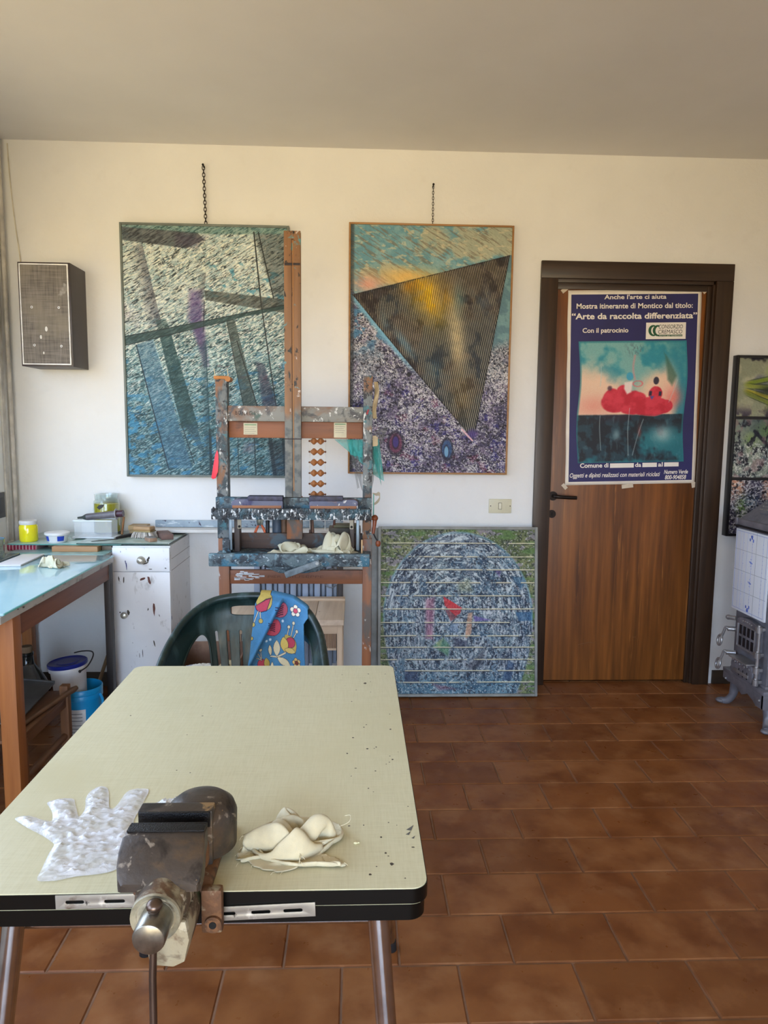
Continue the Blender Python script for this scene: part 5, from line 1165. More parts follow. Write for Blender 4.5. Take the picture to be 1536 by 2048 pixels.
# ================================================================== DESK, CABINET AND WHAT STANDS ON THEM
def worn_white(): return splat('worn_white_paint', ((228,228,230), (238,238,238), 5), [((160,156,150), 16, .66, .82, (1,1,.6)), ((58,50,48), 46, .755, .78, (1.6,1,.35)), ((120,70,62), 30, .77, .79, (1.4,1,.4)), ((84,92,150), 40, .76, .78, (1.8,1,.3))], .45, .12, 60)
def cabinet():
    X0, X1, Y0, Y1, ZT = -1.112, -.850, 3.302, YB-.002, .806
    r = thing('cabinet', ((X0+X1)/2, 3.5, 0), 'narrow white cabinet with peeling paint, one drawer and one door, left of the easel', 'cabinet')
    M = worn_white(); b = MB(); b.box(X0, X1, Y0+.012, Y1, .03, ZT, .002); b.box(X0+.01, X1-.01, Y0+.03, Y1, 0, .03); b.build('carcass', M, r)
    b = MB(); b.box(X1-.0015, X1+.0008, Y0+.03, Y1, .688, .6895); b.box(X1-.0015, X1+.0008, Y0+.03, Y1, .742, .7435); b.build('side_joint', plain('side_joint_grey', (120,114,108), .7), r, smooth=0)
    dw = MB(); dw.box(X0+.001, X1-.001, Y0, Y0+.012, .690, .800, .002); dw = dw.build('drawer', M, r)
    MK = plain('aged_metal_knob', (176,172,158), .3, .55); MD = plain('dark_smudge', (74,70,62), .8)
    def knob(par, x, z, rose):
        b = MB()
        if rose: b.cyl((x, Y0-.0006, z), (x, Y0-.004, z), .019)
        b.lathe([(.006,0), (.006,-.010), (.013,-.014), (.0155,-.020), (.012,-.028), (.004,-.031)], (x, Y0, z), 22, 'Y'); b.build('knob', MK, par)
    knob(dw, -.980, .742, True)
    dd = MB(); dd.box(X0+.001, X1-.001, Y0, Y0+.012, .045, .686, .002); dd = dd.build('door', M, r); knob(dd, -1.061, .486, False)
    # chipped spots and grubby handprints around the knobs
    b = MB(); rnd = random.Random(4)
    def chip(x, z, w_, h_, a):
        n = 9; p = []
        for k in range(n):
            t = 2*PI*k/n; q = .7+.5*rnd.random(); lx, lz = w_*math.cos(t)*q, h_*math.sin(t)*q; p.append((x+lx*math.cos(a)-lz*math.sin(a), Y0-.0007, z+lx*math.sin(a)+lz*math.cos(a)))
        b.add(p, [tuple(range(n))])
    for q in ((-.966,.737,.010,.006,.4), (-.950,.744,.006,.009,.0), (-.945,.752,.004,.008,-.4), (-.96,.728,.014,.004,.3), (-1.045,.495,.006,.012,.2), (-1.083,.497,.004,.004,0), (-1.084,.655,.003,.014,.1), (-1.062,.650,.003,.018,0), (-.930,.350,.003,.016,.2), (-.985,.300,.0016,.02,.05), (-1.0,.29,.0016,.013,0), (-.955,.51,.003,.008,-.3), (-.87,.705,.004,.003,0), (-.94,.70,.009,.002,0)): chip(*q)
    b.build('chips', MD, r, smooth=0, recalc=False)
    b = MB()
    for q in ((-.928,.515,.006,.034,.02), (-.946,.648,.006,.018,.25), (-.975,.655,.013,.006,.5)): chip(*q)
    b.build('rust_marks', plain('rust_brown_mark', (104,66,58), .8), r, smooth=0, recalc=False)
    b = MB(); chip(-1.048,.715,.0022,.017,.05); chip(-1.052,.733,.0018,.009,.1); b.build('blue_marks', plain('blue_ink_mark', (60,68,130), .7), r, smooth=0, recalc=False)
cabinet()
def desk():
    XF = -1.070
    r = thing('desk', (-1.385, 2.9, 0), 'brown wooden work desk with a worn white edge along the left wall', 'desk')
    ME = wood('brown_desk_wood', (104,62,44), (136,86,62), 'Y', 8, .5, .12); ML = wood('orange_desk_leg', (138,80,38), (170,106,54), 'Z', 8, .5, .12); MW = splat('worn_white_edge', ((178,176,168), (200,198,192), 12), [((112,104,94), 22, .60, .70, (1,.4,1)), ((70,60,52), 44, .70, .74, (1,.5,1))], .5, .2)
    b = MB(); b.box(XL+.012, XF, 2.17, 3.20, .752, .777, .004); b.box(XL+.012, -1.1145, 3.195, YB-.002, .752, .777, .004); b.build('desk_top', MW, r)
    b = MB(); b.box(XF-.032, XF-.012, 2.30, 3.19, .680, .752, .002); b.build('apron', ME, r)
    b = MB(); b.box(XL+.05, XF-.06, 2.28, 2.30, .680, .752, .002); b.build('end_apron', ME, r)
    b = MB(); b.box(XF-.062, XF-.008, 2.262, 2.318, 0, .752, .003); b.build('leg', ML, r)
    b = MB(); b.box(XL+.03, XL+.08, 2.262, 2.318, 0, .752, .003); b.build('leg', ML, r)
    b = MB(); b.box(XF-.036, XF-.008, 3.165, 3.205, 0, .752, .002); b.build('leg', plain('shaded_desk_leg', (44,36,32), .5), r)  # far leg stands in shade; that shade is put into its colour
    b = MB(); b.box(XL+.03, XL+.08, 3.60, 3.65, 0, .752, .003); b.build('leg', ML, r)
    # glass sheets: the lower side of the big one is painted pale blue
    t = NT('pale_blue_backed_glass'); t.color(t.ramp(t.noise(3), [(.3, (156,196,206)), (.7, (172,208,214))])); t.set(Roughness=.08); t.b.inputs['Coat Weight'].default_value = .4; MG = t.m
    g = thing('glass_sheet', (-1.385, 2.68, .777), 'large pale blue glass sheet covering the brown work desk', 'glass sheet')
    b = MB(); b.box(XL+.02, XF+.004, 2.18, 3.185, .7772, .7855, .0015); b.build('sheet', MG, g)
    b = MB(); b.box(XF+.0038, XF+.0062, 2.182, 3.183, .7785, .7845, .0008); b.build('polished_edge', plain('turquoise_glass_edge', (120,206,204), .15, var=.03), g)
    MG2 = glassy('green_glass', (196,222,214), .03, 1.5, .85)
    g = thing('glass_sheet', (-1.36, 3.40, .777), 'smaller greenish glass pane lying at the back of the desk under the raised pane', 'glass pane')
    b = MB(); b.box(-1.56,-1.118, 3.20, 3.62, .7772, .7835, .001); b.build('pane', plain('green_grey_glass', (136,168,160), .08), g)
    g = thing('glass_sheet', (-1.34, 3.5, .8075), 'raised glass pane with the yellow jar and white tub on it', 'glass pane')
    b = MB(); b.box(-1.585,-1.075, 3.315, 3.685, .8078, .8142, .001); b.build('pane', plain('pale_green_glass_top', (150,180,170), .07, var=.1, scale=5), g)
    b = MB(); b.box(-1.583,-1.077, 3.3135, 3.3152, .8085, .8135, .0004); b.build('pane_edge', plain('green_glass_edge', (96,150,140), .2), g)
    g = thing('glass_sheet', (-1.06, 3.49, .8145), 'upper glass pane covering the top of the white cabinet', 'glass pane')
    b = MB(); b.box(-1.272,-.852, 3.302, 3.688, .8146, .8205, .001); b.build('pane', plain('paint_stained_glass', (156,172,160), .12, var=.16, scale=8), g)
    b = MB(); b.box(-1.27,-.854, 3.3005, 3.3022, .8152, .82, .0004); b.box(-.8522,-.8505, 3.304, 3.686, .8152, .82, .0004); b.build('pane_edge', plain('dark_green_glass_edge', (44,74,66), .2), g)
    g = thing('wood_block', (-1.27, 3.30, .7855), 'light brown wood block propping up the glass pane on the desk', 'wood block'); b = MB(); b.box(-1.372,-1.168, 3.278, 3.335, .7838, .8076, .002); b.build('block', wood('light_brown_block', (160,116,74), (186,142,98), 'X', 8, .5), g)
    g = thing('wooden_strip', (-1.13, 3.31, .784), 'thin grey-brown strip under the glass pane beside the wood block', 'wooden strip'); b = MB(); b.box(-1.166,-1.122, 3.33, 3.42, .7838, .802, .002); b.build('strip', plain('grey_brown_strip', (128,112,92), .6), g)
    g = thing('striped_cloth', (-1.53, 3.40, .784), 'folded red striped cloth squeezed under the raised glass pane', 'cloth')
    t = NT('red_striped_cloth'); sx = t.n('ShaderNodeSeparateXYZ'); t.l(t.tc.outputs['Object'], sx.inputs[0]); wv = t.n('ShaderNodeMath'); wv.operation = 'MULTIPLY'; wv.inputs[1].default_value = 420; t.l(sx.outputs[0], wv.inputs[0]); sn = t.n('ShaderNodeMath'); sn.operation = 'SINE'; t.l(wv.outputs[0], sn.inputs[0]); t.color(t.ramp(sn.outputs[0], [(.3, (150,34,60)), (.65, (196,150,150))])); t.set(Roughness=.9)
    b = MB(); b.box(-1.60,-1.465, 3.335, 3.47, .7775, .8072, .008, 3); b.build('cloth', t.m, g)
desk()
def desk_things():
    MGL = glassy('jar_glass', (238,246,244), .02, 1.45)
    # yellow jar
    g = thing('jar', (-1.522, 3.392, .8142), 'small glass jar of bright yellow paint with a white lid', 'jar'); c = (-1.522, 3.392, .8143)
    b = MB(); b.lathe([(.036,0), (.041,.006), (.041,.070), (.036,.080), (.036,.086)], c, 32); b.build('paint', plain('bright_yellow_paint', (238,222,22), .12, var=.05, **{'Coat Weight': .6}), g)
    b = MB(); b.lathe([(.038,.080), (.0395,.083), (.0395,.095), (.037,.0985)], c, 32); b.build('lid', plain('white_metal_lid', (214,214,212), .3, var=.03), g)
    # white tub
    g = thing('plastic_tub', (-1.385, 3.375, .8142), 'low white round plastic tub with a blue label band', 'tub'); c = (-1.385, 3.377, .8143)
    b = MB(); b.lathe([(.040,0), (.043,.004), (.050,.036), (.0505,.038)], c, 36); b.build('tub', plain('white_plastic', (226,224,222), .35, var=.03), g)
    b = MB(); b.lathe([(.0505,.034), (.0555,.036), (.0555,.044), (.050,.047), (.046,.0475)], c, 36); b.build('lid', MATS['white_plastic'], g)
    for a0, a1 in ((-2.75,-2.05), (-1.20,-.55)):
        b = MB(); n = 10; vs = []
        for k in range(n+1):
            a = a0+(a1-a0)*k/n
            for rr, h in ((.0445,.008), (.0495,.031)): vs.append((c[0]+rr*math.cos(a), c[1]+rr*math.sin(a), c[2]+h))
        b.add(vs, [(2*k, 2*k+2, 2*k+3, 2*k+1) for k in range(n)]); b.build('blue_label', plain('blue_label', (36,64,168), .4), g, recalc=False)
    # translucent box
    g = thing('plastic_box', (-1.247, 3.50, .8205), 'translucent white plastic box standing on the glass in front of the large jar', 'box')
    t = NT('frosted_plastic'); t.color((240,244,246)); t.set(Roughness=.16, IOR=1.15); t.b.inputs['Transmission Weight'].default_value = 0; tr = t.n('ShaderNodeBsdfTransparent'); mx = t.n('ShaderNodeMixShader'); mx.inputs[0].default_value = .17; t.l(tr.outputs[0], mx.inputs[1]); t.l(t.b.outputs[0], mx.inputs[2]); t.l(mx.outputs[0], t.out.inputs[0]); MF = t.m
    b = MB(); x0, x1, y0, y1, z0, z1 = -1.335,-1.160, 3.452, 3.540, .8245, .906
    for q in ((x0, x1, y0, y0+.002, z0, z1), (x0, x1, y1-.002, y1, z0, z1), (x0, x0+.002, y0+.002, y1-.002, z0, z1), (x1-.002, x1, y0+.002, y1-.002, z0, z1), (x0, x1, y0, y1, z0-.001, z0+.001)): b.box(*q)
    b.build('walls', MF, g, smooth=0)
    b = MB(); b.box(-1.350,-1.146, 3.444, 3.548, .8208, .8240, .0015); b.box(x0-.004, x1+.004, y0-.004, y0, z1-.006, z1, .001); b.box(x0-.004, x1+.004, y1, y1+.004, z1-.006, z1, .001); b.build('rim', plain('milky_plastic', (220,226,230), .3, var=.02), g)
    # large jar of yellow liquid
    g = thing('jar', (-1.236, 3.615, .8205), 'large clear glass jar half full of yellow liquid', 'jar'); c = (-1.236, 3.618, .8207)
    b = MB(); out = [(.056,0), (.062,.006), (.0625,.150), (.060,.162), (.055,.168), (.0555,.190), (.057,.197)]; inn = [(.0545,.197), (.053,.19), (.0525,.168), (.0575,.162), (.060,.150), (.0595,.010), (.050,.006)]
    b.lathe(out+inn, c, 40, cap0=True, cap1=True); b.build('glass', MGL, g, recalc=True)
    b = MB(); b.lathe([(.0585,.009), (.0597,.012), (.0592,.150), (.058,.1505)], c, 40); t = NT('yellow_liquid'); t.color((244,226,70)); t.set(Roughness=.05, IOR=1.33); t.b.inputs['Transmission Weight'].default_value = .45; b.build('liquid', t.m, g)
    b = MB(); b.prism([(-1.262,.955), (-1.250,.968), (-1.224,.972), (-1.232,.958), (-1.25,.945)], 'XZ', 3.5535, 3.5548); b.build('dark_label', plain('dark_sticker', (34,34,34), .5), g, smooth=0)
    # syringe-like tube lying on the box
    g = thing('glue_applicator', (-1.21, 3.50, .906), 'grey cylindrical glue applicator lying across the translucent box', 'applicator'); p0, p1 = Vector((-1.335, 3.50, .911)), Vector((-1.112, 3.49, .936)); d = (p1-p0).normalized()
    def at(t_): return p0+(p1-p0)*t_
    b = MB(); b.cyl(at(.20), at(.84), .0165); b.build('barrel', plain('grey_barrel', (98,94,98), .4, var=.2), g)
    b = MB(); b.tube([at(.0), at(.10), at(.17), at(.22)], [.0045,.0065,.014,.0165], 16); b.build('nozzle', plain('dark_nozzle', (56,64,60), .45), g)
    b = MB(); b.cyl(at(.835), at(.852), .026); b.build('flange', plain('grey_flange', (140,136,138), .4), g)
    b = MB(); b.cyl(at(.852), at(.99), .0165); b.build('plunger', plain('maroon_plunger', (62,34,46), .4), g)
    # small brown brush handle at the right of the box
    g = thing('palette_knife', (-1.09, 3.45, .8205), 'dark spatula with a black handle lying on the glass before the scrub brush', 'spatula')
    b = MB(); b.prism([(-1.220,3.348), (-1.214,3.342), (-1.118,3.415), (-1.132,3.428), (-1.19,3.39)], 'XY', .8207, .8222, .0004); b.build('blade', plain('dark_blade', (60,56,54), .4, .7), g)
    b = MB(); b.tube([(-1.128,3.42,.8265), (-1.108,3.446,.829), (-1.085,3.485,.831), (-1.072,3.51,.831)], [.005,.0075,.0085,.006], 12); b.build('handle', plain('black_handle', (34,30,30), .4), g)
    g = thing('wooden_stick', (-1.145, 3.575, .82), 'brown wooden stick standing in the corner behind the translucent box', 'stick'); b = MB(); b.cyl((-1.150, 3.57, .8207), (-1.147, 3.60, .905), .005, seg=12); b.build('stick', plain('tan_stick', (150,104,64), .5), g)
    for z0, z1, x0, x1, lab, c in ((.8207, .843, -1.112,-1.035, 'lower of the two light wood offcuts behind the scrub brush', (150,124,86)), (.8433, .866, -1.116,-1.030, 'upper of the two light wood offcuts behind the scrub brush', (176,148,104))):
        g = thing('wood_offcut', ((x0+x1)/2, 3.6, z0), lab, 'wood offcut', 'wood offcuts on the cabinet'); b = MB(); b.box(x0, x1, 3.56, 3.64, z0, z1, .003); b.build('block', wood('offcut_%d' % c[0], (c[0]-16, c[1]-16, c[2]-14), c, 'X', 9, .6), g)
    g = thing('scrub_brush', (-1.01, 3.46, .8205), 'scrub brush with a wooden back and spread white bristles', 'brush'); M = Matrix.Translation((-1.01, 3.465, 0)) @ Matrix.Rotation(-.25, 4, 'Z')
    b = MB(); b.box(-.046,.046, -.026,.026, .856, .878, .008, 3, M=M); b.build('back', wood('brush_back_wood', (150,116,76), (180,146,104), 'X', 9, .5), g)
    b = MB(); b.box(-.047,.047, -.027,.027, .852, .858, .001, M=M); b.build('band', plain('brass_band', (150,130,84), .4, .4), g)
    b = MB(); rnd = random.Random(2)
    for k in range(190):
        x, y = (rnd.random()*2-1), (rnd.random()*2-1); p = M @ Vector((x*.042, y*.022, .853)); q = M @ Vector((x*.056+.004*rnd.random(), y*.036, .8215+.004*rnd.random())); b.tube([p, (p+q)/2+Vector((x*.003, y*.002, 0)), q], [.0016,.0019,.0012], 5)
    b.build('bristles', plain('white_bristles', (206,198,188), .7), g, kind='stuff')
    g = thing('sanding_block', (-.92, 3.47, .8205), 'brown sanding block behind the grey one at the right end of the cabinet', 'sanding block'); M = Matrix.Translation((-.915, 3.475, 0)) @ Matrix.Rotation(.42, 4, 'Z'); b = MB(); b.box(-.028,.028, -.075,.075, .8207, .846, .003, M=M); b.build('block', plain('brown_block', (112,86,78), .7), g); 
    g = thing('sanding_block', (-.955, 3.36, .8205), 'small grey-topped sanding block at the front edge of the cabinet top', 'sanding block'); M = Matrix.Translation((-.952, 3.368, 0)) @ Matrix.Rotation(-.9, 4, 'Z'); b = MB(); b.box(-.030,.030, -.018,.018, .8207, .838, .002, M=M); bb = b.build('block', plain('tan_block', (150,120,98), .7), g); b = MB(); b.box(-.030,.030, -.018,.018, .838, .8402, .0006, M=M); b.build('abrasive', plain('grey_abrasive', (128,126,122), .9), bb)
    # rag on the desk: two upright wings
    g = thing('rag', (-1.215, 2.90, .7855), 'small cream rag with two stiff folds standing on the blue glass', 'rag')
    P = crumple(n=44, size=.24, target=.15, seed=23, bend=6, kb=.25, steps=240, hmax=.06); cloth_obj('cloth', P, (-1.215, 2.905, .7862), .118, .075, .052, .3, MATS['cream_cotton'], g)
    # white slab with a notch, dark tray, tumbler
    g = thing('white_slab', (-1.42, 3.02, .7855), 'thin white notched panel lying on the blue glass of the desk', 'slab'); b = MB(); b.prism([(-1.452,3.168), (-1.362,3.176), (-1.350,2.924), (-1.40,2.918), (-1.64,2.916), (-1.64,2.955), (-1.452,2.955)], 'XY', .7857, .7925, .001); b.build('panel', plain('white_panel', (214,210,208), .5, var=.02), g)
    g = thing('dark_tray', (-1.56, 3.06, .7855), 'dark flat glass tray at the left edge of the desk', 'tray'); b = MB(); b.box(-1.66,-1.462, 2.966, 3.17, .7857, .797, .008, 3); b.build('tray', plain('dark_green_tray', (58,66,62), .15), g)
    g = thing('tumbler', (-1.59, 3.23, .7855), 'clear drinking glass with a blue rim at the left end of the desk', 'glass'); c = (-1.592, 3.235, .7837)
    b = MB(); b.lathe([(.026,0), (.028,.002), (.031,.066), (.029,.066), (.0265,.006), (.020,.005)], c, 30); b.build('glass', MGL, g); b = MB(); pts = [(c[0]+.030*math.cos(2*PI*k/30), c[1]+.030*math.sin(2*PI*k/30), c[2]+.066) for k in range(30)]; b.tube(pts, .0018, 8, closed=True); b.build('rim', plain('blue_rim', (104,158,196), .2), g)
desk_things()
def under_desk():
    # two stacked buckets
    g = thing('bucket', (-1.16, 2.97, 0), 'turquoise plastic bucket on the floor under the desk, carrying the white one', 'bucket'); c = (-1.150, 2.985, .0005)
    MT = plain('turquoise_plastic', (14,140,196), .35, var=.05); b = MB(); b.lathe([(.066,0), (.070,.004), (.080,.215), (.080,.220), (.084,.222), (.084,.236), (.082,.24), (.084,.242), (.084,.262), (.0815,.265), (.079,.262), (.077,.23), (.066,.20), (.03,.198)], c, 40); b.build('body', MT, g)
    b = MB(); n = 12; vs = []
    for k in range(n+1):
        a = -2.05+1.0*k/n
        for rr, h in ((.0738,.06), (.0795,.185)): vs.append((c[0]+rr*math.cos(a), c[1]+rr*math.sin(a), c[2]+h))
    b.add(vs, [(2*k, 2*k+2, 2*k+3, 2*k+1) for k in range(n)]); lb = b.build('label', plain('white_label', (206,204,200), .5), g, recalc=False)
    b = MB()
    for h in (.085,.10,.115,.135,.150,.165):
        vs = []
        for k in range(n):
            a = -2.0+.85*k/n
            for dh in (0, .004): vs.append((c[0]+(.0716+.0005+(h/.2)*.009)*math.cos(a), c[1]+(.0716+.0005+(h/.2)*.009)*math.sin(a), c[2]+h+dh))
        b.add(vs, [(2*k, 2*k+2, 2*k+3, 2*k+1) for k in range(n-1)])
    b.build('printed_lines', plain('grey_print', (130,132,134), .6), lb, recalc=False)
    b = MB(); b.tube(smooth_loop([(c[0]+.084, c[1]-.02, .235), (c[0]+.098, c[1]-.035, .215), (c[0]+.100, c[1]-.045, .195), (c[0]+.09, c[1]-.05, .19)], 4, False), .006, 10); b.build('handle', MT, g)
    g = thing('bucket', (-1.187, 2.965, .1995), 'white plastic bucket with a dark blue lid standing in the turquoise bucket', 'bucket'); c = Vector((-1.186, 2.965, .212)); M = Matrix.Rotation(-.07, 3, 'Y')
    c = Vector((-1.186, 2.966, .214))
    b = MB(); b.lathe([(.060,0), (.062,.003), (.070,.128), (.076,.130), (.076,.146), (.074,.150)], c, 40, M=M); b.build('body', plain('white_bucket', (206,204,202), .4, var=.03), g)
    b = MB(); b.lathe([(.077,.146), (.079,.149), (.079,.160), (.075,.163), (.070,.160), (.045,.160), (.043,.162), (.01,.162)], c, 40, M=M); b.build('lid', plain('dark_blue_lid', (22,36,120), .35, var=.05), g)
    b = MB(); b.tube(smooth_loop([(c.x+.060, c.y-.055, .350), (c.x+.083, c.y-.03, .365), (c.x+.092, c.y+.01, .395), (c.x+.075, c.y+.04, .405), (c.x+.03, c.y+.06, .400), (c.x-.01, c.y+.074, .388)], 5, False), .0028, 8); b.build('handle', plain('black_bail', (24,22,22), .4), g)
    b = MB(); b.sphere((c.x+.06, c.y-.055, .350), .006, 10, 8); b.build('handle_lug', MATS['black_bail'], g)
    # low stool
    g = thing('low_stool', (-1.26, 2.52, 0), 'low rough wooden stool under the desk beside the two buckets', 'stool'); MS = wood('rough_brown_wood', (104,66,38), (134,92,56), 'Z', 8, .6); MSY = wood('rough_brown_rail', (96,62,38), (126,86,54), 'Y', 8, .6)
    for x in (-1.140, -1.44):
        for y in (2.735, 2.36):
            b = MB(); b.box(x, x+.032, y, y+.032, 0, .352 if y > 2.5 else .30, .003); b.build('leg', MS, g)
        b = MB(); b.box(x+.004, x+.024, 2.39, 2.737, .268, .302, .002); b.build('seat_rail', MSY, g)
        b = MB(); b.cyl((x+.014, 2.385, .150), (x+.014, 2.74, .150), .012, seg=12); b.build('rung', MSY, g)
    b = MB(); b.box(-1.44,-1.115, 2.33, 2.79, .302, .314, .002); b.build('seat', MSY, g)
    g = thing('grey_tray', (-1.28, 2.6, .315), 'flat dark grey tray tilted on the low stool under the desk', 'tray'); M = Matrix.Translation((-1.285, 2.60, .345)) @ Matrix.Rotation(.10, 4, 'Y') @ Matrix.Rotation(.10, 4, 'X'); b = MB(); b.box(-.13,.115, -.16,.17, 0, .006, .002, M=M); b.box(-.13,.115, .162,.17, .006, .012, .001, M=M); b.build('tray', plain('dull_grey_tray', (84,84,84), .35, .3), g)
    g = thing('wooden_paddle', (-1.13, 2.6, .315), 'brown wooden paddle with a rounded handle lying on the low stool', 'paddle'); b = MB(); b.tube([(-1.155, 2.34, .322), (-1.135, 2.52, .325), (-1.112, 2.68, .326), (-1.098, 2.76, .327), (-1.094, 2.785, .327)], [.006,.008,.009,.0125,.009], 12); b.build('paddle', plain('old_brown_wood', (104,72,44), .5), g)
    # demijohn
    g = thing('demijohn', (-1.47, 3.2, 0), 'dark glass demijohn with a cork standing in the shade under the desk', 'bottle'); c = (-1.47, 3.20, .0005)
    b = MB(); b.lathe([(.075,0), (.088,.01), (.092,.12), (.085,.19), (.055,.25), (.030,.285), (.026,.325), (.029,.328), (.029,.338), (.024,.34)], c, 36); b.build('glass', plain('dark_bottle_glass', (30,34,32), .08, var=.2), g)
    b = MB(); b.lathe([(.021,.338), (.024,.341), (.025,.365), (.023,.368)], c, 20); b.build('cork', plain('cork', (120,96,70), .8), g)
    g = thing('plastic_wrap', (-1.38, 3.16, .0), 'crumpled clear plastic wrap hanging on the dark demijohn', 'plastic wrap')
    n = 30; u, v = grid_uv(n, n); th = -2.0+1.6*u; zz = .13+.16*v; rr = np.interp(zz, [0,.12,.19,.25,.285], [.09,.095,.088,.060,.036])+.010*fbm(u*6, v*6, 4, 3); grid_mesh('wrap', np.stack([c[0]+rr*np.cos(th), c[1]+rr*np.sin(th), zz], -1), None, glassy('clear_wrap', (230,232,234), .1, 1.2, .9), g)
    g = thing('broom_stick', (-1.2, 3.5, 0), 'pale wooden stick leaning in the corner between the desk and the cabinet', 'stick'); b = MB(); b.cyl((-1.288, 3.48, .004), (-1.138, 3.52, .46), .0085, seg=14); b.build('stick', wood('pale_stick', (132,104,72), (160,130,94), 'Z', 9, .5), g)
under_desk()

# ================================================================== TABLE
TX0, TX1, TY0, TY1, TZ = -.527, .097, .848, 1.710, .780
def rrect(x0, x1, y0, y1, r_, n=8):
    p = []
    for cx, cy, a0 in ((x1-r_, y1-r_, 0), (x0+r_, y1-r_, 90), (x0+r_, y0+r_, 180), (x1-r_, y0+r_, 270)):
        for k in range(n+1):
            a = math.radians(a0+90*k/n); p.append((cx+r_*math.cos(a), cy+r_*math.sin(a)))
    return p
def slab(mb, poly, z0, z1, bev=0):
    n = len(poly); mb.add([(p[0], p[1], z0) for p in poly]+[(p[0], p[1], z1) for p in poly], [tuple(reversed(range(n))), tuple(range(n, 2*n))]+[(i, (i+1) % n, n+(i+1) % n, n+i) for i in range(n)])
def table():
    r = thing('kitchen_table', (-.215, 1.28, 0), 'cream laminate kitchen table with black edges and chrome tube legs in the foreground', 'table')
    t = NT('cream_laminate'); w1 = t.noise(420, (.06,1,1), 3); w2 = t.noise(420, (1,.06,1), 3); m = t.n('ShaderNodeMath'); m.operation = 'ADD'; t.l(w1, m.inputs[0]); t.l(w2, m.inputs[1]); hf = t.n('ShaderNodeMath'); hf.operation = 'MULTIPLY'; hf.inputs[1].default_value = .5; t.l(m.outputs[0], hf.inputs[0])
    c = t.ramp(hf.outputs[0], [(.36, (205,198,162)), (.5, (211,205,170)), (.64, (215,209,176))]); c = t.mix(t.mask(t.noise(3.5, detail=4), .5, .7), c, (206,199,162)); t.color(c); t.l(t.ramp(t.noise(9), [(.3, (.30,.30,.30,1)), (.7, (.42,.42,.42,1))]), t.b.inputs['Roughness']); ML = t.m
    MBK = plain('black_edge_band', (8,9,8), .30, spec=.28); MCH = plain('chrome', (186,186,184), .16, 1.0, var=.08, scale=30)
    b = MB(); slab(b, rrect(TX0+.0012, TX1-.0012, TY0+.0012, TY1-.0012, .021), .7785, TZ); top = b.build('table_top', ML, r)
    b = MB(); slab(b, rrect(TX0, TX1, TY0, TY1, .022), .7595, .7786); b.build('edge_band', MBK, top)
    b = MB(); slab(b, rrect(TX0+.002, TX1-.002, TY0+.002, TY1-.002, .021), .7572, .7596); b.build('pale_seam', plain('pale_seam', (168,164,132), .5), r)
    b = MB(); slab(b, rrect(TX0+.001, TX1-.0035, TY0+.001, TY1-.001, .022), .7365, .7573); b.build('extension_leaf', MBK, r)
    b = MB(); rnd = random.Random(6)
    for k in range(46):
        x = TX1-.012-.11*rnd.random()**1.4 if k < 34 else TX0+.05+.5*rnd.random(); y = TY0+.02+(TY1-TY0-.04)*rnd.random(); s_ = .0008+.0014*rnd.random(); n = 7; b.add([(x+s_*math.cos(2*PI*i/n)*(.6+.8*rnd.random()), y+s_*math.sin(2*PI*i/n)*(.6+.8*rnd.random()), TZ+.0002) for i in range(n)], [tuple(range(n))])
    n = 8
    for x, y, s_ in ((.026,1.585,.0045), (-.258,1.59,.0022), (.052,.90,.0032), (.045,.925,.002)): b.add([(x+s_*math.cos(2*PI*i/n)*(.6+.6*rnd.random()), y+s_*math.sin(2*PI*i/n)*(.6+.6*rnd.random()), TZ+.0003) for i in range(n)], [tuple(range(n))])
    b.build('chips', plain('dark_chip', (70,62,52), .8), top, smooth=0, recalc=False, kind='stuff')
    b = MB()
    for (x, y, s_) in ((.083,.985,.006), (.0795,.972,.004), (.086,.962,.003)): b.add([(x-s_, y-s_*.5, TZ+.0003), (x+s_*.2, y-s_*.9, TZ+.0003), (x+s_, y+s_*1.6, TZ+.0003), (x+s_*.1, y+s_*.6, TZ+.0003)], [(0,1,2,3)])
    b.build('worn_notch', plain('grey_notch', (104,104,100), .6), top, smooth=0, recalc=False)
    for (x0, y0), (x1, y1) in (((.031,.95), (.092,.845)), ((-.462,.95), (-.528,.845)), ((.062,1.60), (.101,1.741)), ((-.492,1.60), (-.535,1.741))):
        b = MB(); b.cyl((x0, y0, .738), (x0+(x1-x0)*.985, y0+(y1-y0)*.985, .012), .0150, .0128, 28); lg = b.build('leg', MCH, r)
        b = MB(); b.cyl((x0+(x1-x0)*.965, y0+(y1-y0)*.965, .028), (x1, y1, 0), .0150, .0155, 20); b.build('rubber_foot', plain('black_rubber', (24,22,22), .7), lg)
    b = MB(); b.cyl((-.462,.958,.660), (.030,.958,.660), .0062, seg=18); b.build('cross_rail', MCH, r)
    b = MB(); b.cyl((-.485,1.62,.66), (.060,1.62,.66), .0062, seg=18); b.build('cross_rail', MCH, r)
    b = MB(); b.box(TX0+.05, TX1-.05, .935, .951, .700, .7364, .002); b.box(TX0+.05, TX1-.05, 1.60, 1.616, .700, .7364, .002); b.box(TX0+.04, TX0+.056, .951, 1.60, .700, .7364, .002); b.box(TX1-.056, TX1-.04, .951, 1.60, .700, .7364, .002); b.build('apron', plain('pale_table_apron', (150,140,110), .6), r)
table()
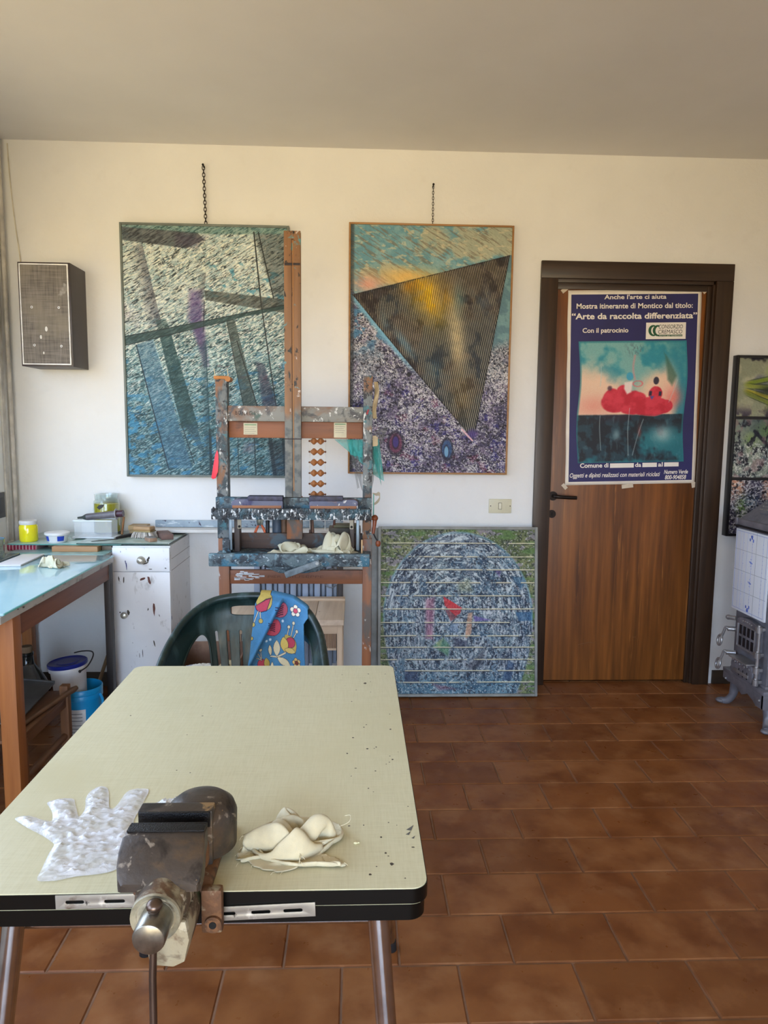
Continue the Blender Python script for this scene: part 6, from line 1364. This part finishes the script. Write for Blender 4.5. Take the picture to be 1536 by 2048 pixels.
def plates():
    M = splat('spotted_zinc', ((146,142,134), (178,174,164), 10), [((104,84,66), 22, .62, .72, (1,1,1)), ((70,66,62), 60, .68, .74, (1,1,1)), ((196,192,184), 40, .64, .72, (1,1,1))], .4, .15, 90, metal=.5)
    def plate(name, lab, x0, x1, zl, zr, h, slots):
        def sl(cx, cz, w_, hh):
            p = []
            for k in range(9): a = -PI/2+PI*k/8; p.append((cx+w_/2-hh/2+hh/2*math.cos(a), cz+hh/2*math.sin(a)))
            for k in range(9): a = PI/2+PI*k/8; p.append((cx-w_/2+hh/2+hh/2*math.cos(a), cz+hh/2*math.sin(a)))
            return p
        L_ = x1-x0; out = [(0, -h/2), (L_, -h/2), (L_, h/2), (0, h/2)]
        bm = shape_mesh([out]+[sl(a*L_, 0, .026*ww, .0052) for a, ww in slots], .0006, .0003, (), (), 1); a = math.atan2(zr-zl, L_)
        for v in bm.verts: x, z, d = v.co; v.co = Vector((x0+x*math.cos(a)-z*math.sin(a), TY0-.0015-d, zl+x*math.sin(a)+z*math.cos(a)))
        b = MB(); b.merge(bm); o = thing(name, (x0, TY0, zl), lab, 'metal plate', None); b.build('plate', M, o, smooth=30)
    plate('perforated_plate', 'slotted steel strip on the table edge left of the vise', -.368, -.262, .770, .771, .0175, ((.22,.9), (.68,1.0)))
    plate('perforated_plate', 'slotted steel strip on the table edge right of the vise', -.186, -.047, .7505, .7555, .018, ((.19,1.0), (.51,.95), (.80,.95)))
plates()
def vise():
    r = thing('bench_vise', (-.222, .90, TZ), 'old dark iron bench vise with flaking paint clamped to the front edge of the table', 'vise')
    MI = splat('dark_iron', ((58,50,44), (88,78,70), 9), [((96,78,60), 14, .60, .70, (1,1,1)), ((38,33,30), 20, .54, .64, (1,1,1)), ((140,128,114), 45, .66, .71, (1,1,1)), ((160,130,92), 26, .72, .75, (1,1,1))], .42, .35, 90, metal=.35)
    MP = splat('flaking_cream_paint', ((72,60,48), (96,80,62), 12), [((168,156,128), 16, .46, .54, (1,1,1)), ((196,186,160), 40, .55, .62, (1,1,1)), ((104,76,52), 18, .60, .68, (1,1,1)), ((58,84,54), 12, .66, .72, (1,1,1))], .6, .5, 100, metal=.1)
    MRU = splat('rusty_iron', ((92,62,40), (122,84,56), 12), [((168,152,124), 22, .55, .62, (1,1,1)), ((58,42,32), 20, .56, .66, (1,1,1)), ((128,88,56), 30, .64, .72, (1,1,1))], .65, .5, 110, metal=.2)
    MSP = plain('worn_steel', (132,128,118), .3, .9, var=.2, scale=40); MJ = plain('blackened_jaw', (26,24,24), .4, .6, bump=.6, bscale=500)
    b = MB(); b.box(-.272,-.176, .838, 1.0, TZ+.0003, .793, .006, 3); b.box(-.262,-.186, .87, .985, .790, .83, .012, 3); b.build('base', MRU, r)
    # rear jaw with its rounded anvil
    b = MB(); b.prism([(.886,.866), (.908,.866), (.920,.858), (.925,.80), (.930,.792), (.884,.792), (.886,.82)], 'YZ', -.277,-.182, .0025)
    prof = [(0.001,.864), (.018,.863), (.033,.859), (.043,.851), (.047,.840), (.046,.795), (.040,.79)]; b.lathe([(p[0], p[1]) for p in reversed(prof)], (-.205,.932,0), 36); b.build('rear_jaw', MI, r)
    b = MB(); b.box(-.275,-.184, .8815, .8865, .846, .866, .0012); b.build('rear_jaw_plate', MJ, r)
    # moving jaw, sloping down to the front
    b = MB(); secs = [(.852,.866,.842,-.277,-.181), (.840,.866,.835,-.277,-.181), (.832,.864,.825,-.279,-.180), (.816,.855,.822,-.279,-.178), (.802,.846,.822,-.277,-.177), (.792,.837,.820,-.273,-.178), (.787,.832,.822,-.268,-.181)]
    vs = []
    for (y, zt, zb, xa, xb) in secs: vs += [(xa, y, zb), (xb, y, zb), (xb, y, zt-.002), (xb-.003, y, zt), (xa+.003, y, zt), (xa, y, zt-.002)]
    n = len(secs); b.add(vs, [(6*i+k, 6*i+(k+1) % 6, 6*i+6+(k+1) % 6, 6*i+6+k) for i in range(n-1) for k in range(6)]+[tuple(range(6)), tuple(reversed(range(6*n-6, 6*n)))]); mj = b.build('moving_jaw', MI, r, smooth=35)
    b = MB(); b.box(-.276,-.182, .853, .858, .846, .8675, .0012); b.box(-.276,-.182, .838, .853, .8655, .868, .0008); b.build('front_jaw_plate', MJ, r)
    # neck, boss, slide
    b = MB(); b.cyl((-.222,.852,.808), (-.222,.764,.808), .0300, .0285, 40); b.box(-.252,-.192, .778, .85, .790, .826, .008); b.build('boss', MP, r)
    b = MB(); b.lathe([(.0225,.764), (.0262,.7625), (.0280,.7605), (.0285,.764)], (-.222,0,.808), 40, 'Y', cap0=False, cap1=False); b.lathe([(.014,.7635), (.021,.7628)], (-.222,0,.808), 40, 'Y', cap0=False, cap1=False); b.build('boss_ring', plain('chipped_white_paint', (150,142,120), .5, var=.25, scale=60), r)
    b = MB(); b.prism([(-.240,.798), (-.190,.798), (-.186,.775), (-.192,.748), (-.205,.742), (-.232,.745), (-.236,.775)], 'XZ', .768, .846, .003); b.build('slide_bar', MP, r)
    b = MB(); b.box(-.186,-.160, .828, .842, .738, .795, .004); 
    b.cyl((-.171,.8285,.752), (-.171,.824,.752), .0105); b.build('mounting_lug', MRU, r)
    b = MB(); b.cyl((-.171,.8245,.752), (-.171,.8232,.752), .0045); b.build('bolt_hole', MATS['black_void'], r)
    # spindle and tommy bar
    b = MB(); b.lathe([(.012,.766), (.0172,.764), (.0182,.755), (.0182,.728), (.0174,.7258), (.0166,.7252)], (-.2195,0,.809), 32, 'Y'); b.build('spindle', MSP, r)
    b = MB(); b.cyl((-.2195,.748,.824), (-.2185,.748,.832), .0065); b.sphere((-.2185,.748,.833), .0092, 18, 12, (1,1,.75)); b.tube([(-.2205,.748,.790), (-.2215,.744,.75), (-.2195,.735,.68), (-.2165,.722,.58)], .0042, 14); b.sphere((-.2165,.722,.578), .007, 14, 10); b.build('handle_bar', plain('brown_steel_bar', (104,88,78), .3, .85), r)
vise()
GLOVE = [(-.402,.874),(-.407,.9),(-.412,.934),(-.413,.952),(-.419,.96),(-.44,.977),(-.469,.997),(-.493,1.016),(-.498,1.023),(-.493,1.029),(-.478,1.029),(-.458,1.019),(-.442,1.015),(-.45,1.037),(-.463,1.056),(-.47,1.068),(-.456,1.079),(-.435,1.078),(-.427,1.064),(-.419,1.049),(-.407,1.026),(-.405,1.04),(-.408,1.055),(-.416,1.079),(-.417,1.1),(-.409,1.116),(-.396,1.113),(-.386,1.095),(-.372,1.054),(-.364,1.048),(-.361,1.063),(-.36,1.093),(-.352,1.107),(-.332,1.108),(-.325,1.099),(-.324,1.075),(-.323,1.047),(-.323,1.018),(-.316,.987),(-.304,.949),(-.301,.912),(-.313,.892),(-.333,.885),(-.357,.881),(-.379,.873)]
def film():
    t = NT('crinkled_film'); t.color((236,237,242)); t.set(Roughness=.10); t.b.inputs['Specular IOR Level'].default_value = 1.0
    f = t.noise(60, detail=4, dist=2.5); t.bump(f, .30, .004)
    tr = t.n('ShaderNodeBsdfTransparent'); mx = t.n('ShaderNodeMixShader'); t.l(t.ramp(t.noise(22, detail=3), [(.3, (.42,.42,.42,1)), (.65, (.85,.85,.85,1))]), mx.inputs[0])
    t.l(tr.outputs[0], mx.inputs[1]); t.l(t.b.outputs[0], mx.inputs[2]); t.l(mx.outputs[0], t.out.inputs[0]); return t.m
M_FILM = film()
def film_sheet(name, outline, seed, amp):
    xs, ys = [p[0] for p in outline], [p[1] for p in outline]; st = .0032
    loop = [(q.x, q.y) for q in smooth_loop([(a, b, 0) for a, b in outline], 3)]
    bm = shape_mesh([loop], 0.0, 0.0, [min(xs)+st*k for k in range(1, int((max(xs)-min(xs))/st))], [min(ys)+st*k for k in range(1, int((max(ys)-min(ys))/st))])
    bmesh.ops.remove_doubles(bm, verts=bm.verts, dist=.0004)
    X = np.array([v.co.x for v in bm.verts]); Y = np.array([v.co.y for v in bm.verts])
    seg = np.full(X.shape, 1e9)
    for i in range(len(outline)): seg = np.minimum(seg, segd(X, Y, outline[i], outline[(i+1) % len(outline)]))
    e = sst(0, .012, seg); wx = X+.012*(fbm(X*40, Y*40, seed+9, 3)-.5); n1 = 1-np.abs(2*fbm(wx*55+Y*25, Y*75-X*20, seed, 3)-1); n2 = 1-np.abs(2*fbm(X*120, Y*170, seed+4, 2)-1); n0 = fbm(X*18, Y*18, seed+2, 2)
    n3 = 1-np.abs(2*fbm(wx*30-Y*60, Y*26+X*10, seed+20, 2)-1); Z = TZ+.0012+e*amp*(.75*sst(.78, 1, n1)+.30*sst(.80, 1, n2)+.65*sst(.82, 1, n3)+.35*np.clip(n0-.35, 0, 1))+.0010*e
    for v, z in zip(bm.verts, Z): v.co.z = float(z)
    b = MB(); b.merge(bm); return b
o = film_sheet('glove', GLOVE, 3, .0032).build('disposable_glove', M_FILM, None, smooth=70, loc=(-.38, .99, TZ))
tag(o, 'crinkled clear disposable glove lying on the table left of the vise', 'glove')
o = film_sheet('film', [(-.305,1.055),(-.300,1.068),(-.285,1.074),(-.262,1.073),(-.240,1.070),(-.236,1.05),(-.25,1.035),(-.285,1.04)], 8, .012).build('plastic_scrap', M_FILM, None, smooth=70, loc=(-.27, 1.055, TZ))
tag(o, 'small scrap of clear plastic film lying on the table behind the vise', 'plastic scrap')
RAG = [(-.15,.978),(-.143,.996),(-.131,1.021),(-.111,1.037),(-.1,1.038),(-.08,1.032),(-.06,1.027),(-.055,1.008),(-.038,1.002),(-.028,.991),(-.024,.978),(-.016,.965),(-.011,.943),(-.014,.913),(-.022,.897),(-.028,.886),(-.043,.883),(-.053,.892),(-.06,.904),(-.07,.9),(-.078,.882),(-.089,.895),(-.107,.901),(-.124,.908),(-.14,.924),(-.139,.946),(-.151,.968)]
def rag():
    M = plain('frayed_cotton', (206,196,166), .95, var=.06, scale=30, bump=.2, bscale=900)
    P = crumple(n=72, size=.32, target=.17, seed=23, bend=7, kb=.15, steps=320, hmax=.045); o = cloth_obj('cotton_rag', P, (-.083, .952, TZ+.0008), .152, .138, .050, .35, M, None, trim=.98, loc=(-.082, .952, TZ)); tag(o, 'crumpled cream cotton rag with frayed edges on the table right of the vise', 'rag')
    b = MB(); rnd = random.Random(4); cx, cy = -.082, .952
    vs = [v for v in o.data.vertices]; bm = bmesh.new(); bm.from_mesh(o.data); ed = [v for v in bm.verts if v.is_boundary]
    for k in range(90):
        v = rnd.choice(ed); p = Vector((v.co.x+cx, v.co.y+cy, v.co.z+TZ)); dr = Vector((v.co.x, v.co.y, 0)).normalized() if Vector((v.co.x, v.co.y, 0)).length > 1e-4 else Vector((1,0,0)); j = (rnd.random()-.5)*1.6; dr = Matrix.Rotation(j, 3, 'Z') @ dr; le = .003+.007*rnd.random()
        q = p+dr*le*.5+Vector((0,0,.001)); e = p+dr*le; e.z = max(TZ+.0008, p.z-.003*rnd.random()); b.tube([p, q, e], .0003, 4)
    bm.free(); b.tube(smooth_loop([(-.020,.972,TZ+.012), (-.006,.974,TZ+.018), (-.004,.988,TZ+.02), (-.012,.996,TZ+.015)], 5, False), .0004, 5)
    th = b.build('loose_threads', plain('pale_thread', (224,214,184), .9), o, kind='stuff')
rag()
def lint():
    o = thing('lint_scrap', (.010, .965, TZ), 'tiny cream scrap of lint on the table right of the crumpled rag', 'lint')
    b = MB(); b.sphere((.004,.948, TZ+.0016), .0026, 8, 6, (1.2,.8,.6)); b.sphere((.0075,.949, TZ+.0012), .0018, 8, 6, (1.3,.7,.6)); b.build('lint', plain('cream_lint', (232,222,180), .9), o)
lint()

# ================================================================== CAST IRON STOVE
def stove():
    r = thing('iron_stove', (2.03, 3.26, 0), 'grey cast iron stove on bowed legs with a white tiled side, beside the door', 'stove')
    MI = plain('grey_cast_iron', (122,122,130), .38, .35, var=.12, scale=16, bump=.15, bscale=120); MD = plain('dark_iron_gap', (30,30,34), .5, .3); MB_ = plain('bright_iron', (160,158,158), .3, .6, var=.15)
    FX = 1.868; Y0, Y1 = 3.105, 3.415
    # base frame with a curved skirt
    b = MB(); b.box(FX-.012, 2.26, Y0-.03, Y1+.025, .165, .185, .004); 
    b.prism([(Y0-.028,.166), (Y0-.028,.10), (Y0+.03,.098), (Y0+.06,.115), ((Y0+Y1)/2-.05,.128), ((Y0+Y1)/2,.105), ((Y0+Y1)/2+.05,.128), (Y1-.06,.13), (Y1-.03,.125), (Y1+.022,.13), (Y1+.022,.166)], 'YZ', FX-.010, FX+.012, .002)
    b.prism([(FX-.01,.166), (FX-.01,.10), (FX+.05,.098), (FX+.10,.12), (2.10,.125), (2.2,.10), (2.258,.10), (2.258,.166)], 'XZ', Y0-.030, Y0-.012, .002); b.build('base_frame', MI, r)
    b = MB()
    for y in (Y0+.0, Y1-.01): b.sphere((FX-.012, y, .135), .006, 10, 8)
    b.build('bolt', MB_, r)
    # cabriole legs
    def leg(x0, y0, x1, y1):
        b = MB(); dx, dy = x1-x0, y1-y0; pts = [(x0+dx*a, y0+dy*a, z) for a, z in ((.05,.17), (.30,.135), (.42,.09), (.50,.05), (.72,.018), (1.0,.012))]; rr = [.036,.031,.023,.018,.018,.016]
        pp = smooth_loop(pts, 4, False); k = np.linspace(0, 5, len(pp)); b.tube(pp, [float(np.interp(q, range(6), rr)) for q in k], 16); b.sphere((x1, y1, .012), .022, 14, 8, (1.1,1.1,.55)); b.build('leg', MI, r)
    leg(1.93, 3.36, 1.852, 3.432); leg(1.93, 3.15, 1.865, 3.048); leg(2.20, 3.36, 2.265, 3.43); leg(2.20, 3.15, 2.26, 3.05)
    # fire box body
    b = MB(); b.box(FX+.02, 2.24, Y0+.01, Y1-.005, .185, .49, .006); b.box(FX+.012, 2.245, Y0, Y1, .185, .198, .003); b.build('fire_box', MI, r)
    # ash door, sloping hood
    b = MB(); b.prism([(3.165,.190), (3.345,.190), (3.352,.235), (3.340,.272), (3.175,.272), (3.160,.24)], 'YZ', FX-.022, FX+.022, .006); ad = b.build('ash_door', MI, r)
    b = MB(); b.box(FX-.045, FX+.02, 3.175, 3.335, .272, .281, .003); b.box(FX-.026, FX-.018, 3.19, 3.32, .205, .222, .004)
    for k in range(8): b.sphere((FX-.024, 3.185+.021*k, .252+.006*(k % 2)), .007, 8, 6, (.4,1,1))
    b.build('relief', MB_, ad)
    b = MB()
    for k in range(3): b.box(FX-.0235, FX-.021, 3.20+.035*k, 3.206+.035*k, .198, .232)
    b.build('slots', MD, ad, smooth=0)
    # fire door with eight openings and an arched top
    b = MB(); out = [(3.160,.315), (3.345,.315), (3.345,.452)]+[(3.2525+.0925*math.cos(a), .452+.026*math.sin(a)) for a in [PI*k/12 for k in range(1, 12)]]+[(3.160,.452)]
    b.prism(out, 'YZ', FX-.010, FX+.02, .004); fd = b.build('fire_door', MI, r)
    b = MB()
    for i in range(4):
        for j in range(2): y = 3.188+.0345*i; z = .338+.056*j; b.box(FX-.0125, FX-.009, y, y+.020, z, z+.043, .001)
    b.build('window_openings', MD, fd)
    b = MB()
    for y in (3.186-.008, 3.326): b.box(FX-.0135, FX-.009, y, y+.004, .328, .444, .001)
    b.box(FX-.0135, FX-.009, 3.18, 3.33, .440, .444, .001); b.box(FX-.0135, FX-.009, 3.18, 3.33, .328, .332, .001)
    for k in range(5): b.sphere((FX-.010, 3.215+.019*k, .458+.004*math.sin(PI*k/4)), .006, 8, 6, (.4,1.2,.8))
    b.build('relief', MB_, fd)
    # hinges at the near side
    b = MB()
    for z in (.335,.455,.205,.262): b.cyl((FX-.012, 3.146, z-.014), (FX-.012, 3.146, z+.014), .013, seg=18); b.sphere((FX-.012, 3.146, z+.016), .008, 10, 8); b.box(FX-.016, FX+.02, 3.146, 3.175, z-.008, z+.008, .003)
    b.cyl((FX-.010, 3.146, .195), (FX-.010, 3.146, .47), .0075, seg=14); b.build('hinge', MB_, r)
    # loop handles at the far side
    for z in (.395,.275):
        b = MB(); b.cyl((FX+.01, 3.372, z), (FX-.030, 3.385, z), .012, seg=16); b.tube(smooth_loop([(FX-.026, 3.382, z), (FX-.035, 3.395, z+.004), (FX-.040, 3.402, z-.022), (FX-.044, 3.41, z-.045)], 4, False), .0065, 12)
        pts = [(FX-.049+.004*math.sin(2*PI*k/20), 3.418+.019*math.cos(2*PI*k/20), z-.067+.025*math.sin(2*PI*k/20)) for k in range(20)]; b.tube(pts, .0058, 12, closed=True); b.build('loop_handle', MB_, r)
    b = MB(); b.cyl((FX+.0, 3.365, .452), (FX-.02, 3.40, .448), .011, seg=16); b.sphere((FX-.02, 3.402, .448), .013, 12, 8); b.build('latch', MB_, r)
    # upper body with the tiled side
    b = MB(); b.box(FX+.006, 2.24, Y0+.012, Y1+.004, .489, .900, .005); b.box(FX+.002, 2.245, Y0, Y0+.014, .489, .90, .003); b.build('upper_body', MI, r)
    b = MB(); b.box(FX-.004, FX+.0055, 3.128, 3.414, .494, .8925, .0015); tp = b.build('tile_panel', plain('white_glazed_tile', (226,230,236), .12, var=.02, scale=3), r)
    MJ = plain('grey_tile_joint', (128,134,142), .6); MBL = plain('delft_blue', (86,110,190), .25, var=.2); MLB = plain('pale_blue_line', (140,158,206), .3)
    b = MB()
    for k in (1, 2, 3): z = .494+.0996*k; b.box(FX-.0046, FX-.003, 3.13, 3.412, z-.0007, z+.0007)
    b.box(FX-.0046, FX-.003, 3.2285, 3.2297, .495, .892); b.build('joints', MJ, tp, smooth=0)
    b = MB()
    for y in (3.340, 3.366, 3.305): b.box(FX-.0046, FX-.0035, y, y+.0007, .508, .88)
    b.box(FX-.0046, FX-.0035, 3.262, 3.2627, .50, .885); b.box(FX-.0046, FX-.0035, 3.172, 3.1727, .505, .88)
    for z in (.505, .8805): b.box(FX-.0046, FX-.0035, 3.14, 3.405, z, z+.0022)
    for y in (3.140, 3.403): b.box(FX-.0046, FX-.0035, y, y+.0016, .505, .883)
    b.build('painted_lines', MLB, tp, smooth=0)
    b = MB()
    def dot(y, z, a, h): b.sphere((FX-.0042, y, z), 1.0, 10, 6, (.0009, a*.8, h*.8))
    for s_, zc in ((1, .862), (-1, .520)):
        dot(3.272, zc+s_*.006, .012, .009); dot(3.285, zc-s_*.010, .007, .010); dot(3.258, zc-s_*.012, .006, .011); dot(3.270, zc-s_*.003, .008, .005)
    for zc in (.745,.648): 
        dot(3.268, zc, .016, .0025); dot(3.268, zc, .003, .010); dot(3.268, zc-.016, .002, .004); dot(3.268, zc+.016, .002, .004); dot(3.278, zc+.004, .004, .003); dot(3.257, zc-.003, .005, .003)
    for k in range(22): dot(3.262, .54+.0147*k, .0012, .0022)
    for k in range(18): dot(3.172, .53+.0185*k, .0011, .0030)
    for k in range(7): dot(3.335, .53+.05*k, .0011, .0025)
    b.build('blue_motifs', MBL, tp)
    # cornice and sloping lid with a raised shield
    b = MB(); b.box(FX-.012, 2.26, Y0-.01, Y1+.012, .9005, .909, .002); b.build('dark_gap', MD, r)
    b = MB(); b.box(FX-.006, 2.255, Y0-.004, Y1+.006, .909, .940, .006); b.box(FX-.010, FX+.004, Y0-.008, Y0+.012, .909, .944, .003); b.box(FX-.010, FX+.004, Y1-.008, Y1+.010, .909, .944, .003); b.build('cornice', MI, r)
    b = MB(); vs = [(FX+.012, Y0+.01, .940), (2.24, Y0+.01, .940), (2.24, Y1-.004, .940), (FX+.012, Y1-.004, .940), (2.03, Y0+.09, 1.085), (2.14, Y0+.09, 1.085), (2.14, Y1-.08, 1.085), (2.03, Y1-.08, 1.085)]
    b.add(vs, [(3,2,1,0), (4,5,6,7), (0,1,5,4), (1,2,6,5), (2,3,7,6), (3,0,4,7)]); lid = b.build('lid', MI, r, smooth=0)
    # shield lies on the sloping front face of the lid
    p0 = Vector((FX+.012, 0, .940)); dv = Vector((2.03-FX-.012, 0, .145)); L_ = dv.length; dv.normalize(); nv = Vector((-dv.z, 0, dv.x))
    b = MB(); sh = [(.045,.040), (.075,.075), (.155,.082), (.175,.05), (.175,-.05), (.155,-.082), (.075,-.075), (.045,-.040)]; yc = 3.262
    bot = [p0+dv*a+Vector((0, yc+y, 0))+nv*.0005 for a, y in sh]; topv = [p0+dv*(a+.003)+Vector((0, yc+y*.95, 0))+nv*.010 for a, y in sh]; n = len(sh); b.add(bot+topv, [tuple(range(n)), tuple(range(n, 2*n))]+[(i, (i+1) % n, n+(i+1) % n, n+i) for i in range(n)]); shd = b.build('shield', MI, lid, smooth=0)
    b = MB(); rnd = random.Random(12)
    for i in range(5):
        for j in range(7):
            a = .068+.020*i; y = yc-.056+.0185*j+.004*rnd.random()
            if rnd.random() < .85: c = p0+dv*a+Vector((0, y, 0))+nv*.010; b.sphere(c, .0042+.002*rnd.random(), 8, 6, (1,1.3,.8))
    b.build('cast_ornament', MB_, shd)
    b = MB(); b.cyl((2.085, 3.26, 1.08), (2.085, 3.26, 1.11), .02); b.sphere((2.085, 3.26, 1.12), .024, 16, 10); b.build('lid_knob', MB_, r)
    # stove pipe at the back leading up to the wall
    b = MB(); b.cyl((2.24, 3.26, .80), (2.42, 3.26, .80), .055, seg=28); b.cyl((2.42, 3.26, .745), (2.42, 3.26, 1.9), .055, seg=28); b.cyl((2.42, 3.26, 1.9), (2.42, YB, 1.9), .055, seg=28); b.build('stove_pipe', plain('black_stove_pipe', (30,30,32), .5, .4), r)
stove()
